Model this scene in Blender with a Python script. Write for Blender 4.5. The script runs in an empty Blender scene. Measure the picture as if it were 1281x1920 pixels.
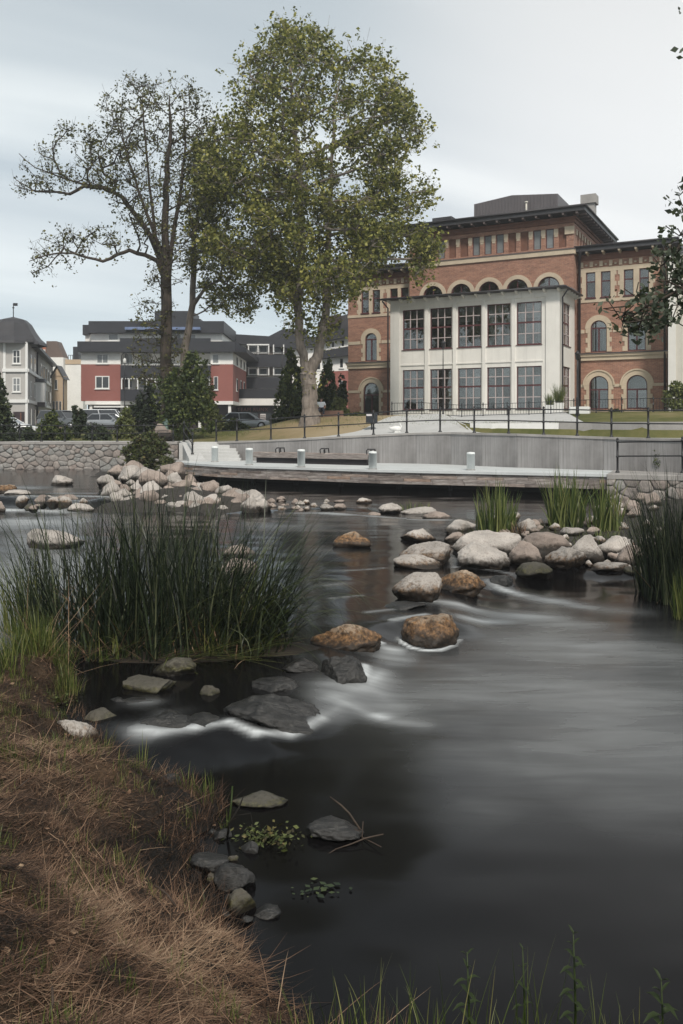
import bpy, math, random
import numpy as np
from mathutils import Vector, noise as mnoise

R = math.radians
PI = math.pi
random.seed(7)
rng = np.random.default_rng(7)
S = bpy.context.scene
COL = S.collection

# ------------------------------------------------------------------ camera, sky, sun, exposure
FOC, CU, HV = 1600.0, 640.5, 798.0          # focal length in photo pixels, centre column, horizon row
cam_d = bpy.data.cameras.new('camera')
cam = bpy.data.objects.new('camera', cam_d)
COL.objects.link(cam)
cam.location = (0, 0, 0)
cam.rotation_euler = (R(90), 0, 0)
cam_d.sensor_fit = 'VERTICAL'
cam_d.sensor_height = 36
cam_d.lens = FOC / 1920 * 36
cam_d.shift_y = -(960 - HV) / 1920
cam_d.clip_start = 0.1
cam_d.clip_end = 2000
S.camera = cam

SUN_EL, SUN_AZ = 46, 168     # azimuth clockwise from +Y (view direction)
world = bpy.data.worlds.new('World')
S.world = world
world.use_nodes = True
wn, wl = world.node_tree.nodes, world.node_tree.links
wn.clear()
def wnode(t, **k):
    n = wn.new(t)
    for a, b in k.items():
        setattr(n, a, b)
    return n
w_out = wnode('ShaderNodeOutputWorld')
w_bg = wnode('ShaderNodeBackground')
w_bg.inputs['Strength'].default_value = 0.1
sky = wnode('ShaderNodeTexSky', sky_type='NISHITA', sun_disc=False)
sky.sun_elevation = R(SUN_EL)
sky.sun_rotation = R(SUN_AZ)
tc = wnode('ShaderNodeTexCoord')
sep = wnode('ShaderNodeSeparateXYZ')
wl.new(tc.outputs['Generated'], sep.inputs[0])
def wmath(op, a, b=None):
    n = wnode('ShaderNodeMath', operation=op)
    for i, x in enumerate((a, b)):
        if x is None:
            continue
        if isinstance(x, (int, float)):
            n.inputs[i].default_value = x
        else:
            wl.new(x, n.inputs[i])
    return n.outputs[0]
zc = wmath('MAXIMUM', sep.outputs['Z'], 0.0)
zd = wmath('ADD', zc, 0.22)
px_ = wmath('DIVIDE', sep.outputs['X'], zd)
py_ = wmath('DIVIDE', sep.outputs['Y'], zd)
# long streaks: rotate the cloud plane and stretch it along the wind
com = wnode('ShaderNodeCombineXYZ')
ca, sa = math.cos(R(28)), math.sin(R(28))
ua = wmath('ADD', wmath('MULTIPLY', px_, ca), wmath('MULTIPLY', py_, sa))
va = wmath('SUBTRACT', wmath('MULTIPLY', py_, ca), wmath('MULTIPLY', px_, sa))
wl.new(wmath('ADD', wmath('MULTIPLY', ua, 0.30), 4.3), com.inputs[0])
wl.new(wmath('MULTIPLY', va, 1.35), com.inputs[1])
n1 = wnode('ShaderNodeTexNoise')
n1.inputs['Scale'].default_value = 1.15
n1.inputs['Detail'].default_value = 4.5
n1.inputs['Roughness'].default_value = 0.45
n1.inputs['Distortion'].default_value = 0.5
wl.new(com.outputs[0], n1.inputs['Vector'])
cr = wnode('ShaderNodeValToRGB')
cr.color_ramp.elements[0].position = 0.38
cr.color_ramp.elements[0].color = (5.5, 6.25, 6.75, 1)
cr.color_ramp.elements[1].position = 0.64
cr.color_ramp.elements[1].color = (9.2, 9.75, 9.8, 1)
wl.new(n1.outputs[0], cr.inputs[0])
# paler towards the horizon
mr = wnode('ShaderNodeMapRange')
mr.inputs['From Min'].default_value = 0.0
mr.inputs['From Max'].default_value = 0.17
wl.new(sep.outputs['Z'], mr.inputs['Value'])
hz = wnode('ShaderNodeMixRGB')
hz.inputs[1].default_value = (7.5, 8.6, 8.95, 1)
wl.new(mr.outputs[0], hz.inputs[0])
wl.new(cr.outputs[0], hz.inputs[2])
# the overcast thins towards the zenith
mz = wnode('ShaderNodeMapRange')
mz.inputs['From Min'].default_value = 0.28
mz.inputs['From Max'].default_value = 0.8
mz.inputs['To Min'].default_value = 1.0
mz.inputs['To Max'].default_value = 0.55
wl.new(sep.outputs['Z'], mz.inputs['Value'])
hv = wnode('ShaderNodeMixRGB', blend_type='MULTIPLY')
hv.inputs[0].default_value = 1
# thin bright patch of cloud high on the right
gd = wnode('ShaderNodeVectorMath', operation='DOT_PRODUCT')
wl.new(tc.outputs['Generated'], gd.inputs[0])
gd.inputs[1].default_value = Vector((0.40, 0.84, 0.36)).normalized()
gm = wnode('ShaderNodeMapRange', interpolation_type='SMOOTHSTEP')
gm.inputs['From Min'].default_value = 0.90
gm.inputs['From Max'].default_value = 1.0
gm.inputs['To Max'].default_value = 0.8
wl.new(gd.outputs['Value'], gm.inputs['Value'])
gx_ = wnode('ShaderNodeMixRGB')
gx_.inputs[2].default_value = (9.6, 9.6, 9.5, 1)
wl.new(gm.outputs[0], gx_.inputs[0])
wl.new(hz.outputs[0], gx_.inputs[1])
wl.new(gx_.outputs[0], hv.inputs[1])
wl.new(mz.outputs[0], hv.inputs[2])
mixs = wnode('ShaderNodeMixRGB')
mixs.inputs[0].default_value = 0.93
wl.new(sky.outputs[0], mixs.inputs[1])
wl.new(hv.outputs[0], mixs.inputs[2])
wl.new(mixs.outputs[0], w_bg.inputs['Color'])
wl.new(w_bg.outputs[0], w_out.inputs[0])

sun_d = bpy.data.lights.new('sun', 'SUN')
sun_d.energy = 3.1
sun_d.angle = R(9)
sun_d.color = (1.0, 0.93, 0.84)
sun = bpy.data.objects.new('sun', sun_d)
COL.objects.link(sun)
sd = Vector((math.sin(R(SUN_AZ)) * math.cos(R(SUN_EL)), math.cos(R(SUN_AZ)) * math.cos(R(SUN_EL)), math.sin(R(SUN_EL))))
sun.rotation_euler = sd.to_track_quat('Z', 'Y').to_euler()

S.view_settings.view_transform = 'Standard'
S.view_settings.look = 'None'
S.view_settings.exposure = 0.14
S.view_settings.gamma = 1
S.view_settings.use_curve_mapping = False

# ------------------------------------------------------------------ materials
def srgb(r, g, b):
    f = lambda c: (c / 255 / 12.92) if c <= 10 else ((c / 255 + 0.055) / 1.055) ** 2.4
    return (f(r), f(g), f(b))
class NT:
    def __init__(s, name):
        s.m = bpy.data.materials.new(name)
        s.m.use_nodes = True
        s.n, s.l = s.m.node_tree.nodes, s.m.node_tree.links
        s.b = s.n['Principled BSDF']
        s._pos = None
    def node(s, t, **k):
        n = s.n.new(t)
        for a, b in k.items():
            setattr(n, a, b)
        return n
    def put(s, sock, x):
        if x is None:
            return
        if isinstance(x, (int, float)):
            sock.default_value = x
        elif isinstance(x, (tuple, list)):
            sock.default_value = tuple(x) + ((1,) if len(x) == 3 and len(sock.default_value) == 4 else ())
        else:
            s.l.new(x, sock)
    def coord(s, kind='Object'):
        return s.node('ShaderNodeTexCoord').outputs[kind]
    def pos(s):
        return s.node('ShaderNodeNewGeometry').outputs['Position']
    def scale(s, v, sc):
        n = s.node('ShaderNodeMapping')
        s.l.new(v, n.inputs[0])
        n.inputs['Scale'].default_value = sc
        return n.outputs[0]
    def noise(s, v, scale, detail=3, rough=0.55, dist=0):
        n = s.node('ShaderNodeTexNoise')
        s.l.new(v, n.inputs['Vector'])
        n.inputs['Scale'].default_value = scale
        n.inputs['Detail'].default_value = detail
        n.inputs['Roughness'].default_value = rough
        n.inputs['Distortion'].default_value = dist
        return n.outputs[0]
    def ramp(s, f, stops):
        n = s.node('ShaderNodeValToRGB')
        e = n.color_ramp.elements
        while len(e) < len(stops):
            e.new(0.5)
        for i, (p, c) in enumerate(stops):
            e[i].position = p
            e[i].color = (c, c, c, 1) if isinstance(c, (int, float)) else tuple(c) + (1,)
        s.l.new(f, n.inputs[0])
        return n.outputs[0]
    def mix(s, f, a, b, mode='MIX'):
        n = s.node('ShaderNodeMixRGB', blend_type=mode)
        s.put(n.inputs[0], f)
        s.put(n.inputs[1], a)
        s.put(n.inputs[2], b)
        return n.outputs[0]
    def math(s, op, a, b=None):
        n = s.node('ShaderNodeMath', operation=op)
        s.put(n.inputs[0], a)
        s.put(n.inputs[1], b)
        return n.outputs[0]
    def attr(s, name):
        return s.node('ShaderNodeAttribute', attribute_name=name).outputs['Fac']
    def rand(s):
        return s.node('ShaderNodeObjectInfo').outputs['Random']
    def bump(s, h, strength=0.4, dist=0.02):
        n = s.node('ShaderNodeBump')
        n.inputs['Strength'].default_value = strength
        n.inputs['Distance'].default_value = dist
        s.l.new(h, n.inputs['Height'])
        s.l.new(n.outputs[0], s.b.inputs['Normal'])
    def fin(s, col=None, rough=None, metal=None, spec=None):
        s.put(s.b.inputs['Base Color'], col)
        s.put(s.b.inputs['Roughness'], rough)
        s.put(s.b.inputs['Metallic'], metal)
        s.put(s.b.inputs['Specular IOR Level'], spec)
        return s.m
def mul(c, k):
    return tuple(x * k for x in c)
def simple(name, c, rough=0.7, var=0.18, scale=1.5, bump=0.0, bscale=20, rnd=0.0, metal=0.0, spec=0.4):
    """colour with blotchy wear at two scales, optional fine relief and a per-object shift"""
    t = NT(name)
    v = t.coord()
    a = t.noise(v, scale, 4)
    b = t.noise(v, scale * 9, 3)
    f = t.math('ADD', t.math('MULTIPLY', a, 0.65), t.math('MULTIPLY', b, 0.35))
    col = t.ramp(f, [(0.3, mul(c, 1 - var)), (0.7, mul(c, 1 + var))])
    if rnd:
        k = t.ramp(t.rand(), [(0, 1 - rnd), (1, 1 + rnd)])
        col = t.mix(1, col, k, 'MULTIPLY')
    if bump:
        t.bump(t.noise(v, bscale, 4), bump, 0.02)
    return t.fin(col, rough, metal, spec)

M = {}
def mat_brick(name, c1, c2, mortar):
    t = NT(name)
    sp = t.node('ShaderNodeSeparateXYZ')
    t.l.new(t.coord(), sp.inputs[0])
    cb = t.node('ShaderNodeCombineXYZ')
    t.put(cb.inputs[0], t.math('ADD', sp.outputs[0], sp.outputs[1]))
    t.l.new(sp.outputs[2], cb.inputs[1])
    bt = t.node('ShaderNodeTexBrick')
    t.l.new(cb.outputs[0], bt.inputs['Vector'])
    bt.inputs['Scale'].default_value = 1
    bt.inputs['Brick Width'].default_value = 0.27
    bt.inputs['Row Height'].default_value = 0.085
    bt.inputs['Mortar Size'].default_value = 0.008
    bt.inputs['Color1'].default_value = c1 + (1,)
    bt.inputs['Color2'].default_value = c2 + (1,)
    bt.inputs['Mortar'].default_value = mortar + (1,)
    n = t.noise(t.scale(cb.outputs[0], (1, 3.5, 1)), 1.1, 5, 0.65)
    k = t.ramp(n, [(0.3, 0.74), (0.72, 1.22)])
    n2 = t.noise(cb.outputs[0], 7, 3)
    k2 = t.ramp(n2, [(0.3, 0.85), (0.7, 1.15)])
    col = t.mix(1, t.mix(1, bt.outputs[0], k, 'MULTIPLY'), k2, 'MULTIPLY')
    t.bump(t.math('SUBTRACT', 1.0, bt.outputs['Fac']), 0.5, 0.01)
    return t.fin(col, 0.85)
M['brick'] = mat_brick('red_brick', (0.35, 0.175, 0.115), (0.27, 0.13, 0.088), (0.34, 0.26, 0.21))
M['brick_side'] = M['brick']
M['cream'] = simple('cream_stone', (0.50, 0.415, 0.31), 0.8, 0.16, 1.2, 0.25, 30)
def mat_render(name, c):
    t = NT(name); v = t.coord()
    a = t.noise(v, 0.5, 5, 0.6)
    dr = t.noise(t.scale(v, (2.6, 2.6, 0.16)), 1.3, 5, 0.7)
    col = t.ramp(a, [(0.3, mul(c, 0.90)), (0.7, mul(c, 1.05))])
    col = t.mix(t.ramp(dr, [(0.52, 0.0), (0.74, 0.34)]), col, mul(c, 0.62))
    t.bump(t.noise(v, 60, 3), 0.1, 0.02)
    return t.fin(col, 0.85)
M['render'] = mat_render('white_render', (0.72, 0.70, 0.655))
M['render_pale'] = simple('pale_render', (0.56, 0.53, 0.47), 0.85, 0.08, 0.5, 0.1, 60)
M['roof'] = simple('dark_sheet_roof', (0.042, 0.041, 0.045), 0.5, 0.3, 1.2)
M['soffit'] = simple('painted_soffit', (0.12, 0.095, 0.09), 0.7, 0.2, 1)
M['penthouse'] = simple('ribbed_metal_cladding', (0.11, 0.10, 0.105), 0.55, 0.2, 0.8)
M['maroon'] = simple('maroon_window_paint', (0.085, 0.028, 0.030), 0.5, 0.15, 3)
M['muntin'] = simple('pale_muntin_paint', (0.42, 0.36, 0.35), 0.6, 0.1, 3)
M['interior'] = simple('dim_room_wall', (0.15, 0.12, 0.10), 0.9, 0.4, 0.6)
M['curtain'] = simple('curtain_fabric', (0.30, 0.265, 0.235), 0.9, 0.12, 0.6)
M['wood_trim'] = simple('brown_recess_panel', (0.16, 0.075, 0.05), 0.8, 0.25, 3)
M['iron'] = simple('black_iron_paint', (0.018, 0.018, 0.02), 0.45, 0.3, 8)
M['pipe'] = simple('dark_downpipe', (0.03, 0.027, 0.03), 0.5, 0.2, 5)
def mat_glass():
    t = NT('window_glass')
    t.n.remove(t.b)
    out = t.n['Material Output']
    g = t.node('ShaderNodeBsdfGlossy')
    g.inputs['Roughness'].default_value = 0.03
    g.inputs['Color'].default_value = (0.95, 0.94, 0.93, 1)
    tr = t.node('ShaderNodeBsdfTransparent')
    tr.inputs['Color'].default_value = (0.80, 0.84, 0.84, 1)
    fr = t.node('ShaderNodeFresnel')
    fr.inputs['IOR'].default_value = 1.6
    ad = t.math('ADD', fr.outputs[0], t.ramp(t.rand(), [(0, 0.02), (1, 0.10)]))
    mx = t.node('ShaderNodeMixShader')
    t.l.new(ad, mx.inputs[0])
    t.l.new(tr.outputs[0], mx.inputs[1])
    t.l.new(g.outputs[0], mx.inputs[2])
    t.l.new(mx.outputs[0], out.inputs[0])
    return t.m
M['glass'] = mat_glass()
M['darkglass'] = simple('dark_opaque_glass', (0.028, 0.03, 0.034), 0.08, 0.3, 0.6, spec=0.7)
M['paleglass'] = simple('blind_behind_glass', (0.20, 0.21, 0.215), 0.15, 0.25, 0.9, spec=0.6)
M['red_stucco'] = simple('red_stucco', (0.27, 0.105, 0.088), 0.85, 0.10, 0.5, 0.1, 40)
M['white_stucco'] = simple('white_stucco', (0.76, 0.75, 0.72), 0.85, 0.10, 0.5)
M['cladding'] = simple('black_cladding', (0.026, 0.027, 0.033), 0.5, 0.25, 0.8)
M['white_frame'] = simple('white_frame_paint', (0.72, 0.72, 0.70), 0.5, 0.05, 2)
M['grey_house'] = simple('grey_house_render', (0.42, 0.405, 0.385), 0.85, 0.08, 0.6)
M['beige_house'] = simple('beige_house_render', (0.47, 0.36, 0.25), 0.85, 0.1, 0.6)
M['tile_roof'] = simple('red_tile_roof', (0.30, 0.10, 0.05), 0.8, 0.2, 3)
M['brown_gable'] = simple('brown_gable_sheet', (0.12, 0.085, 0.07), 0.7, 0.15, 1)
M['awning'] = simple('blue_awning_cloth', (0.15, 0.2, 0.33), 0.8, 0.2, 2)
M['shopdark'] = simple('dark_shop_front', (0.035, 0.022, 0.024), 0.4, 0.35, 0.5)
M['sign_red'] = simple('faded_red_lettering', (0.34, 0.13, 0.12), 0.6, 0.15, 3)
M['paper'] = simple('white_notice', (0.55, 0.52, 0.52), 0.7, 0.15, 3)
def mat_concrete():
    t = NT('board_marked_concrete')
    v = t.coord()
    st = t.noise(t.scale(v, (3.2, 3.2, 0.28)), 1.0, 5, 0.65)
    bl = t.noise(v, 0.45, 4)
    f = t.math('ADD', t.math('MULTIPLY', st, 0.32), t.math('MULTIPLY', bl, 0.68))
    col = t.ramp(f, [(0.34, (0.12, 0.115, 0.112)), (0.5, (0.20, 0.192, 0.188)), (0.66, (0.30, 0.29, 0.285))])
    fine = t.noise(t.scale(v, (11, 11, 0.3)), 1.0, 4, 0.7)
    col = t.mix(1, col, t.ramp(fine, [(0.3, 0.86), (0.7, 1.13)]), 'MULTIPLY')
    drip = t.noise(t.scale(v, (2.2, 2.2, 0.12)), 1.4, 3, 0.6)
    col = t.mix(t.ramp(drip, [(0.58, 0.0), (0.72, 0.5)]), col, (0.085, 0.08, 0.078))
    k = t.ramp(t.rand(), [(0, 0.96), (1, 1.04)])
    col = t.mix(1, col, k, 'MULTIPLY')
    t.bump(st, 0.15, 0.02)
    return t.fin(col, 0.85)
M['concrete'] = mat_concrete()
M['coping'] = simple('coping_concrete', (0.30, 0.285, 0.27), 0.85, 0.2, 1.5, 0.2, 40, rnd=0.08)
M['path'] = simple('pale_path_slabs', (0.47, 0.47, 0.46), 0.85, 0.1, 0.6, 0.1, 30, rnd=0.04)
M['deck'] = simple('silvered_deck_boards', (0.50, 0.52, 0.52), 0.7, 0.12, 1.2, 0.2, 20, rnd=0.06)
def mat_plank():
    t = NT('weathered_plank')
    v = t.coord()
    g = t.noise(t.scale(v, (1.2, 1.2, 14)), 1.6, 5, 0.65)
    col = t.ramp(g, [(0.3, (0.10, 0.085, 0.075)), (0.5, (0.24, 0.21, 0.195)), (0.7, (0.40, 0.37, 0.345))])
    k = t.ramp(t.rand(), [(0, (0.62, 0.58, 0.56)), (0.35, (0.95, 0.95, 0.95)), (0.7, (1.15, 1.14, 1.13)), (1, (1.15, 0.86, 0.66))])
    t.bump(g, 0.5, 0.01)
    return t.fin(t.mix(1, col, k, 'MULTIPLY'), 0.85)
M['plank'] = mat_plank()
M['bollard'] = simple('white_bollard_enamel', (0.74, 0.77, 0.76), 0.45, 0.08, 2)
M['dark_under'] = simple('shaded_underside', (0.022, 0.02, 0.023), 0.9, 0.2, 1)  # shade of the unlit void under the deck is put into this near-black
def mat_wallstone():
    t = NT('wall_stone')
    v = t.pos()
    a = t.noise(v, 2.2, 5, 0.65)
    b = t.noise(v, 14, 4, 0.6)
    base = t.ramp(t.rand(), [(0, (0.23, 0.205, 0.19)), (0.22, (0.30, 0.28, 0.26)), (0.45, (0.27, 0.225, 0.20)), (0.65, (0.25, 0.25, 0.24)), (0.85, (0.32, 0.29, 0.265)), (1, (0.20, 0.175, 0.16))])
    k = t.ramp(t.math('ADD', t.math('MULTIPLY', a, 0.5), t.math('MULTIPLY', b, 0.5)), [(0.35, 0.6), (0.65, 1.3)])
    t.bump(b, 0.6, 0.03)
    return t.fin(t.mix(1, base, k, 'MULTIPLY'), 0.85)
M['wallstone'] = mat_wallstone()
M['mortar'] = simple('wall_mortar', (0.21, 0.19, 0.175), 0.9, 0.25, 3, 0.3, 30)
def mat_rock(name, dry, dark, algae, amt, wet=0.9):
    """granite: speckled stone, lichen patches, and a stained belt round its foot"""
    t = NT(name)
    o = t.coord()
    p = t.pos()
    a = t.noise(p, 2.6, 5, 0.6)
    s = t.noise(p, 38, 3, 0.7)
    m = t.noise(p, 9, 5, 0.7)
    col = t.ramp(a, [(0.3, mul(dry, 0.72)), (0.55, dry), (0.75, mul(dry, 1.25))])
    col = t.mix(t.ramp(s, [(0.52, 0.0), (0.66, 0.55)]), col, dark)
    col = t.mix(t.ramp(m, [(0.56, 0.0), (0.68, 0.6)]), col, mul(dark, 1.6))
    g = t.node('ShaderNodeSeparateXYZ')
    t.l.new(t.coord('Generated'), g.inputs[0])
    h = t.math('ADD', g.outputs[2], t.math('MULTIPLY', t.math('SUBTRACT', m, 0.5), 0.9))
    belt = t.ramp(h, [(max(0.0, amt - 0.12), 1.0), (min(1.0, amt + 0.10), 0.0)])
    al = t.ramp(t.noise(p, 16, 4, 0.75), [(0.36, mul(algae, 0.22)), (0.5, algae), (0.62, mul(algae, 2.4))])
    col = t.mix(belt, col, al)
    foot = t.ramp(t.math('ADD', g.outputs[2], t.math('MULTIPLY', t.math('SUBTRACT', m, 0.5), 0.35)), [(0.50, 1.0), (0.66, 0.0)])
    col = t.mix(t.math('MULTIPLY', foot, wet), col, (0.012, 0.010, 0.008))
    k = t.ramp(t.rand(), [(0, 0.82), (1, 1.15)])
    col = t.mix(1, col, k, 'MULTIPLY')
    t.bump(t.math('ADD', t.math('MULTIPLY', m, 0.6), t.math('MULTIPLY', s, 0.25)), 0.7, 0.035)
    return t.fin(col, t.ramp(belt, [(0, 0.85), (1, 0.6)]), 0, 0.4)
M['rock_pale'] = mat_rock('pale_granite', (0.42, 0.385, 0.35), (0.13, 0.105, 0.09), (0.11, 0.075, 0.045), 0.50)
M['rock_pink'] = mat_rock('pinkish_granite', (0.31, 0.255, 0.22), (0.10, 0.075, 0.06), (0.09, 0.065, 0.04), 0.52)
M['rock_brown'] = mat_rock('algae_brown_boulder', (0.34, 0.27, 0.20), (0.07, 0.045, 0.025), (0.105, 0.058, 0.026), 0.95)
M['rock_half'] = mat_rock('boulder_half_stained', (0.42, 0.385, 0.35), (0.08, 0.06, 0.04), (0.10, 0.058, 0.028), 0.68)
M['rock_moss'] = mat_rock('mossy_stone', (0.085, 0.078, 0.062), (0.022, 0.02, 0.015), (0.045, 0.042, 0.016), 0.72, 0.9)
def mat_wetrock():
    t = NT('wet_dark_stone')
    p = t.pos()
    m = t.noise(p, 7, 5, 0.7)
    st = t.noise(t.scale(p, (3, 9, 9)), 3, 5, 0.7)
    col = t.ramp(t.math('ADD', t.math('MULTIPLY', m, 0.5), t.math('MULTIPLY', st, 0.5)), [(0.38, (0.008, 0.008, 0.008)), (0.55, (0.028, 0.027, 0.025)), (0.7, (0.085, 0.08, 0.072))])
    t.bump(st, 0.8, 0.03)
    return t.fin(col, 0.32, 0, 0.5)
M['rock_wet'] = mat_wetrock()
def mat_lawn():
    t = NT('lawn_grass')
    p = t.pos()
    big = t.noise(p, 0.16, 4)
    mid = t.noise(t.scale(p, (1, 0.6, 1)), 1.7, 5, 0.7)
    f = t.math('ADD', t.math('MULTIPLY', big, 0.7), t.math('MULTIPLY', mid, 0.3))
    sp = t.node('ShaderNodeSeparateXYZ')
    t.l.new(p, sp.inputs[0])
    # the mound round the big tree has dried out to straw
    d = t.node('ShaderNodeVectorMath', operation='DISTANCE')
    t.l.new(t.scale(p, (1, 0.9, 0)), d.inputs[0])
    d.inputs[1].default_value = (0.5, 46.0, 0)
    dry = t.ramp(t.math('MULTIPLY', d.outputs['Value'], 0.04), [(0.14, 0.33), (0.36, 0.0)])
    f2 = t.math('ADD', f, dry)
    col = t.ramp(f2, [(0.38, (0.055, 0.07, 0.02)), (0.55, (0.13, 0.125, 0.05)), (0.72, (0.25, 0.195, 0.11)), (0.9, (0.33, 0.265, 0.17))])
    t.bump(t.noise(p, 22, 4), 0.6, 0.05)
    return t.fin(col, 0.95, 0, 0.1)
M['lawn'] = mat_lawn()
M['street'] = simple('street_asphalt', (0.065, 0.063, 0.062), 0.9, 0.2, 0.5)
M['soil'] = simple('wet_soil', (0.022, 0.017, 0.012), 0.8, 0.5, 2, 0.6, 18)
M['gravel'] = simple('dark_gravel', (0.035, 0.03, 0.025), 0.85, 0.45, 5, 0.8, 30)
M['bed'] = simple('river_bed_mud', (0.02, 0.018, 0.015), 0.9, 0.3, 1)
def mat_bark(name, c):
    t = NT(name)
    p = t.pos()
    a = t.noise(t.scale(p, (3.2, 3.2, 0.55)), 2.2, 6, 0.7)
    b = t.noise(p, 0.9, 3)
    col = t.ramp(t.math('ADD', t.math('MULTIPLY', a, 0.7), t.math('MULTIPLY', b, 0.3)), [(0.33, mul(c, 0.4)), (0.5, c), (0.68, mul(c, 1.6))])
    t.bump(a, 1.0, 0.08)
    return t.fin(col, 0.9, 0, 0.2)
M['bark'] = mat_bark('grey_brown_bark', (0.20, 0.17, 0.145))
M['bark_dark'] = mat_bark('dark_bark', (0.065, 0.052, 0.042))
def mat_leaf(name, stops, rough=0.6, scale=0.45, trans=0.25, wv=0.5):
    """leaf: tint by slow clump noise plus a random value stored per leaf"""
    t = NT(name)
    n = t.noise(t.pos(), scale, 3)
    f = t.math('ADD', t.math('MULTIPLY', n, 1 - wv), t.math('MULTIPLY', t.attr('var'), wv))
    col = t.ramp(f, stops)
    t.fin(col, rough, 0, 0.3)
    if trans:
        tl = t.node('ShaderNodeBsdfTranslucent')
        t.l.new(t.mix(1, col, (1.1, 1.15, 0.6), 'MULTIPLY'), tl.inputs[0])
        mx = t.node('ShaderNodeMixShader')
        mx.inputs[0].default_value = trans
        t.l.new(t.b.outputs[0], mx.inputs[1])
        t.l.new(tl.outputs[0], mx.inputs[2])
        t.l.new(mx.outputs[0], t.n['Material Output'].inputs[0])
    return t.m
M['leaf_big'] = mat_leaf('lime_tree_leaf', [(0.27, (0.04, 0.05, 0.014)), (0.40, (0.11, 0.125, 0.032)), (0.54, (0.195, 0.205, 0.055)), (0.72, (0.37, 0.345, 0.10))])
M['leaf_dark'] = mat_leaf('dark_tree_leaf', [(0.3, (0.035, 0.04, 0.014)), (0.52, (0.08, 0.085, 0.025)), (0.75, (0.18, 0.165, 0.05))])
M['leaf_bush'] = mat_leaf('bush_leaf', [(0.3, (0.03, 0.045, 0.015)), (0.5, (0.06, 0.085, 0.025)), (0.75, (0.14, 0.16, 0.045))], scale=0.9)
M['leaf_light'] = mat_leaf('light_bush_leaf', [(0.3, (0.07, 0.085, 0.03)), (0.5, (0.12, 0.14, 0.045)), (0.75, (0.24, 0.25, 0.10))], scale=0.9)
M['leaf_conifer'] = mat_leaf('conifer_needle', [(0.3, (0.015, 0.024, 0.012)), (0.6, (0.035, 0.05, 0.02)), (0.8, (0.07, 0.085, 0.03))], trans=0.0)
M['leaf_vine'] = mat_leaf('vine_leaf', [(0.3, (0.05, 0.04, 0.02)), (0.5, (0.055, 0.075, 0.025)), (0.7, (0.12, 0.14, 0.045)), (0.85, (0.20, 0.12, 0.06))], scale=1.2)
M['leaf_near'] = mat_leaf('near_branch_leaf', [(0.3, (0.06, 0.075, 0.055)), (0.7, (0.12, 0.14, 0.10))], scale=2)
M['rush'] = mat_leaf('rush_blade', [(0.2, (0.008, 0.013, 0.008)), (0.5, (0.018, 0.027, 0.015)), (0.72, (0.042, 0.058, 0.028)), (0.93, (0.15, 0.16, 0.09))], 0.4, 1.2, 0.15, 0.75)
M['rush_light'] = mat_leaf('fresh_blade', [(0.2, (0.035, 0.055, 0.012)), (0.5, (0.09, 0.12, 0.03)), (0.8, (0.20, 0.21, 0.07)), (0.97, (0.30, 0.24, 0.11))], 0.45, 1.2, 0.25, 0.75)
M['iris'] = mat_leaf('iris_blade', [(0.2, (0.04, 0.065, 0.018)), (0.5, (0.10, 0.135, 0.04)), (0.8, (0.20, 0.22, 0.08)), (0.97, (0.34, 0.30, 0.12))], 0.45, 1.2, 0.25, 0.75)
M['straw'] = mat_leaf('dry_straw', [(0.25, (0.008, 0.006, 0.004)), (0.41, (0.04, 0.023, 0.014)), (0.56, (0.12, 0.068, 0.042)), (0.70, (0.24, 0.148, 0.094)), (0.92, (0.42, 0.31, 0.205))], 0.75, 1.6, 0.1, 0.6)
M['stick'] = simple('wet_stick_bark', (0.05, 0.033, 0.022), 0.6, 0.35, 9, 0.4, 60)
def mat_water():
    t = NT('flowing_water')
    p = t.pos()
    foam = t.attr('foam')  # also carries the sky sheen painted on the pool
    n = t.noise(t.scale(p, (0.55, 2.8, 1)), 1.5, 4, 0.55, 0.5)
    f = t.math('MULTIPLY', foam, t.ramp(n, [(0.28, 0.62), (0.68, 1.15)]))
    col = t.mix(f, (0.0045, 0.0042, 0.0045), (0.66, 0.69, 0.70))
    t.put(t.b.inputs['IOR'], 1.333)
    w = t.noise(t.scale(p, (0.5, 1.2, 1)), 1.1, 2, 0.4, 0.6)
    t.bump(w, 0.06, 0.10)
    return t.fin(col, t.ramp(f, [(0, 0.12), (0.5, 0.6)]), 0, 0.22)
M['water'] = mat_water()
M['car_white'] = simple('white_car_paint', (0.62, 0.64, 0.66), 0.25, 0.04, 1)
M['car_silver'] = simple('silver_car_paint', (0.36, 0.38, 0.40), 0.3, 0.05, 1, metal=0.3)
M['car_grey'] = simple('grey_car_paint', (0.16, 0.17, 0.18), 0.3, 0.06, 1, metal=0.3)
M['car_dark'] = simple('dark_car_paint', (0.025, 0.028, 0.032), 0.25, 0.06, 1)
M['tyre'] = simple('tyre_rubber', (0.02, 0.02, 0.02), 0.9, 0.2, 5)
M['rim'] = simple('wheel_rim_metal', (0.4, 0.4, 0.42), 0.35, 0.1, 5, metal=0.8)
M['lamp_glass'] = simple('lamp_lens', (0.6, 0.6, 0.58), 0.2, 0.05, 4)
M['skin'] = simple('skin', (0.38, 0.23, 0.17), 0.6, 0.06, 6)
M['shirt'] = simple('white_shirt_cloth', (0.75, 0.77, 0.80), 0.9, 0.06, 6)
M['trousers'] = simple('dark_trouser_cloth', (0.04, 0.045, 0.06), 0.9, 0.15, 6)
M['hair'] = simple('dark_hair', (0.05, 0.03, 0.02), 0.8, 0.2, 12)
M['bronze'] = simple('green_bronze', (0.09, 0.14, 0.12), 0.6, 0.35, 6, 0.4, 20)
M['white_paint'] = simple('white_paint', (0.72, 0.72, 0.70), 0.5, 0.06, 2)
M['bench_brick'] = simple('brown_low_wall', (0.20, 0.115, 0.085), 0.85, 0.2, 3, 0.3, 30)
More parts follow.
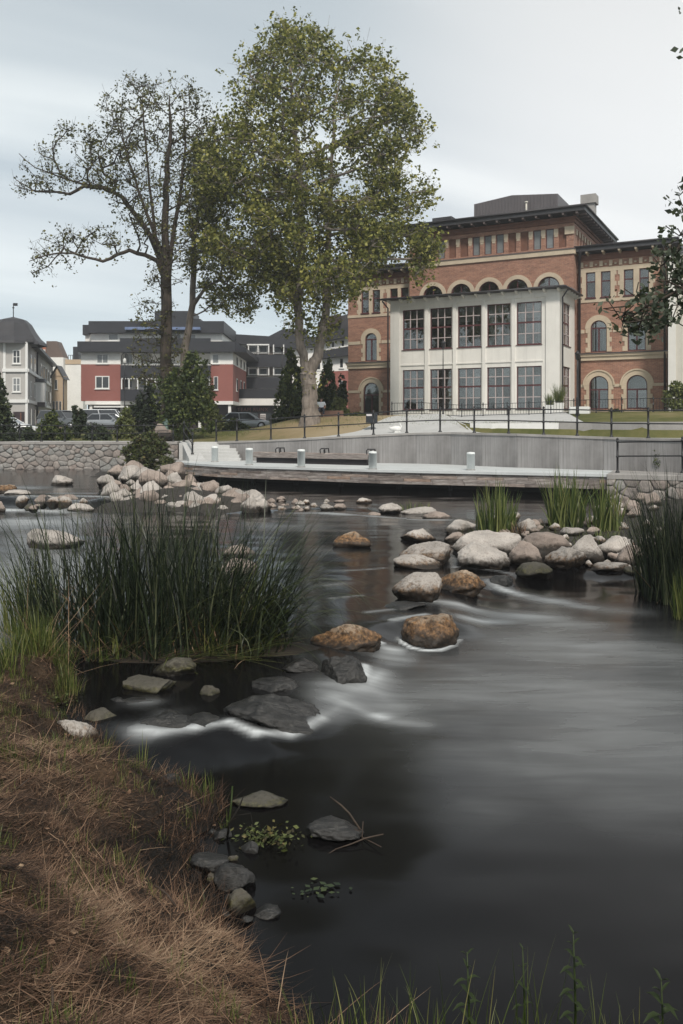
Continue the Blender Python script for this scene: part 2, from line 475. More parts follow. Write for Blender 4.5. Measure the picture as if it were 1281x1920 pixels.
M['droppings'] = simple('white_bird_droppings', (0.62, 0.60, 0.56), 0.8, 0.1, 20)

# ------------------------------------------------------------------ object helpers
def tag(o, label=None, cat=None, group=None, kind=None):
    if label: o['label'] = label
    if cat: o['category'] = cat
    if group: o['group'] = group
    if kind: o['kind'] = kind
    return o
def empty(name, loc=(0, 0, 0), rz=0.0, label=None, cat=None, group=None):
    o = bpy.data.objects.new(name, None)
    o.empty_display_size = 0.2
    COL.objects.link(o)
    o.location = loc
    o.rotation_euler = (0, 0, rz)
    return tag(o, label, cat, group)
def link(name, me, mt=None, parent=None, loc=None):
    if mt is not None and not me.materials:
        me.materials.append(mt)
    o = bpy.data.objects.new(name, me)
    COL.objects.link(o)
    if parent is not None:
        o.parent = parent
    if loc is not None:
        o.location = loc
    return o
def mesh_np(name, V, F, mt=None, smooth=False, attrs=None):
    """V (n,3), F (m,k) arrays -> mesh, fast"""
    me = bpy.data.meshes.new(name)
    V = np.asarray(V, dtype=np.float32)
    F = np.asarray(F, dtype=np.int32)
    me.vertices.add(len(V))
    me.vertices.foreach_set('co', V.ravel())
    k = F.shape[1]
    me.loops.add(F.size)
    me.loops.foreach_set('vertex_index', F.ravel())
    me.polygons.add(len(F))
    me.polygons.foreach_set('loop_start', np.arange(0, F.size, k, dtype=np.int32))
    me.polygons.foreach_set('loop_total', np.full(len(F), k, dtype=np.int32))
    if smooth:
        me.polygons.foreach_set('use_smooth', np.ones(len(F), dtype=bool))
    for a, d in (attrs or {}).items():
        at = me.attributes.new(a, 'FLOAT', 'POINT')
        at.data.foreach_set('value', np.asarray(d, dtype=np.float32))
    me.update(calc_edges=True)
    if mt:
        me.materials.append(mt)
    return me
class MB:
    """collects boxes, bars, tubes and outlines; build() links them as one mesh object"""
    def __init__(s):
        s.v, s.f, s.sm = [], [], []
    def add(s, vs, fs, smooth=False):
        b = len(s.v)
        s.v += [tuple(v) for v in vs]
        s.f += [tuple(i + b for i in f) for f in fs]
        s.sm += [smooth] * len(fs)
        return s
    def box(s, x0, x1, y0, y1, z0, z1):
        vs = [(x, y, z) for z in (z0, z1) for y in (y0, y1) for x in (x0, x1)]
        return s.add(vs, [(0, 2, 3, 1), (4, 5, 7, 6), (0, 1, 5, 4), (2, 6, 7, 3), (0, 4, 6, 2), (1, 3, 7, 5)])
    def bevbox(s, x0, x1, y0, y1, z0, z1, b=0.02):
        xs, ys = (x0, x0 + b, x1 - b, x1), (y0, y0 + b, y1 - b, y1)
        ring = [(1, 0), (2, 0), (3, 1), (3, 2), (2, 3), (1, 3), (0, 2), (0, 1)]
        vs = []
        for z, inn in ((z0, 0), (z1 - b, 0), (z1, 1)):
            for i, j in ring:
                x, y = xs[i], ys[j]
                if inn:
                    x = min(max(x, x0 + b), x1 - b); y = min(max(y, y0 + b), y1 - b)
                    x += (-b / 3 if x > (x0 + x1) / 2 else b / 3); y += (-b / 3 if y > (y0 + y1) / 2 else b / 3)
                vs.append((x, y, z))
        fs = [tuple(range(7, -1, -1)), tuple(range(16, 24))]
        for r in range(2):
            for i in range(8):
                fs.append((r * 8 + i, r * 8 + (i + 1) % 8, r * 8 + 8 + (i + 1) % 8, r * 8 + 8 + i))
        return s.add(vs, fs)
    def prism(s, pts, axis, a, b):
        """outline pts (2-D) extruded along axis ('x','y','z') from a to b"""
        n = len(pts)
        def P(p, t):
            return {'x': (t, p[0], p[1]), 'y': (p[0], t, p[1]), 'z': (p[0], p[1], t)}[axis]
        vs = [P(p, a) for p in pts] + [P(p, b) for p in pts]
        fs = [tuple(range(n)), tuple(range(2 * n - 1, n - 1, -1))]
        fs += [(i, i + n, (i + 1) % n + n, (i + 1) % n) for i in range(n)]
        return s.add(vs, fs)
    def tube(s, pts, rad, n=6, smooth=True):
        pts = [Vector(p) for p in pts]
        if not isinstance(rad, (list, tuple)):
            rad = [rad] * len(pts)
        vs, fs = [], []
        ref = None
        for i, p in enumerate(pts):
            d = (pts[min(i + 1, len(pts) - 1)] - pts[max(i - 1, 0)]).normalized()
            if ref is None:
                ref = Vector((1, 0, 0)) if abs(d.x) < 0.9 else Vector((0, 1, 0))
            a = (ref - d * ref.dot(d))
            a = a.normalized() if a.length > 1e-6 else d.orthogonal().normalized()
            ref = a
            b = d.cross(a)
            for k in range(n):
                t = 2 * PI * k / n
                vs.append(p + (a * math.cos(t) + b * math.sin(t)) * rad[i])
        for i in range(len(pts) - 1):
            for k in range(n):
                fs.append((i * n + k, i * n + (k + 1) % n, (i + 1) * n + (k + 1) % n, (i + 1) * n + k))
        fs.append(tuple(range(n - 1, -1, -1)))
        fs.append(tuple(range((len(pts) - 1) * n, len(pts) * n)))
        return s.add(vs, fs, smooth)
    def lathe(s, prof, n=12, c=(0, 0, 0), smooth=True):
        """prof: list of (radius, z)"""
        return s.tube([(c[0], c[1], c[2] + z) for r, z in prof], [r for r, z in prof], n, smooth) if False else s._lathe(prof, n, c, smooth)
    def _lathe(s, prof, n, c, smooth):
        vs, fs = [], []
        for r, z in prof:
            for k in range(n):
                t = 2 * PI * k / n
                vs.append((c[0] + r * math.cos(t), c[1] + r * math.sin(t), c[2] + z))
        for i in range(len(prof) - 1):
            for k in range(n):
                fs.append((i * n + k, i * n + (k + 1) % n, (i + 1) * n + (k + 1) % n, (i + 1) * n + k))
        fs.append(tuple(range(n - 1, -1, -1)))
        fs.append(tuple(range((len(prof) - 1) * n, len(prof) * n)))
        return s.add(vs, fs, smooth)
    def arch(s, cx, cz, r0, r1, y0, y1, n=16, a0=0.0, a1=PI):
        """half-ring standing in the x-z plane"""
        vs, fs = [], []
        for i in range(n + 1):
            t = a0 + (a1 - a0) * i / n
            for r in (r0, r1):
                for y in (y0, y1):
                    vs.append((cx + r * math.cos(t), y, cz + r * math.sin(t)))
        for i in range(n):
            a, b = i * 4, i * 4 + 4
            fs += [(a, b, b + 1, a + 1), (a + 2, a + 3, b + 3, b + 2), (a, a + 2, b + 2, b), (a + 1, b + 1, b + 3, a + 3)]
        fs += [(0, 1, 3, 2), (n * 4, n * 4 + 2, n * 4 + 3, n * 4 + 1)]
        return s.add(vs, fs)
    def mesh(s, name, mt=None):
        me = bpy.data.meshes.new(name)
        me.from_pydata(s.v, [], s.f)
        if any(s.sm):
            me.polygons.foreach_set('use_smooth', s.sm)
        me.update()
        if mt:
            me.materials.append(mt)
        return me
    def build(s, name, mt, parent=None, loc=None):
        return link(name, s.mesh(name, mt), None, parent, loc)
def fix_normals(me):
    import bmesh
    bm = bmesh.new(); bm.from_mesh(me)
    bmesh.ops.recalc_face_normals(bm, faces=bm.faces)
    bm.to_mesh(me); bm.free()

def atY(u, v, Y):
    """the place in the world seen at photo pixel (u, v) at distance Y"""
    return Vector(((u - CU) / FOC * Y, Y, (HV - v) / FOC * Y))
def atZ(u, v, z):
    return atY(u, v, -z * FOC / (v - HV))
class Frame:
    """a facade: x runs along it to the right, y into the building, z up"""
    def __init__(s, ox, oy, ang):
        s.o = (ox, oy); s.a = ang
        s.x = (math.cos(ang), math.sin(ang)); s.y = (-math.sin(ang), math.cos(ang))
    def px(s, u, v, depth=0.0):
        a = (u - CU) / FOC
        oy = s.o[0] * s.y[0] + s.o[1] * s.y[1] + depth
        t = oy / (a * s.y[0] + s.y[1])
        P = (a * t, t)
        return ((P[0] - s.o[0]) * s.x[0] + (P[1] - s.o[1]) * s.x[1], t * (HV - v) / FOC)
    def root(s, name, label, cat, z=0.0, **k):
        return empty(name, (s.o[0], s.o[1], z), s.a, label, cat, **k)

def wall_holes(mb, s0, s1, z0, z1, y, holes, reveal=0.22):
    """front sheet of a wall at depth y with openings; jamb faces run back by reveal. holes: (a,b,c,d[,arch])"""
    xs = sorted({s0, s1} | {h[0] for h in holes} | {h[1] for h in holes})
    zs = sorted({z0, z1} | {h[2] for h in holes} | {h[3] for h in holes})
    xs = [x for x in xs if s0 <= x <= s1]; zs = [z for z in zs if z0 <= z <= z1]
    for i in range(len(xs) - 1):
        for j in range(len(zs) - 1):
            cx, cz = (xs[i] + xs[i + 1]) / 2, (zs[j] + zs[j + 1]) / 2
            if any(h[0] < cx < h[1] and h[2] < cz < h[3] for h in holes):
                continue
            mb.add([(xs[i], y, zs[j]), (xs[i + 1], y, zs[j]), (xs[i + 1], y, zs[j + 1]), (xs[i], y, zs[j + 1])], [(0, 1, 2, 3)])
    for h in holes:
        a, b, c, d = h[:4]
        yb = y + reveal
        r = (b - a) / 2
        if len(h) > 4:
            m, sp = (a + b) / 2, d - r
            n = 14
            pts = [(m + r * math.cos(PI * i / n), sp + r * math.sin(PI * i / n)) for i in range(n + 1)]
            for i in range(n):      # spandrels between the round head and the square cut
                p, q = pts[i], pts[i + 1]
                if i < n // 2:
                    mb.add([(b, y, d), (p[0], y, p[1]), (q[0], y, q[1])], [(0, 2, 1)])
                else:
                    mb.add([(a, y, d), (p[0], y, p[1]), (q[0], y, q[1])], [(0, 2, 1)])
                mb.add([(p[0], y, p[1]), (q[0], y, q[1]), (q[0], yb, q[1]), (p[0], yb, p[1])], [(0, 1, 2, 3)])
            mb.add([(a, y, d), (m, y, d), (m, y, sp + r)], [(0, 1, 2)])
            top = sp
        else:
            top = d
            mb.add([(a, y, d), (b, y, d), (b, yb, d), (a, yb, d)], [(0, 1, 2, 3)])
        mb.add([(a, y, c), (a, yb, c), (a, yb, top), (a, y, top)], [(0, 1, 2, 3)])
        mb.add([(b, y, c), (b, y, top), (b, yb, top), (b, yb, c)], [(0, 1, 2, 3)])
        mb.add([(a, y, c), (b, y, c), (b, yb, c), (a, yb, c)], [(0, 1, 2, 3)])

_pane_cache = {}
def pane(parent, x0, x1, z0, z1, y, mt='glass'):
    key = (round(x1 - x0, 3), round(z1 - z0, 3), mt)
    if key not in _pane_cache:
        w, h = x1 - x0, z1 - z0
        _pane_cache[key] = MB().box(0, w, 0, 0.008, 0, h).mesh('pane', M[mt])
    o = link('pane', _pane_cache[key], None, parent, (x0, y, z0))
    return o
def curtain_mesh(x0, x1, z0, z1, y, amp=0.035, period=0.16):
    mb = MB(); n = max(4, int((x1 - x0) / period * 4)); vs = []; fs = []
    for i in range(n + 1):
        x = x0 + (x1 - x0) * i / n
        yy = y + amp * math.sin(2 * PI * x / period) + random.uniform(-.006, .006)
        vs += [(x, yy, z0), (x, yy, z1)]
    for i in range(n):
        fs.append((i * 2, i * 2 + 2, i * 2 + 3, i * 2 + 1))
    return mb.add(vs, fs, True)

# ------------------------------------------------------------------ blades, leaves, tubes (numpy)
def blades(base, height, width, az, lean, curl, segs=6, var=None):
    """ribbon blades: base (n,3); lean = outward slope at the root, curl = how far the tip bows over (radians)"""
    n = len(base)
    t = np.linspace(0, 1, segs + 1)
    ang = lean[:, None] + curl[:, None] * t[None, :] ** 1.6           # angle from vertical
    seg = (height / segs)[:, None]
    dr = np.sin(ang[:, :-1]) * seg
    dz = np.cos(ang[:, :-1]) * seg
    r = np.concatenate([np.zeros((n, 1)), np.cumsum(dr, 1)], 1)
    z = np.concatenate([np.zeros((n, 1)), np.cumsum(dz, 1)], 1)
    cx, sx = np.cos(az)[:, None], np.sin(az)[:, None]
    P = np.stack([base[:, 0:1] + r * cx, base[:, 1:2] + r * sx, base[:, 2:3] + z], -1)
    w = (width[:, None] * (1 - t[None, :] ** 2.2 * 0.92))[..., None] / 2
    ta = az + rng.uniform(-0.9, 0.9, n) + PI / 2
    side = np.stack([np.cos(ta), np.sin(ta), np.zeros(n)], -1)[:, None, :]
    V = np.stack([P - side * w, P + side * w], 2).reshape(-1, 3)
    k = segs + 1
    b = (np.arange(n) * k * 2)[:, None] + (np.arange(segs) * 2)[None, :]
    F = np.stack([b, b + 1, b + 3, b + 2], -1).reshape(-1, 4)
    vv = rng.uniform(0, 1, n) if var is None else var
    return V, F, np.repeat(vv, k * 2)
def cat_np(parts):
    V, F, A = [], [], []
    o = 0
    for v, f, a in parts:
        V.append(v); F.append(f + o); A.append(a); o += len(v)
    return np.concatenate(V), np.concatenate(F), np.concatenate(A)
def leaves(centres, size, flat=0.35, var=None, elong=1.5):
    """small diamond leaves with random tilt; centres (n,3)"""
    n = len(centres)
    sz = size * rng.uniform(0.4, 1.55, n)
    nz = np.stack([rng.normal(0, 1, n), rng.normal(0, 1, n), rng.normal(0, 1, n) + flat * 3], -1)
    nz /= np.linalg.norm(nz, axis=1)[:, None]
    a = rng.normal(0, 1, (n, 3))
    a -= nz * (a * nz).sum(1)[:, None]
    a /= np.linalg.norm(a, axis=1)[:, None]
    b = np.cross(nz, a)
    h = (sz * elong / 2)[:, None]; w = (sz / 2)[:, None]
    V = np.stack([centres - a * h, centres + b * w - a * h * .1, centres + a * h, centres - b * w - a * h * .1], 1).reshape(-1, 3)
    F = np.arange(n * 4).reshape(-1, 4)
    vv = rng.uniform(0, 1, n) if var is None else var
    return V, F, np.repeat(vv, 4)
def tubes_np(P, par, rad, sides=5):
    """tapered pieces from each node to its parent"""
    idx = np.array([i for i in range(len(P)) if par[i] >= 0])
    a, b = P[par[idx]], P[idx]
    d = b - a
    L = np.linalg.norm(d, axis=1)[:, None] + 1e-9
    d = d / L
    ref = np.where(np.abs(d[:, 2:3]) < 0.9, np.array([[0, 0, 1.0]]), np.array([[1.0, 0, 0]]))
    u = np.cross(d, ref); u /= np.linalg.norm(u, axis=1)[:, None]
    w = np.cross(d, u)
    th = np.linspace(0, 2 * PI, sides, endpoint=False)
    ring = u[:, None, :] * np.cos(th)[None, :, None] + w[:, None, :] * np.sin(th)[None, :, None]
    ra = np.minimum(rad[par[idx]], rad[idx] * 1.6)[:, None, None]
    rb = rad[idx][:, None, None]
    A = a[:, None, :] + ring * ra - d[:, None, :] * ra * .25
    B = b[:, None, :] + ring * rb + d[:, None, :] * rb * .25
    V = np.concatenate([A, B], 1).reshape(-1, 3)
    m = len(idx)
    base = (np.arange(m) * sides * 2)[:, None]
    k = np.arange(sides)[None, :]
    k2 = (k + 1) % sides
    F = np.stack([base + k, base + k2, base + sides + k2, base + sides + k], -1).reshape(-1, 4)
    return V, F
def grow(seed_P, seed_par, targets, bf=0.35, step=0.6, up=0.25):
    """attach each target to the nearest limb (short paths favoured), bending upward on the way"""
    P = [np.array(p, float) for p in seed_P]; par = list(seed_par)
    pl = [0.0] * len(P)
    for i in range(len(P)):
        if par[i] >= 0:
            pl[i] = pl[par[i]] + np.linalg.norm(P[i] - P[par[i]])
    A = np.zeros((len(P) + len(targets) * 14, 3)); A[:len(P)] = P
    L = np.zeros(len(A)); L[:len(P)] = pl
    n = len(P)
    tips = []
    root = A[0]
    order = np.argsort(np.linalg.norm(targets - np.array(seed_P[len(seed_P) // 2]), axis=1) + rng.uniform(0, 1.5, len(targets)))
    for ti in order:
        T = targets[ti]
        D = A[:n] - T
        dist = np.sqrt((D ** 2).sum(1))
        pen = np.where(A[:n, 2] > T[2] - 0.15 * dist, 1.5 * (A[:n, 2] - T[2] + 0.15 * dist), 0)   # limbs rise
        j = int(np.argmin(dist + bf * L[:n] * .3 + pen))
        d = dist[j]
        k = max(1, int(d / step))
        k = min(k, 12)
        s = A[j].copy()
        prev = j
        jit = rng.normal(0, 0.05 * d, 3)
        for q in range(1, k + 1):
            t = q / k
            p = s + (T - s) * t
            p = p + jit * math.sin(PI * t)
            p[2] -= up * d * t * (1 - t) * 0.5
            A[n] = p
            L[n] = L[prev] + d / k
            par.append(prev)
            prev = n
            n += 1
            if n >= len(A): break
        tips.append(prev)
        if n >= len(A) - 14: break
    return A[:n].copy(), np.array(par), np.array(tips)
def pipe_radii(P, par, tips, r_tip, expo=2.4):
    acc = np.zeros(len(P))
    acc[tips] += 1.0
    for i in range(len(P) - 1, -1, -1):
        if acc[i] == 0: acc[i] = 0.5
        if par[i] >= 0: acc[par[i]] += acc[i] if True else 0
    return r_tip * np.maximum(acc, .6) ** (1 / expo)

# ------------------------------------------------------------------ polygons, levels
def sdist(px, py, poly):
    """signed distance (positive inside) from points to a closed polygon"""
    px = np.asarray(px, float); py = np.asarray(py, float)
    n = len(poly); d = np.full(px.shape, 1e9); ins = np.zeros(px.shape, bool)
    for i in range(n):
        ax, ay = poly[i]; bx, by = poly[(i + 1) % n]
        ex, ey = bx - ax, by - ay
        t = np.clip(((px - ax) * ex + (py - ay) * ey) / (ex * ex + ey * ey + 1e-12), 0, 1)
        d = np.minimum(d, np.hypot(px - ax - t * ex, py - ay - t * ey))
        c = ((ay > py) != (by > py)) & (px < (bx - ax) * (py - ay) / (by - ay + 1e-12) + ax)
        ins ^= c
    return np.where(ins, d, -d)
def sst(x):
    x = np.clip(x, 0, 1); return x * x * (3 - 2 * x)
def fbm(x, y, seed=0, oct=4, lac=2.1):
    """cheap smooth value noise on arrays"""
    out = np.zeros(np.shape(x)); amp = 1; tot = 0
    for o in range(oct):
        r = np.random.default_rng(seed * 31 + o)
        tab = r.uniform(-1, 1, (64, 64))
        xi = np.floor(x).astype(int); yi = np.floor(y).astype(int)
        fx = x - xi; fy = y - yi
        fx = fx * fx * (3 - 2 * fx); fy = fy * fy * (3 - 2 * fy)
        g = lambda i, j: tab[(xi + i) % 64, (yi + j) % 64]
        out += amp * ((g(0, 0) * (1 - fx) + g(1, 0) * fx) * (1 - fy) + (g(0, 1) * (1 - fx) + g(1, 1) * fx) * fy)
        tot += amp; amp *= 0.5; x = x * lac + 7.3; y = y * lac + 3.1
    return out / tot
def wp(u, v, z):
    p = atZ(u, v, z); return (p.x, p.y)
LA, LB, LC = -2.56, -2.86, -3.03
LD = -2.82          # the dark water before and under the deck
LM = (LB + LC) / 2
POLY_C = [wp(150, 1405, LC), wp(240, 1388, LM), wp(370, 1388, LM), wp(500, 1386, LM), wp(590, 1352, LM), wp(680, 1285, LM),
          wp(688, 1222, LM), wp(712, 1196, LM), wp(760, 1180, LM), wp(862, 1176, LM), wp(880, 1108, LM), wp(950, 1088, LM), wp(1010, 1072, LM),
          wp(1300, 1085, LM), (30, 14), (30, -6), (-14, -6), (-14, 5), (-3.5, 6.0)]
POLY_A = [(-40, 30.5), wp(-60, 938, -2.7), wp(0, 939, -2.7), wp(70, 943, -2.7), wp(160, 950, -2.7), wp(215, 940, -2.7), (-9.8, 41), (-9.6, 50), (-9, 70), (-60, 70)]
POLY_D = [wp(300, 962, LB), wp(480, 962, LB), wp(620, 953, LB), wp(740, 964, LB), wp(860, 975, LB), wp(960, 988, LB), (30, 22), (40, 70), (-9, 70), (-9.6, 50), (-9.8, 41)]
def water_level(x, y):
    w1 = 0.22 * fbm(x * 1.1 + 3, y * 1.1, 15, 3)
    c = sdist(x, y, POLY_C) + w1
    return LB + (LA - LB) * sst(sdist(x, y, POLY_A) / 0.5 + 0.5) + (LD - LB) * sst(sdist(x, y, POLY_D) / 0.6 + 0.5) + (LC - LB) * (0.5 + 0.5 * np.tanh((c - .05) / 0.30))

# ------------------------------------------------------------------ river water
na, ny = 430, 560
aa = np.linspace(-1.3, 1.3, na)
aa = np.sign(aa) * np.abs(aa) ** 1.35 * 1.1
yy = 1.6 * (62 / 1.6) ** (np.linspace(0, 1, ny) ** 1.0)
AX, YY = np.meshgrid(aa, yy)
XX = AX * YY
ZZ = water_level(XX, YY)
FOAM_SHEEN = [  # (u0,v0,u1,v1, level, width m, strength)
    (245, 1393, 300, 1398, LC, .09, .95), (300, 1398, 365, 1390, LC, .06, .55), (365, 1390, 430, 1380, LC, .05, .6), (430, 1381, 480, 1393, LC, .05, .7),
    (480, 1393, 545, 1388, LC, .04, .6), (545, 1388, 605, 1362, LC, .05, .55), (605, 1362, 650, 1330, LC, .12, .35),
    (590, 1340, 690, 1300, LC, .18, .30), (690, 1300, 720, 1262, LC, .14, .62), (686, 1262, 684, 1285, LC, .05, .8),
    (700, 1340, 725, 1352, LC, .10, .62), (725, 1352, 810, 1362, LC, .09, .22), (640, 1330, 705, 1345, LC, .08, .30),
    (640, 1228, 715, 1216, LC, .035, .95), (715, 1222, 760, 1225, LC, .12, .55), (700, 1238, 780, 1240, LC, .20, .36),
    (750, 1203, 758, 1211, LC, .03, .8), (758, 1211, 774, 1218, LC, .03, .95), (774, 1218, 800, 1221, LC, .03, .95), (800, 1221, 828, 1219, LC, .03, .95), (828, 1219, 848, 1212, LC, .03, .8), (848, 1212, 860, 1202, LC, .03, .6), (800, 1240, 900, 1262, LC, .35, .10),
    (915, 1102, 985, 1118, LC, .10, .75), (985, 1118, 1110, 1140, LC, .18, .38), (1110, 1140, 1230, 1150, LC, .30, .14),
    (800, 1146, 900, 1152, LC, .18, .52), (900, 1152, 1060, 1158, LC, .28, .38), (862, 1172, 960, 1166, LC, .14, .60), (960, 1166, 1130, 1175, LC, .28, .24),
    (735, 1160, 800, 1152, LB, .05, .5), (690, 1148, 760, 1140, LB, .06, .22), (770, 1131, 815, 1128, LB, .03, .5),
    (620, 1122, 680, 1117, LB, .05, .30), (600, 1098, 660, 1092, LB, .12, .22), (580, 1030, 640, 1035, LB, .4, .10),
    (648, 1070, 720, 1066, LB, .06, .25), (905, 1040, 912, 1046, LC, .05, .5), (860, 1062, 960, 1072, LB, .05, .25),
    (-20, 955, 60, 958, LB, .35, .85), (60, 955, 130, 962, LB, .45, .65), (0, 975, 120, 985, LB, 1.2, .50), (60, 1000, 130, 1100, LB, .9, .30), (0, 1060, 10, 1200, LB, .5, .30),
    (130, 945, 260, 948, LB, .25, .45), (0, 928, 90, 931, LA, .15, .55), (90, 925, 190, 925, LA, .1, .35), (-20, 912, 80, 916, LA, .7, .30),
    (600, 962, 660, 966, LB, .22, .75), (540, 962, 600, 962, LB, .15, .35), (660, 966, 760, 972, LB, .15, .45), (760, 974, 850, 976, LB, .12, .55), (480, 985, 620, 990, LB, .8, .14),
    (850, 1040, 852, 1064, LB, .06, .3), (900, 1195, 1350, 1240, LC, .9, .24), (880, 1280, 1350, 1320, LC, .9, .20), (980, 1400, 1350, 1390, LC, .7, .19), (820, 1400, 1080, 1470, LC, .5, .09), (740, 1280, 960, 1320, LC, .7, .15), (1080, 1520, 1350, 1480, LC, .5, .06), (700, 1300, 760, 1340, LC, .25, .22), (860, 1500, 960, 1540, LC, .3, .05),  # wide faint runs paint the pool's milky sky reflection as pale colour
    (590, 1290, 660, 1262, LB, .18, .18), (300, 1345, 330, 1335, LB, .12, .18), (240, 1320, 300, 1315, LB, .08, .22)]
foam = np.zeros(XX.shape)  # white water, plus the painted sky sheen of the pool
wob = fbm(XX * 1.6, YY * 2.4, 5, 3) * 0.10
for (u0, v0, u1, v1, lv, w, s) in FOAM_SHEEN:
    a = atZ(u0, v0, lv); b = atZ(u1, v1, lv)
    ex, ey = b.x - a.x, b.y - a.y
    t = ((XX - a.x) * ex + (YY - a.y) * ey) / (ex * ex + ey * ey + 1e-9)
    tc_ = np.clip(t, 0, 1)
    if w > .07: s = s * (0.25 + 0.75 * np.sin(PI * np.clip(t * .86 + .07, 0, 1)) ** .8)
    w = w * 1.15
    d = np.hypot(XX - a.x - tc_ * ex, (YY - a.y - tc_ * ey) * (1.0 if w < .3 else 1.0)) + wob * min(1, w / .2)
    foam = 1 - (1 - foam) * (1 - s * np.exp(-(np.maximum(d, 0) / w) ** (1.35 if w > .07 else 2)))
ZZ = ZZ + 0.012 * fbm(XX * 0.9, YY * 1.4, 9, 2) + foam * 0.012
ii = (np.arange(ny - 1)[:, None] * na + np.arange(na - 1)[None, :])
WF = np.stack([ii, ii + 1, ii + 1 + na, ii + na], -1).reshape(-1, 4)
wat = link('river_water', mesh_np('river_water', np.stack([XX, YY, ZZ], -1).reshape(-1, 3), WF, M['water'], True, {'foam': foam.ravel()}))
tag(wat, kind='structure')
bed = MB().box(-300, 300, -60, 400, -4.4, -4.2).build('river_bed', M['bed'])
tag(bed, kind='structure')

# ------------------------------------------------------------------ near bank (straw covered) and the small islets
SHORE = [(-30, 1296), (20, 1296), (90, 1300), (150, 1322), (185, 1372), (225, 1408), (214, 1440), (286, 1462), (356, 1480), (416, 1512), (411, 1545), (381, 1580), (384, 1640), (411, 1700), (426, 1745), (466, 1800), (506, 1860), (546, 1905), (626, 1960), (800, 1975), (1100, 1985), (1400, 1990)]
POLY_BANK = [wp(u, v, LC - .02) for u, v in SHORE] + [(9, 3.8), (9, -8), (-14, -8), (-14, 10)]
def bank_z(x, y):
    d = sdist(x, y, POLY_BANK) + 0.13 * fbm(np.asarray(x) * 3.1, np.asarray(y) * 3.1, 8, 3)
    z = np.where(d > 0, LC - .03 + 0.56 * np.power(np.maximum(d, 0), 0.9), LC - .03 + 0.6 * d)
    z = -1.62 - np.log1p(np.exp((-1.62 - z) * 4.5)) / 4.5
    bumpy = 0.12 * fbm(x * 2.1, y * 2.1, 3, 4) + 0.075 * fbm(x * 6, y * 6, 4, 3)
    # knoll with the grass tuft at the far left of the bank
    c = atZ(72, 1300, -2.95)
    k = 0.36 * np.exp(-(((x - c.x) / 0.42) ** 2 + ((y - c.y - .1) / 0.42) ** 2))
    return z + bumpy * sst(d * 3 + 0.4) + k
gx = np.arange(-7, 7.01, 0.06); gy = np.arange(-3, 11.4, 0.06)
GX, GY = np.meshgrid(gx, gy)
GZ = bank_z(GX, GY)
def grid_faces(r, c):
    i = (np.arange(r - 1)[:, None] * c + np.arange(c - 1)[None, :])
    return np.stack([i, i + 1, i + 1 + c, i + c], -1).reshape(-1, 4)
def mat_bankground():
    t = NT('bank_ground')
    p = t.pos()
    a = t.noise(p, 2.2, 4); b = t.noise(p, 40, 4, 0.7)
    sp = t.node('ShaderNodeSeparateXYZ'); t.l.new(p, sp.inputs[0])
    dry = t.ramp(t.math('ADD', t.math('MULTIPLY', a, 0.6), t.math('MULTIPLY', b, 0.4)), [(0.35, (0.022, 0.015, 0.010)), (0.55, (0.06, 0.038, 0.022)), (0.7, (0.12, 0.075, 0.042))])
    wet = t.ramp(t.math('MULTIPLY', t.math('ADD', sp.outputs[2], 2.9), 2.2), [(0.05, 1.0), (0.45, 0.0)])
    t.bump(b, 0.9, 0.03)
    return t.fin(t.mix(wet, dry, (0.012, 0.011, 0.010)), 0.85, 0, 0.3)
M['bankground'] = mat_bankground()
bank = link('near_bank', mesh_np('near_bank', np.stack([GX, GY, GZ], -1).reshape(-1, 3), grid_faces(*GX.shape), M['bankground'], True))
tag(bank, kind='structure')

def mound(name, poly, base, slope, cap, mt, seed, res=0.15, rough=0.08):
    xs = [p[0] for p in poly]; ys = [p[1] for p in poly]
    X, Y = np.meshgrid(np.arange(min(xs) - 1.2, max(xs) + 1.2, res), np.arange(min(ys) - 1.2, max(ys) + 1.2, res))
    d = sdist(X, Y, poly)
    Z = np.minimum(base + slope * d, cap) + rough * fbm(X * 1.5, Y * 1.5, seed, 4)
    o = link(name, mesh_np(name, np.stack([X, Y, Z], -1).reshape(-1, 3), grid_faces(*X.shape), mt, True))
    return tag(o, kind='structure')
POLY_BAR = [wp(838, 985, LB), wp(850, 1015, LB), wp(868, 1046, LB), wp(965, 1048, LB), wp(1090, 1042, LB), wp(1205, 1040, LB), wp(1330, 1040, LB),
            (16, 16), (18, 33.2), (10.5, 33.2), (7.0, 24), (4.4, 24)]
mound('gravel_bar', POLY_BAR, LB - .02, 0.12, -2.74, M['gravel'], 11)
POLY_PILE = [wp(165, 915, -2.6), wp(195, 945, -2.6), wp(270, 958, LB), wp(400, 962, LB), wp(500, 958, LB), wp(505, 945, -2.6), (-4.4, 36.5), (-7.8, 42.0), (-8.5, 46), (-14.5, 49.7), (-14.0, 44)]
mound('rubble_slope', POLY_PILE, -2.78, 0.2, -2.0, M['gravel'], 12, 0.2, 0.12)
mound('right_bank', [(5.4, 8), (5.3, 11), (6.0, 13.6), (7.6, 16.5), (30, 17), (30, -6), (10, -6), (7.2, 3.6)], LC - .03, 0.35, -2.2, M['bankground'], 14, 0.12, 0.08)
C_ISL = atZ(330, 1235, LB)
mound('rush_islet', [(C_ISL.x + 1.75 * math.cos(t) * (1.0 + .12 * math.sin(3 * t)), C_ISL.y + 0.35 + 0.72 * math.sin(t)) for t in np.linspace(0, 2 * PI, 24, endpoint=False)], LB - 0.03, 0.22, LB + 0.1, M['soil'], 13, 0.08, 0.04)

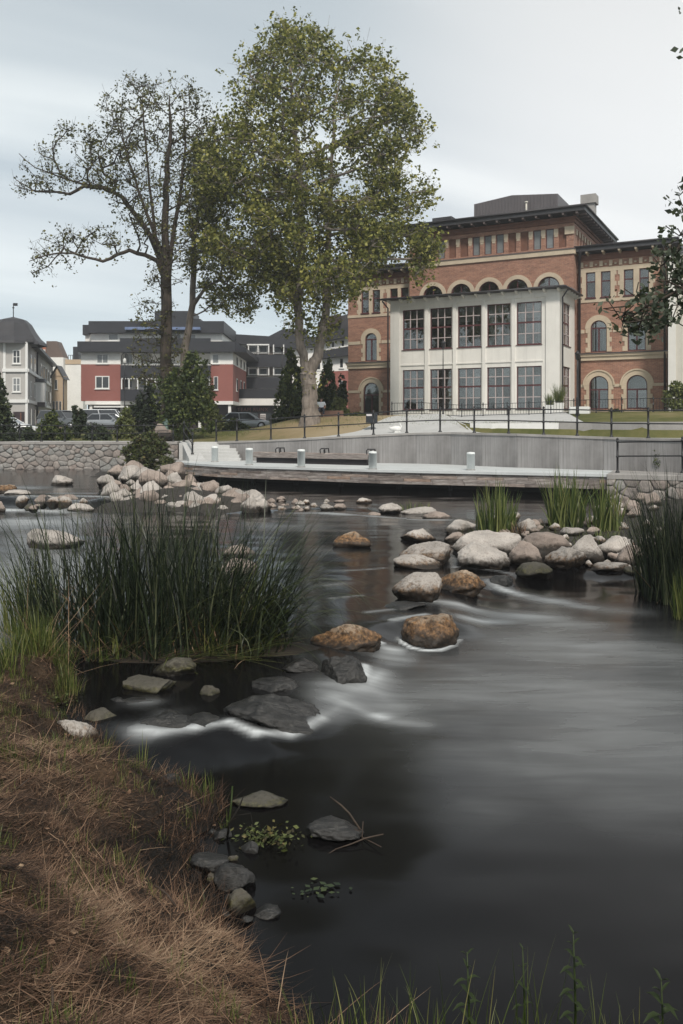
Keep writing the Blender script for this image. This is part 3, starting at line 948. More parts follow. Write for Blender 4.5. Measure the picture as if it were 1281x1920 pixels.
# ------------------------------------------------------------------ ground beyond the river
WALL = [(-7.0, 47.5, -0.90), (-4.6, 46.2, -0.80), (-2.26, 45.0, -0.68), (1.6, 43.5, -0.47), (3.4, 42.8, -0.37), (5.0, 42.0, -0.315), (6.2, 40.5, -0.34), (7.75, 38.8, -0.36), (9.0, 37.9, -0.41), (10.2, 37.0, -0.44), (11.7, 36.0, -0.50), (13.6, 33.6, -0.52), (17.0, 31.2, -0.52)]
wx_ = np.array([-400, -9.6, -9.0, -7.0] + [w[0] for w in WALL[1:]] + [400.])
wy_ = np.array([50.3, 50.3, 48.6, 47.5] + [w[1] for w in WALL[1:]] + [31.2])
wz_ = np.array([-0.98, -0.98, -0.94, -0.92] + [w[2] - 0.06 for w in WALL[1:]] + [-0.58])
def far_z(x, y):
    x = np.asarray(x, float); y = np.asarray(y, float)
    yw = np.interp(x, wx_, wy_); zw = np.interp(x, wx_, wz_)
    zp = np.interp(x, [-60, -14, -9, -6, -3.2, -1, 4, 14, 30], [-0.45, -0.45, -0.42, -0.2, 0.42, 0.58, 0.66, 0.78, 0.9])
    d = y - yw
    t_left = sst((d - 1.2) / 9.5)
    stp = np.interp(x, [6.0, 7.2], [0, 1])
    z1 = zw + (zp - zw) * t_left
    z2 = np.where(d < 5.0, zw, 0.05 + (zp - 0.05) * sst((d - 5.0) / 13))
    z2 = zw + (z2 - zw) * sst((d - 4.9) / 0.15)
    z = z1 * (1 - stp) + z2 * stp
    back = sst((y - 62) / 14)
    return z * (1 - back) + (-0.35) * back
xs_ = np.concatenate([np.linspace(-320, -45, 24), np.arange(-42, 30, 0.4), np.linspace(34, 320, 20)])
ds_ = np.concatenate([np.arange(0, 4.8, 0.4), [4.88, 4.96, 5.06, 5.2], np.arange(5.6, 24, 0.4), np.linspace(25, 320, 40)])
FX, FD = np.meshgrid(xs_, ds_)
FY = np.interp(FX, wx_, wy_) + 0.12 + FD
FZ = far_z(FX, FY)
cut = ((FX > -8) & (FX < 19) & (FD < np.interp(FX, [-7, -4, -1, 1.5, 4, 5.5, 6.2, 17], [.8, 1.0, 1.7, 3.0, 6.7, 9.0, 4.85, 4.85]))) | ((FX < -9.6) & (FD < 1.9))
FZ = FZ - 0.10 * cut
gnd = link('ground', mesh_np('ground', np.stack([FX, FY, FZ], -1).reshape(-1, 3), grid_faces(*FX.shape), M['lawn'], True))
tag(gnd, kind='structure')
def drape(name, outline_near, outline_far, mt, rows=10, lift=0.035, zf=None):
    """a paved strip laid over the ground between two edges (lists of x,y)"""
    a = np.array(outline_near); b = np.array(outline_far)
    t = np.linspace(0, 1, rows)[:, None, None]
    P = a[None] * (1 - t) + b[None] * t
    Z = (zf or far_z)(P[..., 0], P[..., 1]) + lift
    o = link(name, mesh_np(name, np.concatenate([P, Z[..., None]], -1).reshape(-1, 3), grid_faces(P.shape[0], P.shape[1]), mt, True))
    return tag(o, kind='structure')
def dense(pts, n):
    p = np.array(pts, float); s = np.concatenate([[0], np.cumsum(np.hypot(*np.diff(p[:, :2], axis=0).T))])
    q = np.linspace(0, s[-1], n)
    return np.stack([np.interp(q, s, p[:, k]) for k in range(p.shape[1])], -1)
nearp = dense([(w[0], w[1] + 0.3) for w in WALL], 80)
off = np.interp(nearp[:, 0], [-7, -4, -1, 1.0, 3, 5.5, 6.2, 6.6, 7.0, 17], [1.0, 1.2, 1.9, 3.6, 8.5, 9.8, 9.5, 4.5, 4.45, 4.45])
nearp = np.concatenate([nearp])
drape('path', nearp, nearp + np.stack([off * .0, off], -1), M['path'], 26)
e0 = np.array([(6.3, float(np.interp(6.3, wx_, wy_)) + 6.8), (7.0, float(np.interp(7.0, wx_, wy_)) + 5.6), (8.5, float(np.interp(8.5, wx_, wy_)) + 5.5), (12.0, float(np.interp(12.0, wx_, wy_)) + 5.5)])
drape('terrace_floor', dense(e0, 20), dense([(6.3, 54.0), (13.2, 50.4)], 20), M['path'], 24, 0.045)
drape('quay_path', dense([(-60, 50.45), (-9.0, 50.45)], 60), dense([(-60, 52.4), (-9.0, 52.2)], 60), M['path'], 6)
drape('terrace_paving', dense([(6.4, 54.2), (13.4, 50.6)], 20), dense([(9.2, 58.2), (22, 51.6)], 20), M['path'], 14, 0.03)
drape('street', dense([(-160, 72), (30, 72)], 60), dense([(-160, 99), (30, 99)], 60), M['street'], 12, 0.03)

# ------------------------------------------------------------------ stone walls of single stones
def voronoi_stones(w, h, n, seed, squash=0.75):
    """cells of a rubble wall w x h, each a list of corners"""
    r = np.random.default_rng(seed)
    P = []
    for k in range(n * 30):
        c = np.array([r.uniform(0, w), r.uniform(0, h)])
        if all(((c[0] - q[0]) * squash) ** 2 + (c[1] - q[1]) ** 2 > (0.62 ** 2) * (w * h / n) * squash * r.uniform(.55, 1.3) for q in P):
            P.append(c)
        if len(P) >= n: break
    out = []
    for i, p in enumerate(P):
        cell = [(0, 0), (w, 0), (w, h), (0, h)]
        for j, q in enumerate(P):
            if i == j or abs(q[0] - p[0]) > 2.2: continue
            mx, my = (p[0] + q[0]) / 2, (p[1] + q[1]) / 2
            nx, ny_ = (q[0] - p[0]) * squash ** 2, q[1] - p[1]
            new = []
            for k in range(len(cell)):
                a, b = cell[k], cell[(k + 1) % len(cell)]
                da = (a[0] - mx) * nx + (a[1] - my) * ny_; db = (b[0] - mx) * nx + (b[1] - my) * ny_
                if da <= 0: new.append(a)
                if (da < 0) != (db < 0) and abs(da - db) > 1e-9:
                    t = da / (da - db); new.append((a[0] + (b[0] - a[0]) * t, a[1] + (b[1] - a[1]) * t))
            cell = new
            if len(cell) < 3: break
        if len(cell) >= 3: out.append((p, cell))
    return out
def stone_mesh(cell, c, seed, depth=0.16, gap=0.012):
    """rounded stone standing proud of the joint; local x,z in the wall, y into it"""
    r = random.Random(seed)
    def shrink(f, g, y):
        res = []
        for (x, z) in cell:
            dx, dz = x - c[0], z - c[1]; L = math.hypot(dx, dz) + 1e-6
            k = max(0.15, (L - g) / L) * f
            res.append((dx * k, y + r.uniform(-.012, .012), dz * k))
        return res
    pr = r.uniform(0.01, 0.075)
    rings = [shrink(1, gap, depth), shrink(0.99, gap, 0.0), shrink(0.93, gap, -pr * 0.8), shrink(0.55, gap, -pr)]
    n = len(cell); vs = sum(rings, []); vs.append((0, -pr * 1.08, 0)); fs = []
    for a in range(3):
        for i in range(n):
            fs.append((a * n + i, a * n + (i + 1) % n, (a + 1) * n + (i + 1) % n, (a + 1) * n + i))
    fs += [(3 * n + i, 3 * n + (i + 1) % n, 4 * n) for i in range(n)]
    return MB().add(vs, fs, True).mesh('stone', M['wallstone'])
def stone_wall(name, label, p0, p1, z0, z1, n, seed, thick=0.6, cope=0.16, group=None, cope_mt='coping', cat='wall'):
    dx, dy = p1[0] - p0[0], p1[1] - p0[1]; w = math.hypot(dx, dy); ang = math.atan2(dy, dx)
    root = empty(name, (p0[0], p0[1], z0), ang, label, cat, group)
    h = z1 - z0 - cope
    MB().box(0, w, 0.03, thick, -1.4, h).build('wall_core', M['mortar'], root)
    for i, (c, cell) in enumerate(voronoi_stones(w, h, n, seed)):
        link('stone', stone_mesh(cell, c, seed * 1000 + i), None, root, (c[0], 0.0, c[1]))
    k = max(1, int(w / 2.4)); x = 0
    for i in range(k):
        x2 = w * (i + 1) / k
        MB().bevbox(x + .006, x2 - .006, -0.07, thick + .05, h + .004, h + cope, 0.02).build('coping_slab', M[cope_mt], root)
        x = x2
    return root
stone_wall('quay_wall', 'rubble stone quay wall at the left edge under the low railing', (-23.5, 50.0), (-9.6, 50.0), -2.6, -0.94, 175, 5)
stone_wall('stair_flank_wall', 'short rubble wall dropping towards the left end of the wooden deck', (-9.6, 49.6), (-8.55, 45.2), -2.8, -1.93, 26, 6, 0.45)
stone_wall('quay_wall', 'mossy stone quay wall holding up the right end of the deck', (10.35, 33.3), (17.5, 30.4), -2.95, -1.88, 46, 8, 3.4, 0.2)
# sloping white coping beside the steps
root = empty('stair_cheek', (-9.35, 49.3, 0), 0, 'white sloping concrete cheek beside the steps down to the deck', 'wall')
mb = MB()
ch = [(0, 0, -0.90), (0.7, 0, -0.90), (0.35, -1.2, -0.95), (1.0, -1.2, -0.95), (1.25, -3.9, -1.80), (2.1, -3.9, -1.80), (1.3, -4.2, -1.84), (2.3, -4.2, -1.84)]
vs = [(x, y, z) for x, y, z in ch] + [(x, y, -2.7) for x, y, z in ch]
fs = []
for k in range(3):
    a = k * 2
    fs += [(a, a + 2, a + 3, a + 1), (a, a + 8, a + 10, a + 2), (a + 1, a + 3, a + 11, a + 9)]
fs += [(6, 14, 15, 7), (0, 1, 9, 8)]
o = mb.add(vs, fs).build('cheek_block', M['path'], root); fix_normals(o.data)

# ------------------------------------------------------------------ steps
root = empty('stone_steps', (-8.1, 45.6, -1.9), 0, 'flight of pale concrete steps between the quay path and the deck', 'steps')
for i in range(6):
    MB().bevbox(0 - 0.02 * i, 2.7 - 0.12 * i, 0.36 * i, 0.36 * i + 0.5, 0.166 * i - (0.166 if i else 0.1), 0.166 * i + 0.16, 0.015).build('step', M['path'], root)
MB().box(-1.0, 3.0, 2.2, 5.0, -0.6, 0.93).build('landing', M['path'], root)

# ------------------------------------------------------------------ curved concrete wall
root = empty('concrete_wall', (0, 0, 0), 0, 'long curved board marked concrete wall behind the deck under the railing', 'wall')
WP = dense(WALL, 16)
def strip_block(mb, a, b, t0, t1, z0a, z0b, z1a, z1b):
    dx, dy = b[0] - a[0], b[1] - a[1]; L = math.hypot(dx, dy); nx, ny_ = -dy / L, dx / L
    vs = []
    for (p, z0, z1) in ((a, z0a, z1a), (b, z0b, z1b)):
        for t in (t0, t1):
            vs += [(p[0] + nx * t, p[1] + ny_ * t, z0), (p[0] + nx * t, p[1] + ny_ * t, z1)]
    return mb.add(vs, [(0, 4, 5, 1), (2, 3, 7, 6), (1, 5, 7, 3), (0, 2, 6, 4), (0, 1, 3, 2), (4, 6, 7, 5)])
for i in range(15):
    a, b = WP[i], WP[i + 1]
    e = 0.003
    a2 = a * (1 - e) + b * e; b2 = b * (1 - e) + a * e
    ln = math.hypot(b[0] - a[0], b[1] - a[1]); mid = (a + b) / 2; an = math.atan2(b[1] - a[1], b[0] - a[0])
    mb = MB()
    # vertical board marks are real shallow ribs
    k = 13
    for q in range(k):
        x0, x1 = -ln / 2 + .006 + (ln - .012) * q / k, -ln / 2 + .006 + (ln - .012) * (q + 1) / k
        pr = random.choice((0, 0.004, 0.008))
        za = (a[2] * (1 - q / k) + b[2] * (q / k)); zb = (a[2] * (1 - (q + 1) / k) + b[2] * ((q + 1) / k))
        vs = [(x0, -pr, LM), (x1, -pr, LM), (x1, -pr, zb - .1), (x0, -pr, za - .1), (x0, .35, LM), (x1, .35, LM), (x1, .35, zb - .1), (x0, .35, za - .1)]
        mb.add(vs, [(0, 1, 2, 3), (4, 7, 6, 5), (3, 2, 6, 7), (0, 3, 7, 4), (1, 5, 6, 2)])
    o = mb.build('wall_panel', M['concrete'], root, (mid[0], mid[1], 0)); o.rotation_euler = (0, 0, an)
    m2 = MB(); strip_block(m2, a2 - np.append(mid[:2], 0), b2 - np.append(mid[:2], 0), -0.05, 0.42, a[2] - .098, b[2] - .098, a[2], b[2])
    m2.build('coping_slab', M['coping'], root, (mid[0], mid[1], 0))
# low white and grey walls up on the terrace
def low_wall(label, pts, z0, z1, mt):
    root = empty('low_wall', (pts[0][0], pts[0][1], 0), 0, label, 'wall')
    mb = MB()
    for a, b in zip(pts[:-1], pts[1:]):
        o_ = (pts[0][0], pts[0][1])
        strip_block(mb, (a[0] - o_[0], a[1] - o_[1]), (b[0] - o_[0], b[1] - o_[1]), 0, 0.35, z0, z0, z1, z1)
    mb.build('wall_body', M[mt], root)
    return root
def along_step(x0, x1, n):
    return [(x, float(np.interp(x, wx_, wy_)) + 4.93) for x in np.linspace(x0, x1, n)]
low_wall('low white concrete wall on the terrace behind the middle of the railing', along_step(6.75, 10.6, 9), -0.5, 0.12, 'white_stucco')
low_wall('plain grey concrete retaining wall right of the low white wall', along_step(10.62, 16.5, 10), -0.7, 0.17, 'coping')
t0_, t1_ = atY(975, 0, 49.2), atY(1078, 0, 46.8)
low_wall('long brown low step in front of the white planters', [(t0_.x, t0_.y), (t1_.x, t1_.y)], 0.0, 0.36, 'bench_brick')

# ------------------------------------------------------------------ deck
DK = [(-8.7, 44.9), (-7.6, 43.2), (-6.0, 41.3), (-4.2, 40.0), (-1.9, 38.75), (1.35, 36.8), (3.3, 36.0), (5.35, 35.3), (7.6, 34.4), (10.4, 33.35)]
FR = dense(DK, 49)
BK = dense([(-8.9, 46.0)] + [(w[0], w[1] - .02) for w in WALL[:11]], 49)
deck = empty('wooden_deck', (0, 0, 0), 0, 'long curved wooden deck over the water with a weathered plank edge', 'deck')
n = 49
V = []
for z in (-2.0, -1.9):
    for row in (FR - np.array([0, 0.10]), BK):
        V += [(p[0], p[1], z) for p in row]
Fq = []
for i in range(n - 1):
    Fq += [(2 * n + i, 2 * n + i + 1, 3 * n + i + 1, 3 * n + i), (i, n + i, n + i + 1, i + 1), (i, i + 1, 2 * n + i + 1, 2 * n + i)]
Fq += [(0, 2 * n, 3 * n, n), (n - 1, 2 * n - 1, 4 * n - 1, 3 * n - 1)]
dm = MB().add(V, Fq).build('deck_slab', M['deck'], deck)
rr = random.Random(3)
for row in range(4):
    i = 0
    cum = np.concatenate([[0], np.cumsum(np.hypot(*np.diff(FR, axis=0).T))])
    s = rr.uniform(-0.6, 0)
    while s < cum[-1]:
        L = rr.uniform(0.75, 1.6)
        a, b = max(s, 0), min(s + L, cum[-1])
        s += L
        if b - a < 0.1: continue
        pa = np.array([np.interp(a + .006, cum, FR[:, k]) for k in (0, 1)]); pb = np.array([np.interp(b - .006, cum, FR[:, k]) for k in (0, 1)])
        mid = (pa + pb) / 2; ln = np.hypot(*(pb - pa)); an = math.atan2(pb[1] - pa[1], pb[0] - pa[0])
        zt = -2.004 - row * 0.122; pr = rr.uniform(0, 0.025)
        o = MB().bevbox(-ln / 2, ln / 2, -pr, 0.06, -0.118, 0, 0.008).build('plank', M['plank'], deck, (mid[0], mid[1], zt)); o.rotation_euler = (0, 0, an)
mb = MB()
for t in np.linspace(0.06, 0.94, 9):
    k = int(t * 48); a, b = FR[k], BK[k]
    p = a * 0.75 + b * 0.25
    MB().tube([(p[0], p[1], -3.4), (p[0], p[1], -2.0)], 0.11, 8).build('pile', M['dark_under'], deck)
mb = MB()
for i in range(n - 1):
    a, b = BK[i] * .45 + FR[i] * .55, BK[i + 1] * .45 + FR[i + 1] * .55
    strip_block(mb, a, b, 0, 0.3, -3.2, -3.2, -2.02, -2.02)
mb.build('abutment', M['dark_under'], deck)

# bollards
BOL = [(403, 866, 'leftmost of the five'), (467.5, 872, 'second from the left of the five'), (565, 876, 'middle one of the five'), (699, 880, 'second from the right of the five'), (883, 881.5, 'rightmost')]
bm = MB().lathe([(0.16, 0), (0.16, 0.62), (0.163, 0.62), (0.163, 0.66), (0.15, 0.70), (0.05, 0.715)], 20).mesh('bollard_shell', M['bollard'])
bb = MB().lathe([(0.18, 0), (0.18, 0.02), (0.165, 0.03)], 16).mesh('base_ring', M['coping'])
BOLNEAR = ['at the foot of the steps', 'between the steps and the bench', 'before the left half of the bench', 'by the right end of the bench', 'standing alone right of the bench']
for (u, v, pos), nr in zip(BOL, BOLNEAR):
    p = atZ(u, v, -1.9)
    r_ = empty('bollard', (p.x, p.y, -1.9), 0, 'white bollard %s, %s' % (nr, pos), 'bollard', 'white bollards along the deck')
    s_ = (880 - 846) / 1600 * p.y / 0.715 * (1.0 if u < 600 else 1.0)
    o = link('bollard_shell', bm, None, r_); link('base_ring', bb, None, r_)
    r_.scale = (1.1, 1.1, min(1.15, s_))

# bench with hoop arm rests
pa, pb = atZ(474, 867.5, -1.9), atZ(691, 873, -1.9)
ang = math.atan2(pb.y - pa.y, pb.x - pa.x); L = (pb - pa).length
bench = empty('deck_bench', (pa.x, pa.y, -1.9), ang, 'long low wooden bench with black hoop armrests against the concrete wall', 'bench')
for k in range(4):
    MB().bevbox(0, L, 0.02 + k * 0.135, 0.145 + k * 0.135, 0.48, 0.55, 0.01).build('seat_slat', M['plank'], bench)
MB().bevbox(0.02, L - .02, -0.02, 0.015, 0.28, 0.52, 0.006).build('front_board', M['plank'], bench)
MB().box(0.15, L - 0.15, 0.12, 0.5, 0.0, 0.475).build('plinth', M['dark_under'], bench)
for x in (L * 0.21, L * 0.60, L * 0.985):
    mb = MB()
    for dx in (0, 0.22):
        mb.tube([(x + dx, 0.05, 0.48), (x + dx - .02, 0.03, 0.70), (x + dx + .03, 0.06, 0.77), (x + dx, 0.45, 0.77), (x + dx, 0.5, 0.48)], 0.032, 6)
    mb.build('armrest', M['iron'], bench)

# ------------------------------------------------------------------ railings
_post = {}
def post_mesh(h, r=0.035):
    k = (round(h, 2), r)
    if k not in _post:
        _post[k] = MB().lathe([(r * 2.0, 0), (r * 2.0, .03), (r * 1.2, .07), (r, .10), (r, h * .46), (r * 1.5, h * .46 + .01), (r * 1.5, h * .46 + .06), (r, h * .46 + .07), (r, h - .1), (r * 1.5, h - .09), (r * 1.5, h - .03), (r * .7, h - .02), (r * 1.25, h + .02), (r * 1.1, h + .06), (r * .2, h + .09)], 8).mesh('post', M['iron'])
    return _post[k]
def railing(label, pts, h, rails=(0.96, 0.50), r=0.045, rr_=0.03, balusters=0, name='railing', rails_follow=None):
    o0 = pts[0]
    root = empty(name, o0, 0, label, 'railing')
    L = [(p[0] - o0[0], p[1] - o0[1], p[2] - o0[2]) for p in pts]
    for p in L:
        link('post', post_mesh(h, r), None, root, p)
    for f in rails:
        MB().tube([(p[0], p[1], p[2] + h * f) for p in L], rr_, 6).build('rail', M['iron'], root)
    if balusters:
        mb = MB()
        for a, b in zip(L[:-1], L[1:]):
            d = math.hypot(b[0] - a[0], b[1] - a[1]); k = int(d / balusters)
            for i in range(1, k):
                t = i / k; x, y, z = [a[q] + (b[q] - a[q]) * t for q in range(3)]
                mb.tube([(x, y, z + h * .1), (x, y, z + h * .95)], 0.009, 4, False)
        tag(mb.build('balusters', M['iron'], root), kind='stuff')
    return root
def on_wall(u, off=0.2):
    """post position on the curved wall seen in column u"""
    a = (u - CU) / FOC
    P = dense(WALL, 400); P = P + np.array([0, off, 0])
    k = int(np.argmin(np.abs(P[:, 0] / P[:, 1] - a)))
    return tuple(P[k])
railing('black iron railing with two rails along the top of the curved concrete wall',
        [on_wall(u) for u in (404, 443.5, 508, 572, 636, 699.5, 762, 826, 890, 953.5, 1018, 1081, 1146, 1215, 1290)], 1.18)
qp = [(x, 50.25, -0.94) for x in [(u - CU) / FOC * 50.25 for u in (-40, -3, 37, 78, 122, 173, 220, 270, 325)]]
railing('black iron railing on the left stone quay wall in front of the shrubs', qp, 0.98, (0.97, 0.5), 0.042)
railing('short black handrail stepping down beside the concrete steps', [(atY(345, 0, 48.7).x, 48.7, -0.93), (atY(361, 0, 46.2).x, 46.2, -1.55)], 1.12, (0.94, 0.5))
railing('black railing end at the lower right on the stone quay beside the deck', [(atY(1158, 0, 34.0).x, 34.0, -1.87), (atY(1280, 0, 32.4).x, 32.4, -1.80), (15.6, 31.3, -1.78)], 1.30, (0.93, 0.50), 0.045)
tp = []
for u, Y in ((735, 53.5), (791, 53.0), (866, 52.3), (906, 51.8), (951, 51.2), (992, 50.6), (1033, 50.0), (1076, 49.3), (1118, 48.7), (1166, 48.0), (1225, 47), (1290, 46)):
    x = (u - CU) / FOC * Y
    tp.append((x, Y, float(far_z(x, Y)) if u < 900 else max(float(far_z(x, Y)), 0.30)))
z_top = 1.12
root = railing('far black railing of thin upright bars in front of the white annex', tp, 0.78, (0.97, 0.12), 0.028, 0.018, 0.16)

# ------------------------------------------------------------------ lamps, bin, swan, planters
def lamp_post(label, u, Y, vtop, vbase=None, head='arch', r=0.05, gz=None):
    p = atY(u, 0, Y); z0 = float(far_z(p.x, Y)) if gz is None else gz
    ztop = (HV - vtop) / FOC * Y; H = ztop - z0
    root = empty('street_lamp', (p.x, Y, z0), 0, label, 'street lamp')
    MB().lathe([(r * 2.4, 0), (r * 2.4, .08), (r * 1.7, .15), (r * 1.5, .9), (r * 1.8, .95), (r, 1.05), (r, H * .72), (r * .8, H - .3)], 10).build('pole', M['iron'], root)
    if head == 'arch':
        w = 0.32; hb = H - 1.15
        MB().tube([(-w, 0, hb), (-w, 0, H - .35)] + [(-w * math.cos(PI * k / 8), 0, H - .35 + .35 * math.sin(PI * k / 8)) for k in range(1, 8)] + [(w, 0, H - .35), (w, 0, hb)], 0.035, 6).build('arch_frame', M['iron'], root)
        MB().box(-w, w, -.03, .03, hb - .06, hb).build('cross_arm', M['iron'], root)
        MB().lathe([(0.05, 0), (0.17, .08), (0.15, .42), (0.04, .55)], 10, (0, 0, hb + .12)).build('lantern', M['lamp_glass'], root)
    else:
        MB().lathe([(0.05, 0), (0.11, .05), (0.13, .32), (0.17, .36), (0.03, .52)], 10, (0, 0, H - .45)).build('lantern', M['iron'], root)
    return root
lamp_post('black street lamp with an arched head before the left red block', 234, 82, 662)
lamp_post('thin black lamp post in front of the dark balconies', 529, 78, 650, head='plain', r=.06)
lamp_post('tall thin black lamp post standing in front of the white annex', 831, 52.0, 640, head='none', r=.028)
lamp_post('dark iron post right of the white annex by the drainpipe', 1083, 47.5, 660, head='none', r=.055)

p = atY(697, 0, 47.6); z0 = float(far_z(p.x, 47.6))
root = empty('litter_bin', (p.x, 47.6, z0), 0, 'dark litter bin by the railing in front of the arched door', 'litter bin')
MB().tube([(0, 0, 0), (0, 0, .5)], .04, 8).build('stand', M['iron'], root)
MB().bevbox(-.32, .32, -.22, .22, .42, .98, .04).build('bin_body', M['car_dark'], root)
MB().bevbox(-.30, .02, -.225, -.1, .80, .92, .02).build('opening_flap', M['paper'], root)

p = atY(744, 0, 45.6); z0 = float(far_z(p.x, 45.6)) + 0.035
root = empty('bird_sculpture', (p.x, 45.6, z0), 0, 'small white bird shaped sculpture with a raised neck on the path', 'sculpture')
mb = MB()
mb.tube([(-.42, 0, .28), (-.30, 0, .20), (-.1, 0, .19), (.12, 0, .17), (.24, 0, .16)], [.02, .09, .16, .17, .06], 10)
mb.build('bird_body', M['white_paint'], root)
MB().tube([(.20, 0, .16), (.24, 0, .32), (.17, 0, .45), (.19, 0, .56), (.25, 0, .58), (.33, 0, .54)], [.06, .045, .035, .04, .045, .012], 8).build('neck', M['white_paint'], root)
MB().box(-.12, .2, -.1, .1, -.02, .05).build('foot_plate', M['white_paint'], root)

def planter(label, u, Y, w, h, mt='white_paint', tw=1.0, z0=None):
    p = atY(u, 0, Y); z = float(far_z(p.x, Y)) if z0 is None else z0
    root = empty('planter', (p.x, Y, z), R(-27), label, 'planter')
    a, b = w / 2 * .78, w / 2
    if tw:
        vs = [(-a, -a, 0), (a, -a, 0), (a, a, 0), (-a, a, 0), (-b, -b, h), (b, -b, h), (b, b, h), (-b, b, h)]
        MB().add(vs, [(0, 3, 2, 1), (4, 5, 6, 7), (0, 1, 5, 4), (1, 2, 6, 5), (2, 3, 7, 6), (3, 0, 4, 7)]).build('planter_box', M[mt], root)
    else:
        MB().bevbox(-b, b, -b * .5, b * .5, 0, h, .03).build('planter_box', M[mt], root)
    MB().box(-b * .85, b * .85, -b * (.85 if tw else .4), b * (.85 if tw else .4), h - .01, h + .012).build('soil', M['soil'], root)
    return root
def tuft(root, n, h, r, mt, z=0.0, leanmax=0.7, w=0.02, name='foliage'):
    th = rng.uniform(0, 2 * PI, n); rr2 = r * np.sqrt(rng.uniform(0, 1, n))
    base = np.stack([rr2 * np.cos(th), rr2 * np.sin(th), np.full(n, z)], -1)
    V, F, A = blades(base, h * rng.uniform(.55, 1.1, n), np.full(n, w), th + rng.normal(0, .5, n), rng.uniform(0, leanmax * .5, n), rng.uniform(0, leanmax, n), 5)
    return link(name, mesh_np(name, V, F, M[mt], False, {'var': A}), None, root)
pl = planter('square white planter with a tall feathery grass at the annex corner', 1048, 52.2, .55, .62); tuft(pl, 220, 1.25, .22, 'rush_light', .62, .9, .02)
pl = planter('square white planter with short upright plants left of the tall grass', 1031, 51.6, .5, .5); tuft(pl, 120, .75, .22, 'iris', .5, .6, .03)
pl = planter('long low white planter box on the terrace beside the dark post', 1087, 48.6, 1.1, .40, tw=0)

# ------------------------------------------------------------------ thin damp air
hz_ = MB().box(-170, 170, -8, 150, -5.5, 40).build('haze', None)
hm = bpy.data.materials.new('thin_haze'); hm.use_nodes = True
hm.node_tree.nodes.remove(hm.node_tree.nodes['Principled BSDF'])
pv = hm.node_tree.nodes.new('ShaderNodeVolumePrincipled')
pv.inputs['Color'].default_value = (0.93, 0.95, 0.97, 1)
pv.inputs['Density'].default_value = 0.0008
pv.inputs['Anisotropy'].default_value = 0.2
hm.node_tree.links.new(pv.outputs[0], hm.node_tree.nodes['Material Output'].inputs['Volume'])
hz_.data.materials.append(hm)
tag(hz_, kind='stuff')

# ================================================================== BUILDINGS
A = Frame(14.3, 56.0, R(-27.7))
GZ0 = 0.55
def grid_window(root, x0, x1, z0, z1, y, cols, splits, rows, mt='maroon', name='window', curtain=0.5, thick=0.07):
    """casement: coloured frame, sash bars, then single panes. splits: heights of the heavy transoms"""
    fr = MB()
    t = thick; yf0, yf1 = y + .09, y + .17
    fr.box(x0, x1, yf0, yf1, z0, z0 + t); fr.box(x0, x1, yf0, yf1, z1 - t, z1)
    fr.box(x0, x0 + t, yf0 + .002, yf1 - .002, z0 + t, z1 - t); fr.box(x1 - t, x1, yf0 + .002, yf1 - .002, z0 + t, z1 - t)
    for sp in splits:
        fr.box(x0 + t, x1 - t, yf0 - .01, yf1, sp - t * .8, sp + t * .8)
    fr.box(x0 - .05, x1 + .05, y - .06, y + .10, z0 - .05, z0 - .002)
    w = fr.build(name, M[mt], root)
    lev = [z0 + t] + [x for sp in splits for x in (sp - t * .8, sp + t * .8)] + [z1 - t]
    bars = MB(); bw = .06
    xs = [x0 + t + (x1 - x0 - 2 * t) * i / cols for i in range(cols + 1)]
    for k in range(0, len(lev), 2):
        a, b = lev[k], lev[k + 1]
        for x in xs[1:-1]:
            bars.box(x - bw / 2, x + bw / 2, yf0 - .015, yf0 + .04, a, b)
        zs = [a + (b - a) * j / rows for j in range(rows + 1)]
        for z in zs[1:-1]:
            for i in range(cols):
                bars.box(xs[i] + bw / 2, xs[i + 1] - bw / 2, yf0 - .01, yf0 + .035, z - .028, z + .028)
        for i in range(cols):
            for j in range(rows):
                pane(w, xs[i] + .002, xs[i + 1] - .002, zs[j] + .002, zs[j + 1] - .002, y + .125)
    bars.build('glazing_bars', M['muntin'], w)
    if random.random() < .5:
        hgt = (z1 - z0) * random.uniform(.18, .5)
        MB().box(x0 + .04, x1 - .04, y + .26, y + .27, z1 - hgt, z1).build('blind', M['curtain'], w)
    if curtain and random.random() < .8:
        mb = MB()
        W = x1 - x0
        kind = random.random()
        if kind < curtain:
            mb = curtain_mesh(x0 + .03, x0 + W * random.uniform(.18, .34), z0, z1, y + .34)
            mb.build('curtain', M['curtain'], w)
            curtain_mesh(x1 - W * random.uniform(.15, .38), x1 - .03, z0, z1, y + .34).build('curtain', M['curtain'], w)
    return w

# ---------- white annex
annex = A.root('building_annex', 'two storey white rendered annex with tall gridded maroon windows', 'building', 0)
sL = A.px(732, 600)[0]; sR = 0.0
bays = [(754, 794), (805.5, 846.5), (857.5, 901.5), (912.5, 956.5), (968, 1015)]
zU0, zU1, zUm = 5.42, 8.28, 6.92
zD0, zD1, zDm = 1.12, 3.98, 2.70
bs = [(A.px(a, 700)[0], A.px(b, 700)[0]) for a, b in bays]
holes = []
for a, b in bs:
    holes += [(a, b, zU0, zU1), (a, b, zD0, zD1)]
mb = MB()
wall_holes(mb, sL, sR, -0.6, 9.0, 0.10, holes, 0.3)
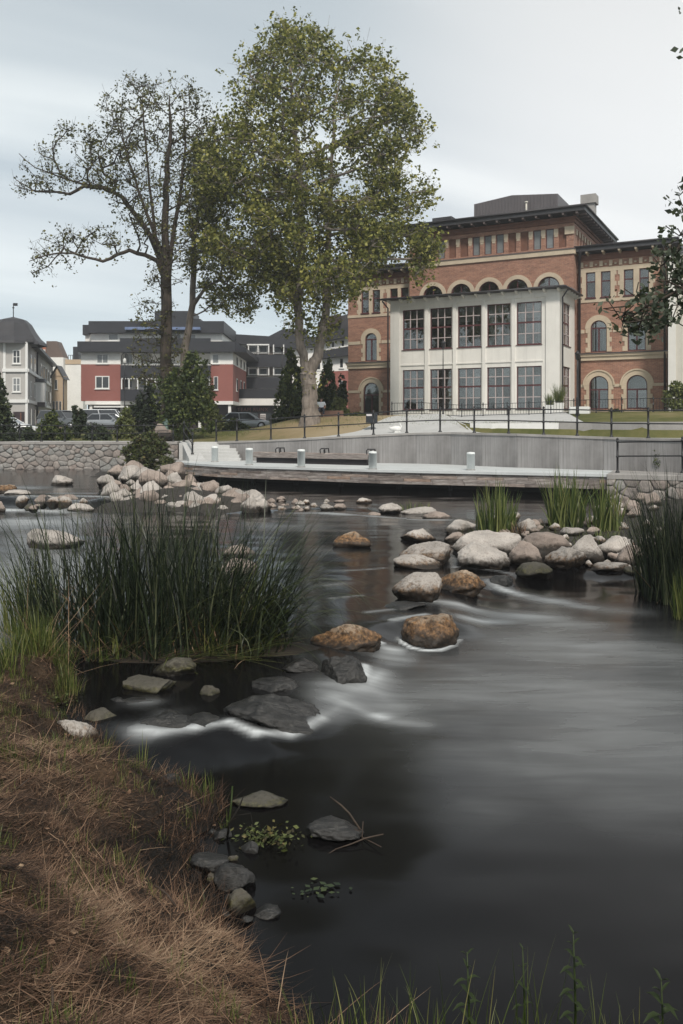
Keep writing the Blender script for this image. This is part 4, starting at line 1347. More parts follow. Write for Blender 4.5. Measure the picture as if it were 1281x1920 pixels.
# side walls
D4 = 4.45
Vs = []
sh = [(1.2, 2.15, zU0, zU1), (1.2, 2.15, zD0, zD1)]     # side windows: along depth
sh = [(0.75, 3.15, zU0, zU1), (0.75, 3.15, zD0, zD1)]
tmp = MB(); wall_holes(tmp, 0.10, D4, -0.6, 9.0, 0.0, sh, 0.3)
side = [(sR - y, x, z) for x, y, z in tmp.v]
mb.add(side, tmp.f)
mb.add([(sL, .1, -.6), (sL, D4, -.6), (sL, D4, 9), (sL, .1, 9)], [(0, 1, 2, 3)])
mb.build('wall', M['render'], annex)
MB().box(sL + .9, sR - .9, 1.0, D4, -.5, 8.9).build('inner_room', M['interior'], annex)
MB().box(sL + .02, sR - .02, .45, D4, 4.45, 4.75).build('floor_slab', M['interior'], annex)
# pilasters, bands, recessed panels
mb = MB()
edges = [sL] + [x for p in bs for x in p] + [sR]
def PR(x0, x1, z0, z1, y0=0.0, y1=0.098):
    mb.box(x0, x1, y0, y1, z0, z1)
g = .10
for i in range(4):
    x0, x1 = bs[i][1] + g, bs[i + 1][0] - g
    PR(x0, x1, -.6, 8.55)
PR(sL, bs[0][0] - g * 2.2, -.6, 8.55); PR(bs[-1][1] + g * 3, sR, -.6, 8.55)
PR(sL, sR, 8.552, 9.0, -0.004)
mb.build('pilasters', M['render'], annex)
mb = MB()
for a, b in bs:
    mb.box(a - .1, b + .1, .04, .098, 4.28, 4.36); mb.box(a - .06, b + .06, .02, .098, -.2, -.05)
mb.box(sL, sR, -0.03, .098, -.6, .72) if False else None
mb.build('string_moulding', M['render'], annex)
for (a, b) in bs:
    grid_window(annex, a, b, zU0, zU1, 0.10, 3, [zUm], 2, curtain=.75)
    grid_window(annex, a, b, zD0, zD1, 0.10, 3, [zDm], 2, curtain=.75)
sideroot = empty('side_front', (sR, 0, 0), R(90)); sideroot.parent = annex
# side windows live in a turned frame: build them in annex space by turning each window object
for (z0, z1, zm) in ((zU0, zU1, zUm), (zD0, zD1, zDm)):
    w = grid_window(annex, 0.75, 3.15, z0, z1, 0.0, 3, [zm], 2, curtain=.6)
    w.location = (sR, 0, 0); w.rotation_euler = (0, 0, R(90))
bpy.data.objects.remove(sideroot)
# roof: thin low slope with painted rafter ends
mb = MB()
vs = [(sL - .5, -.55, 9.02), (sR + .5, -.55, 9.02), (sR + .5, 4.48, 9.05), (sR - .2, 4.48, 9.62), (sL + .2, 4.48, 9.62), (sL - .5, 4.48, 9.05)]
top = [(x, y, z + .12) for x, y, z in vs]
mb.add(vs + top, [(5, 4, 3, 2, 1, 0), (6, 7, 8, 9), (6, 9, 10), (6, 10, 11), (0, 1, 7, 6), (1, 2, 8, 7), (2, 3, 9, 8), (3, 4, 10, 9), (4, 5, 11, 10), (5, 0, 6, 11)])
rf = mb.build('roof', M['roof'], annex)
MB().tube([(sL - .52, -.60, 9.05), (sR + .55, -.60, 9.05), (sR + .55, 4.4, 9.08)], .07, 6).build('gutter', M['pipe'], rf)
mb = MB(); k = int((sR - sL) / .88)
for i in range(k + 1):
    x = sL + (sR - sL) * i / k
    mb.prism([(-.50, 8.93), (-.50, 9.01), (.0, 9.01), (.0, 8.80), (-.08, 8.80)], 'x', x - .06, x + .06)
for i in range(6):
    y = .3 + i * .8
    mb.add([(sR, y, 8.8), (sR + .45, y, 8.92), (sR + .45, y, 9.01), (sR, y, 9.01), (sR, y + .12, 8.8), (sR + .45, y + .12, 8.92), (sR + .45, y + .12, 9.01), (sR, y + .12, 9.01)],
           [(0, 1, 2, 3), (4, 7, 6, 5), (0, 4, 5, 1), (1, 5, 6, 2)])
mb.build('rafter_ends', M['render'], annex)
for x, y in ((sL - .12, -.14), (sR + .16, .22)):
    MB().tube([(x + (-.3 if x < -5 else .35), y - .35 if x < -5 else y, 8.95), (x, y, 8.45), (x, y, .2)], .055, 8).build('downpipe', M['pipe'], annex)

# ---------- brick building
brick = A.root('brick_building', 'large red brick building with cream arches and a wide dark cornice', 'building', 0)
TY, WY = 4.5, 5.5
def P_(u, v, d): return A.px(u, v, d)
tR = P_(1076, 430, TY)[0]; tL = P_(768, 520, TY)[0]
TOP = 14.55
caps_u = [817, 838, 859, 882, 904, 926, 949, 972, 995.5, 1019, 1043]
caps = [P_(u, 430, TY)[0] for u in caps_u]
pitch = (caps[-1] - caps[0]) / 10
kinds = ['w', 'p', 'p', 'w', 'w', 'w', 'p', 'p', 'w', 'w']     # w window, p panel between consecutive piers
x = caps[0]; left = []; lk = []
seq = ['w', 'p', 'p', 'w', 'w']
i = 0
while x - pitch > tL + .5 and i < 6:
    x -= pitch; left.insert(0, x); lk.insert(0, seq[i % 5]); i += 1
piers = left + caps + [tR - .25]
kinds = lk + kinds + ['p']
piers = [tL + .25] + piers if piers[0] > tL + .8 else piers
if len(kinds) < len(piers) - 1: kinds = ['p'] + kinds
G0, G1 = 12.62, 14.02
pw = .17
tholes = []
slots = []
for i in range(len(piers) - 1):
    a, b = piers[i] + pw, piers[i + 1] - pw
    if i == len(piers) - 2: b = a + .55; 
    slots.append((a, b, kinds[i])); tholes.append((a, b, G0, G1))
arcs = [P_(u, 520, TY)[0] for u in (812, 864.5, 917, 970, 1029)]
for c in arcs:
    tholes.append((c - .80, c + .80, 8.3, 10.62, 'arch'))
mb = MB()
wall_holes(mb, tL, tR, -.6, TOP, TY, tholes, .25)
DEP = 10.6
tmp = MB()
shol = [(1.15 + i * .92, 1.15 + i * .92 + .5, G0, G1) for i in range(9)]
wall_holes(tmp, 0, DEP, -.6, TOP, 0, shol, .25)
mb.add([(tR - y, TY + x, z) for x, y, z in tmp.v], tmp.f)
mb.add([(tL, TY, -.6), (tL, TY + DEP, -.6), (tL, TY + DEP, TOP), (tL, TY, TOP)], [(0, 1, 2, 3)])
mb.add([(tL, TY + DEP, -.6), (tR, TY + DEP, -.6), (tR, TY + DEP, TOP), (tL, TY + DEP, TOP)], [(0, 1, 2, 3)])
tw = mb.build('tower_wall', M['brick'], brick)
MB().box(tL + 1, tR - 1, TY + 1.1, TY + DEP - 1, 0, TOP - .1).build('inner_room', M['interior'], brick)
mbw, mbp = MB(), MB()
for a, b, k in slots:
    if k == 'p':
        MB().box(a, b, TY + .12, TY + .2, G0, G1).build('recessed_panel', M['wood_trim'], brick)
    else:
        w = MB().box(a, a + .05, TY + .1, TY + .17, G0, G1).box(b - .05, b, TY + .1, TY + .17, G0, G1).box(a + .05, b - .05, TY + .1, TY + .17, G0, G0 + .05).box(a + .05, b - .05, TY + .1, TY + .17, G1 - .05, G1).build('window', M['maroon'], brick)
        pane(w, a + .05, b - .05, G0 + .05, G1 - .05, TY + .14, 'paleglass')
for a, b, c, d in shol:
    o = MB().box(tR - .2, tR - .12, TY + a, TY + b, G0, G1).build('recessed_panel', M['wood_trim'], brick)
mb = MB()
for x in piers[:-1]:
    mb.box(x - .15, x + .15, TY - .06, TY - .002, 13.55, 13.95); mb.box(x - .12, x + .12, TY - .03, TY - .002, 13.40, 13.55)
mb.box(tR - .62, tR + .04, TY - .08, TY - .002, 13.5, 14.05)
for i in range(9):
    y = TY + .72 + i * .92
    mb.box(tR + .002, tR + .06, y, y + .3, 13.55, 13.95)
mb.build('pier_capitals', M['cream'], brick)
mb = MB()
mb.box(tL - .05, tR + .05, TY - .10, TY - .002, 12.10, 12.42); mb.box(tR + .002, tR + .10, TY - .002, TY + DEP, 12.10, 12.42)
mb.build('string_course', M['cream'], brick)
MB().box(tL - .1, tR + .12, TY - .14, TY - .002, 12.422, 12.50).box(tR + .002, tR + .12, TY, TY + DEP, 12.422, 12.50).build('sill_ledge', M['soffit'], brick)
mb = MB()
mb.box(tL - .1, tR + .1, TY - .12, TY - .002, 14.30, 14.55); mb.box(tR + .002, tR + .1, TY, TY + DEP, 14.30, 14.55)
mb.box(tL - .15, tR + .2, TY - .2, TY + DEP + .1, 14.552, 14.70)
mb.build('cornice', M['wood_trim'], brick)
OV = 0.95
mb = MB(); e0, e1 = 14.86, 15.22
x0, x1, y0, y1 = tL - OV, tR + OV, TY - OV, TY + DEP + OV
ins = 2.6
vs = [(x0, y0, e0), (x1, y0, e0), (x1, y1, e0), (x0, y1, e0), (x0, y0, e1), (x1, y0, e1), (x1, y1, e1), (x0, y1, e1),
      (x0 + ins, y0 + ins, e1 + .62), (x1 - ins, y0 + ins, e1 + .62), (x1 - ins, y1 - ins, e1 + .62), (x0 + ins, y1 - ins, e1 + .62)]
mb.add(vs, [(3, 2, 1, 0), (0, 1, 5, 4), (1, 2, 6, 5), (2, 3, 7, 6), (3, 0, 4, 7), (4, 5, 9, 8), (5, 6, 10, 9), (6, 7, 11, 10), (7, 4, 8, 11), (8, 9, 10, 11)])
rf = mb.build('roof', M['roof'], brick)
mb = MB(); k = int((tR - tL + 1) / .92)
for i in range(k + 1):
    x = tL - .4 + (tR - tL + .8) * i / k
    mb.box(x - .07, x + .07, TY - OV + .05, TY - .0, 14.70, 14.858)
for i in range(12):
    y = TY - .2 + i * .95
    mb.box(tR + .0, tR + OV - .05, y - .07, y + .07, 14.70, 14.858)
mb.build('rafter_ends', M['soffit'], rf)
MB().tube([(x0 - .04, y0 - .06, e1 - .02), (x1 + .06, y0 - .06, e1 - .02), (x1 + .06, y1, e1 - .02)], .09, 6).build('gutter', M['pipe'], rf)
# roof block, chimney, vents
pa_, pb_, pc_ = P_(889, 383, TY + 3), P_(960, 366, TY + 3), P_(1046, 363, TY + 3)
ph = MB()
ph.prism([(pa_[0], 15.4), (pc_[0], 15.4), (pc_[0], pc_[1]), (pb_[0], pb_[1]), (pa_[0], pa_[1])], 'y', TY + 3, TY + 7.5)
ph = ph.build('roof_block', M['penthouse'], brick); fix_normals(ph.data)
mb = MB(); w_ = pc_[0] - pa_[0]
for i in range(1, 26):
    x = pa_[0] + w_ * i / 26
    zt = np.interp(x, [pa_[0], pb_[0], pc_[0]], [pa_[1], pb_[1], pc_[1]])
    mb.box(x - .02, x + .02, TY + 2.96, TY + 2.998, 15.4, zt - .02)
mb.build('standing_seams', M['penthouse'], ph)
px = P_(1105, 380, TY + 3.4)
c = MB().box(px[0] - .42, px[0] + .42, TY + 3.1, TY + 3.9, 15.2, 16.3).box(px[0] - .55, px[0] + .55, TY + 2.97, TY + 4.03, 16.302, 16.95).build('chimney', M['coping'], brick)
px = P_(987, 390, TY + 1.6)
MB().tube([(px[0], TY + 1.6, 15.4), (px[0], TY + 1.6, 16.5)], .07, 6).tube([(px[0], TY + 1.6, 16.5), (px[0], TY + 1.6, 16.6)], .13, 6).build('vent_pipe', M['render_pale'], rf)
px = P_(832, 415, TY + 2.4)
MB().box(px[0] - .8, px[0] + .8, TY + 2, TY + 3, 15.3, 16.3).build('roof_hatch', M['roof'], rf)

def arch_window(root, c, w, z0, ztop, y, big=False, trim=.38, quoins=True, blind=False):
    r = w / 2; sp = ztop - r
    fr = MB()
    t = .07; a, b = y + .10, y + .17
    fr.arch(c, sp, r - t, r, a, b, 18)
    fr.box(c - r, c - r + t, a, b, z0, sp); fr.box(c + r - t, c + r, a, b, z0, sp)
    fr.box(c - r + t, c + r - t, a, b, z0, z0 + t)
    tz = sp + (.02 if not big else -.30)
    fr.box(c - r + t, c + r - t, a - .01, b, tz - .05, tz + .05)
    fr.box(c - .05, c + .05, a - .005, b, z0 + t, tz - .05)
    w_ = fr.build('window', M['maroon'], root)
    n = 14; rr = r - t
    base = tz + .05
    a0 = math.asin(max(-1, min(1, (base - sp) / rr))) if base > sp else 0
    pts = [(rr * math.cos(a0 + (PI - 2 * a0) * i / n), sp + rr * math.sin(a0 + (PI - 2 * a0) * i / n) - z0) for i in range(n + 1)]
    if base < sp: pts = [(rr, base - z0)] + pts + [(-rr, base - z0)]
    o = MB().prism(pts, 'y', 0, .008).build('pane', M['glass'], w_, (c, y + .13, z0)); fix_normals(o.data)
    pane(w_, c - r + t, c - .05, z0 + t, tz - .05, y + .13)
    pane(w_, c + .05, c + r - t, z0 + t, tz - .05, y + .13)
    if blind:
        MB().box(c - r + .05, c + r - .05, y + .30, y + .31, tz - .25, ztop).build('blind', M['curtain'], w_)
    else:
        curtain_mesh(c - r + .04, c - r * .35, z0, tz + .3, y + .3).build('curtain', M['curtain'], w_)
        curtain_mesh(c + r * .35, c + r - .04, z0, tz + .3, y + .3).build('curtain', M['curtain'], w_)
    tr = MB()
    tr.arch(c, sp, r + .002, r + trim, y - .06, y - .002, 20)
    if big:
        tr.arch(c, sp, r + trim + .002, r + trim + .10, y - .12, y - .002, 20)
    z = z0; k = 0
    while z < sp - .05 and quoins:
        h = min(.34, sp - z); ww = .20 if k % 2 else .34
        tr.box(c - r - ww, c - r - .002, y - .05, y - .002, z + .003, z + h - .003)
        tr.box(c + r + .002, c + r + ww, y - .05, y - .002, z + .003, z + h - .003)
        z += h; k += 1
    tr.build('window_surround', M['cream'], root)
    return w_
for i, c in enumerate(arcs):
    tr = MB().arch(c, 9.82, .80, 1.10, TY - .07, TY - .002, 20)
    if i == 2:      # the middle arch carries worn raised lettering
        for k in range(9):
            t = R(35 + k * 13.75)
            x, z = c + .95 * math.cos(t), 9.82 + .95 * math.sin(t)
            tr.box(x - .035, x + .035, TY - .09, TY - .07, z - .09, z + .09)
    tr.build('arch_trim', M['cream'], brick)
    w = MB().arch(c, 9.82, .72, .80, TY + .1, TY + .16, 16).box(c - .03, c + .03, TY + .1, TY + .16, 8.4, 10.55).build('window', M['maroon'], brick)
    o = MB().prism([(.74 * math.cos(PI * k / 12), .74 * math.sin(PI * k / 12)) for k in range(13)] + [(-.74, -1.4), (.74, -1.4)], 'y', 0, .01).build('pane', M['glass'], w, (c, TY + .14, 9.82)); fix_normals(o.data)

def wing(s0, s1, y, name_holes, toplist, ground, first, groundbig):
    """one lower wing: arched ground floor, arched first floor, paired windows above, dentils and eave"""
    holes = []
    for (c, w) in ground: holes.append((c - w / 2, c + w / 2, groundbig[0], groundbig[1], 'arch'))
    for (c, w) in first: holes.append((c - w / 2, c + w / 2, 5.18, 7.42, 'arch'))
    for (a, b) in toplist: holes.append((a, b, 9.05, 10.85))
    mb = MB(); wall_holes(mb, s0, s1, -.6, 12.1, y, holes, .25)
    mb.add([(s0, y, -.6), (s0, y + 11, -.6), (s0, y + 11, 12.1), (s0, y, 12.1)], [(0, 1, 2, 3)])
    mb.add([(s1, y, -.6), (s1, y, 12.1), (s1, y + 11, 12.1), (s1, y + 11, -.6)], [(0, 1, 2, 3)])
    mb.build('wall', M['brick'], brick)
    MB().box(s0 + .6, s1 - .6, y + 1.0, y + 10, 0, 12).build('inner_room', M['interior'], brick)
    for z in (4.85, 8.6): MB().box(s0 + .1, s1 - .1, y + .4, y + 1.2, z - .15, z + .15).build('floor_slab', M['interior'], brick)
    tr = MB()
    tr.box(s0 - .03, s1 + .03, y - .05, y - .002, 8.72, 8.94)
    # impost bands broken by openings
    def band(z0, z1, cs, pad):
        xs = [s0] + sorted([x for c, w in cs for x in (c - w / 2 - pad, c + w / 2 + pad)]) + [s1]
        for i in range(0, len(xs), 2):
            if xs[i + 1] > xs[i]: MB().box(xs[i], xs[i + 1], y - .045, y - .002, z0, z1).build('impost_band', M['cream'], brick)
    band(6.55, 6.80, first, .42)
    gi = groundbig[1] - ground[0][1] / 2
    band(gi - .12, gi + .08, ground, .30)
    tr.build('string_course', M['cream'], brick)
    mo = MB()
    mo.box(s0 - .05, s1 + .05, y - .12, y - .002, 4.60, 4.88); mo.box(s0 - .10, s1 + .10, y - .22, y - .002, 4.882, 5.02); mo.box(s0 - .14, s1 + .14, y - .28, y - .002, 5.022, 5.10)
    mo.build('floor_moulding', M['cream'], brick)
    MB().box(s0 - .14, s1 + .14, y - .29, y - .282, 5.04, 5.12).build('moulding_flashing', M['roof'], brick)
    # cream panels round the paired windows, joined from strips between openings
    pn = MB(); tl = sorted(toplist)
    z0, z1 = 8.942, 11.15
    for i in range(0, len(tl), 2):
        a, b = tl[i], tl[i + 1] if i + 1 < len(tl) else tl[i]
        pn.box(a[0] - .28, a[0] - .002, y - .03, y - .002, z0, 10.85)
        pn.box(b[1] + .002, b[1] + .28, y - .03, y - .002, z0, 10.85)
        if a is not b: pn.box(a[1] + .002, b[0] - .002, y - .03, y - .002, z0, 10.85)
        for q in range(0, 5, 2):
            pn.box(a[0] - .40, a[0] - .282, y - .03, y - .002, z0 + .1 + q * .38, z0 + .4 + q * .38)
            pn.box(b[1] + .282, b[1] + .40, y - .03, y - .002, z0 + .1 + q * .38, z0 + .4 + q * .38)
    pn.box(s0, s1, y - .035, y - .002, 10.852, z1)
    pn.build('window_surround', M['cream'], brick)
    dn = MB(); k = int((s1 - s0) / .62)
    for i in range(k):
        x = s0 + (s1 - s0) * (i + .5) / k
        dn.box(x - .11, x + .11, y - .10, y - .002, 11.22, 11.58)
        dn.box(x + .24, x + .38, y - .07, y - .002, 11.30, 11.42)
    dn.build('dentils', M['cream'], brick)
    MB().box(s0 - .1, s1 + .1, y - .10, y - .002, 11.70, 12.0).box(s0 - .1, s1 + .1, y - .16, y - .002, 12.002, 12.10).build('cornice', M['wood_trim'], brick)
    ov = .85
    mb = MB(); e0, e1 = 12.22, 12.55
    vs = [(s0 - ov, y - ov, e0), (s1 + ov, y - ov, e0), (s1 + ov, y + 11, e0), (s0 - ov, y + 11, e0), (s0 - ov, y - ov, e1), (s1 + ov, y - ov, e1), (s1 + ov, y + 11, e1), (s0 - ov, y + 11, e1),
          (s0 + 2, y + 3, e1 + .75), (s1 - 2, y + 3, e1 + .75), (s1 - 2, y + 8, e1 + .75), (s0 + 2, y + 8, e1 + .75)]
    mb.add(vs, [(3, 2, 1, 0), (0, 1, 5, 4), (1, 2, 6, 5), (2, 3, 7, 6), (3, 0, 4, 7), (4, 5, 9, 8), (5, 6, 10, 9), (6, 7, 11, 10), (7, 4, 8, 11), (8, 9, 10, 11)])
    rf = mb.build('roof', M['roof'], brick)
    mb = MB(); k = int((s1 - s0 + 1) / 1.1)
    for i in range(k + 1):
        x = s0 - .3 + (s1 - s0 + .6) * i / k
        mb.prism([(y - ov + .06, 12.10), (y - ov + .06, 12.218), (y, 12.218), (y, 12.0), (y - .2, 12.0)], 'x', x - .07, x + .07)
    mb.build('rafter_ends', M['cream'], rf)
    MB().tube([(s0 - ov, y - ov - .06, e1), (s1 + ov, y - ov - .06, e1)], .08, 6).build('gutter', M['pipe'], rf)
    for (c, w) in ground: arch_window(brick, c, w, groundbig[0] + .02, groundbig[1], y, True, .34 if w < 1.5 else .42, True, blind=w > 1.3)
    for (c, w) in first: arch_window(brick, c, w, 5.2, 7.42, y, False, .38)
    for (a, b) in toplist:
        w = MB()
        t = .06
        w.box(a, a + t, y + .1, y + .16, 9.05, 10.85); w.box(b - t, b, y + .1, y + .16, 9.05, 10.85)
        w.box(a + t, b - t, y + .1, y + .16, 9.05, 9.05 + t); w.box(a + t, b - t, y + .1, y + .16, 10.85 - t, 10.85); w.box(a + t, b - t, y + .09, y + .16, 10.15, 10.23)
        w.box(a - .05, b + .05, y - .10, y + .1, 8.96, 9.048)
        w = w.build('window', M['maroon'], brick)
        pane(w, a + t, b - t, 9.11, 10.15, y + .13); pane(w, a + t, b - t, 10.23, 10.79, y + .13)
        if random.random() < .75:
            MB().box(a + .03, b - .03, y + .28, y + .29, 9.1 + random.uniform(0, .9), 10.8).build('blind', M['curtain'], w)
def cw(u0, u1, v, d):
    a, b = P_(u0, v, d)[0], P_(u1, v, d)[0]
    return ((a + b) / 2, b - a)
wR = P_(1250, 600, WY)[0]
wing(tR + .02, wR, WY, None, [(P_(a, 530, WY)[0], P_(b, 530, WY)[0]) for a, b in ((1099, 1116.5), (1127, 1145), (1170, 1188), (1199, 1217))],
     [cw(1105, 1141, 740, WY), cw(1175, 1214, 740, WY)], [cw(1107.5, 1138, 640, WY), cw(1177, 1211, 640, WY)], (1.15, 3.50))
wL = P_(653, 600, WY)[0]
wing(wL, tL - .02, WY, None, [(P_(a, 560, WY)[0], P_(b, 560, WY)[0]) for a, b in ((678, 692), (699, 713), (732, 746), (752, 766))],
     [cw(682, 711, 740, WY)], [cw(685, 707, 640, WY)], (0.85, 3.45))
MB().tube([(tR + .45, WY - .95, 12.3), (tR + .22, WY - .2, 11.7), (tR + .22, WY - .16, .5)], .09, 8).build('downpipe', M['pipe'], brick)
MB().tube([(wR - .15, WY - .95, 12.3), (wR - .1, WY - .2, 11.7), (wR - .1, WY - .16, .5)], .07, 8).build('downpipe', M['pipe'], brick)
# plinth
MB().box(tR + .02, wR, WY - .12, WY - .002, -.6, 1.10).box(wL, tL, WY - .12, WY - .002, -.6, .82).build('plinth', M['cream'], brick)

# pale building at the right edge
pr = A.root('side_building', 'pale rendered building part at the right edge beside the brick wing', 'building', 0)
a = P_(1257, 600, 3.0)[0]
MB().box(a, a + 9, 3.0, 12, -.6, 10.9).build('wall', M['render_pale'], pr)
MB().box(a - .12, a + .35, 2.9, 2.998, -.6, 11.0).build('corner_pilaster', M['render'], pr)
MB().box(a - .3, a + 9.3, 2.7, 12.3, 10.902, 11.12).build('cornice', M['render'], pr)
mb = MB().add([(a - .4, 2.6, 11.12), (a + 9.4, 2.6, 11.12), (a + 9.4, 12.4, 11.12), (a - .4, 12.4, 11.12), (a + 3, 6, 12.2), (a + 6, 6, 12.2), (a + 6, 9, 12.2), (a + 3, 9, 12.2)],
              [(0, 1, 5, 4), (1, 2, 6, 5), (2, 3, 7, 6), (3, 0, 4, 7), (4, 5, 6, 7)]).build('roof', M['roof'], pr)
for z in (1.6, 5.6):
    w = MB().box(a + 3, a + 3.08, 2.94, 3.02, z, z + 2.2).box(a + 4.2, a + 4.28, 2.94, 3.02, z, z + 2.2).box(a + 3, a + 4.28, 2.93, 3.02, z - .08, z).box(a + 3, a + 4.28, 2.93, 3.02, z + 2.2, z + 2.28).build('window', M['maroon'], pr)
    pane(w, a + 3.08, a + 4.2, z, z + 2.2, 2.96, 'darkglass')

# ================================================================== APARTMENT BLOCKS
class Blk:
    """frontal building at distance Y: parts given by photo columns/rows measured on its front"""
    def __init__(s, Y, name, label, cat='building', u=300):
        s.Y = Y; s.o = Vector(((u - CU) / FOC * Y, Y, 0))
        s.root = empty(name, tuple(s.o), 0, label, cat)
    def X(s, u, d=0): return (u - CU) / FOC * (s.Y + d) - s.o.x
    def Z(s, v, d=0): return (HV - v) / FOC * (s.Y + d)
    def box(s, name, mt, u0, u1, v0, v1, d0=0.0, d1=8.0, parent=None):
        return MB().box(s.X(u0, d0), s.X(u1, d0), d0, d1, s.Z(v1, d0), s.Z(v0, d0)).build(name, M[mt], parent or s.root)
    def window(s, u0, u1, v0, v1, d=0.0, mt='white_frame', glass='darkglass', cols=1, rows=1, open_leaf=False):
        x0, x1, z0, z1 = s.X(u0, d), s.X(u1, d), s.Z(v1, d), s.Z(v0, d)
        t = min(.12, (x1 - x0) * .12); f = MB()
        f.box(x0, x0 + t, d - .06, d - .003, z0, z1).box(x1 - t, x1, d - .06, d - .003, z0, z1)
        f.box(x0 + t, x1 - t, d - .06, d - .003, z0, z0 + t).box(x0 + t, x1 - t, d - .06, d - .003, z1 - t, z1)
        f.box(x0 - .08, x1 + .08, d - .14, d - .003, z0 - .08, z0 - .003)
        for i in range(1, cols):
            x = x0 + (x1 - x0) * i / cols; f.box(x - t * .4, x + t * .4, d - .055, d - .003, z0 + t, z1 - t)
        for i in range(1, rows):
            z = z0 + (z1 - z0) * i / rows; f.box(x0 + t, x1 - t, d - .05, d - .003, z - t * .3, z + t * .3)
        w = f.build('window', M[mt], s.root)
        dx = (x1 - x0 - 2 * t) / cols
        for i in range(cols):
            pane(w, x0 + t + dx * i + .01, x0 + t + dx * (i + 1) - .01, z0 + t, z1 - t, d - .03, glass)
        return w
b = Blk(100, 'apartment_block', 'red and white apartment block with stepped black roof bands behind the left trees')
# core volume is built from separate storeys
b.box('lower_wall', 'red_stucco', 152, 226, 683, 752, 0, 14); b.box('lower_wall', 'red_stucco', 395, 437, 683, 752, 0, 14)
b.box('upper_wall', 'white_stucco', 152, 226, 659, 683, 0, 14); b.box('upper_wall', 'white_stucco', 395, 437, 659, 683, 0, 14)
b.box('recess_wall', 'white_stucco', 226, 395, 659, 752, 1.6, 14)
b.box('base_band', 'white_stucco', 160, 437, 752, 758.5, -.12, 14)
b.box('undercroft', 'shopdark', 165, 432, 758.6, 812, 1.2, 13)
for u in (168, 226, 300, 372, 428): b.box('column', 'white_stucco', u, u + 5, 758.6, 812, .1, .6)
b.box('canopy', 'white_frame', 176, 240, 761, 764, -1.2, 0)
b.box('roof_band', 'cladding', 145, 441, 640, 659.5, -.9, 15)
mb = MB(); x0 = b.X(441, -.9); mb.add([(x0, -.9, b.Z(640, -.9)), (x0 + 1.2, .4, b.Z(640, -.9) - .7), (x0 + 1.2, 15, b.Z(640, -.9) - .7), (x0, 15, b.Z(640, -.9)), (x0, -.9, b.Z(659.5, -.9)), (x0 + 1.2, .4, b.Z(659.5, -.9)), (x0 + 1.2, 15, b.Z(659.5, -.9)), (x0, 15, b.Z(659.5, -.9))],
                                    [(0, 1, 2, 3), (0, 4, 5, 1), (1, 5, 6, 2), (4, 7, 6, 5)]); mb.build('roof_band_side', M['cladding'], b.root)
b.box('attic_wall', 'white_stucco', 171, 417, 622, 640, 3.0, 13)
b.box('attic_roof', 'cladding', 166, 420, 602, 624, 2.2, 14)
b.box('attic_roof_wing', 'cladding', 155, 167, 609, 628, 3.4, 12); b.box('attic_wing_wall', 'white_stucco', 160, 170, 627, 640, 3.8, 12)
b.box('lift_tower', 'cladding', 290, 361, 583, 604, 5, 10); b.box('lift_tower_step', 'cladding', 361, 376, 598, 604, 5, 10)
b.box('awning', 'awning', 234, 375, 613, 618, 1.4, 2.5)
for u in (226, 330): 
    b.box('balcony_front', 'cladding', u, u + (104 if u == 226 else 65), 685, 706, -.7, -.6)
    b.box('balcony_front', 'cladding', u, u + (104 if u == 226 else 65), 730, 752, -.7, -.6)
    b.box('balcony_floor', 'white_stucco', u, u + (104 if u == 226 else 65), 683.6, 684.6, -.75, 1.6)
    b.box('balcony_floor', 'cladding', u, u + (104 if u == 226 else 65), 706.3, 707.6, -.7, 1.6)
for u in (227, 241, 257, 274, 290, 305, 322, 340, 360, 380, 392):
    b.box('balcony_post', 'white_frame', u, u + 2.2, 708, 729.6, -.55, -.4)
for i in range(30): 
    u = 228 + i * 5.5
    b.box('valance_tab', 'white_frame', u, u + 2.8, 708, 711, -.6, -.57)
for (u0, u1) in ((232, 250), (262, 284), (300, 322), (345, 370)):
    b.window(u0, u1, 662, 682, 1.6, glass='paleglass'); b.window(u0, u1, 709, 728, 1.6)
b.window(181, 204, 663.5, 682, glass='paleglass', cols=2); b.window(179, 205.5, 705, 729, cols=2)
b.window(401, 409, 706, 731); b.window(398, 411, 664, 682, glass='paleglass')
b.window(203, 223, 625, 639, 3.0, glass='paleglass'); b.window(325, 341, 626, 639, 3.0); b.window(352, 368, 626, 639, 3.0, glass='paleglass')
b.box('attic_balcony_rail', 'cladding', 225, 395, 634, 640.2, -.2, -.1)
# right flank windows
for d in (3, 7, 10.5):
    x = b.X(437) + .005
    for z0, z1 in ((b.Z(731), b.Z(708)), (b.Z(682), b.Z(665))):
        w = MB().box(x, x + .06, d, d + 1.3, z0 - .08, z1 + .08).build('window', M['white_frame'], b.root)
        MB().box(x + .062, x + .07, d + .12, d + 1.18, z0 + .05, z1 - .05).build('pane', M['darkglass'], w)

m = Blk(116, 'apartment_block', 'set back white and black apartment block with glazed balconies left of the big tree', u=520)
m.box('wall', 'white_stucco', 437, 640, 640, 800, 0, 12)
def slant(blk, name, mt, u0, v0a, v0b, u1, v1a, v1b, d0, d1):
    x0, x1 = blk.X(u0, d0), blk.X(u1, d0)
    z = [blk.Z(v, d0) for v in (v0a, v0b, v1a, v1b)]
    mb = MB().add([(x0, d0, z[1]), (x1, d0, z[3]), (x1, d0, z[2]), (x0, d0, z[0]), (x0, d1, z[1]), (x1, d1, z[3]), (x1, d1, z[2]), (x0, d1, z[0])],
                  [(0, 1, 2, 3), (4, 7, 6, 5), (3, 2, 6, 7), (0, 4, 5, 1), (1, 5, 6, 2), (0, 3, 7, 4)])
    return mb.build(name, M[mt], blk.root)
slant(m, 'roof_band', 'cladding', 432, 626, 643, 566, 634, 655, -.8, 12)
slant(m, 'roof_band', 'cladding', 566, 632, 652, 640, 628, 648, -.7, 12)
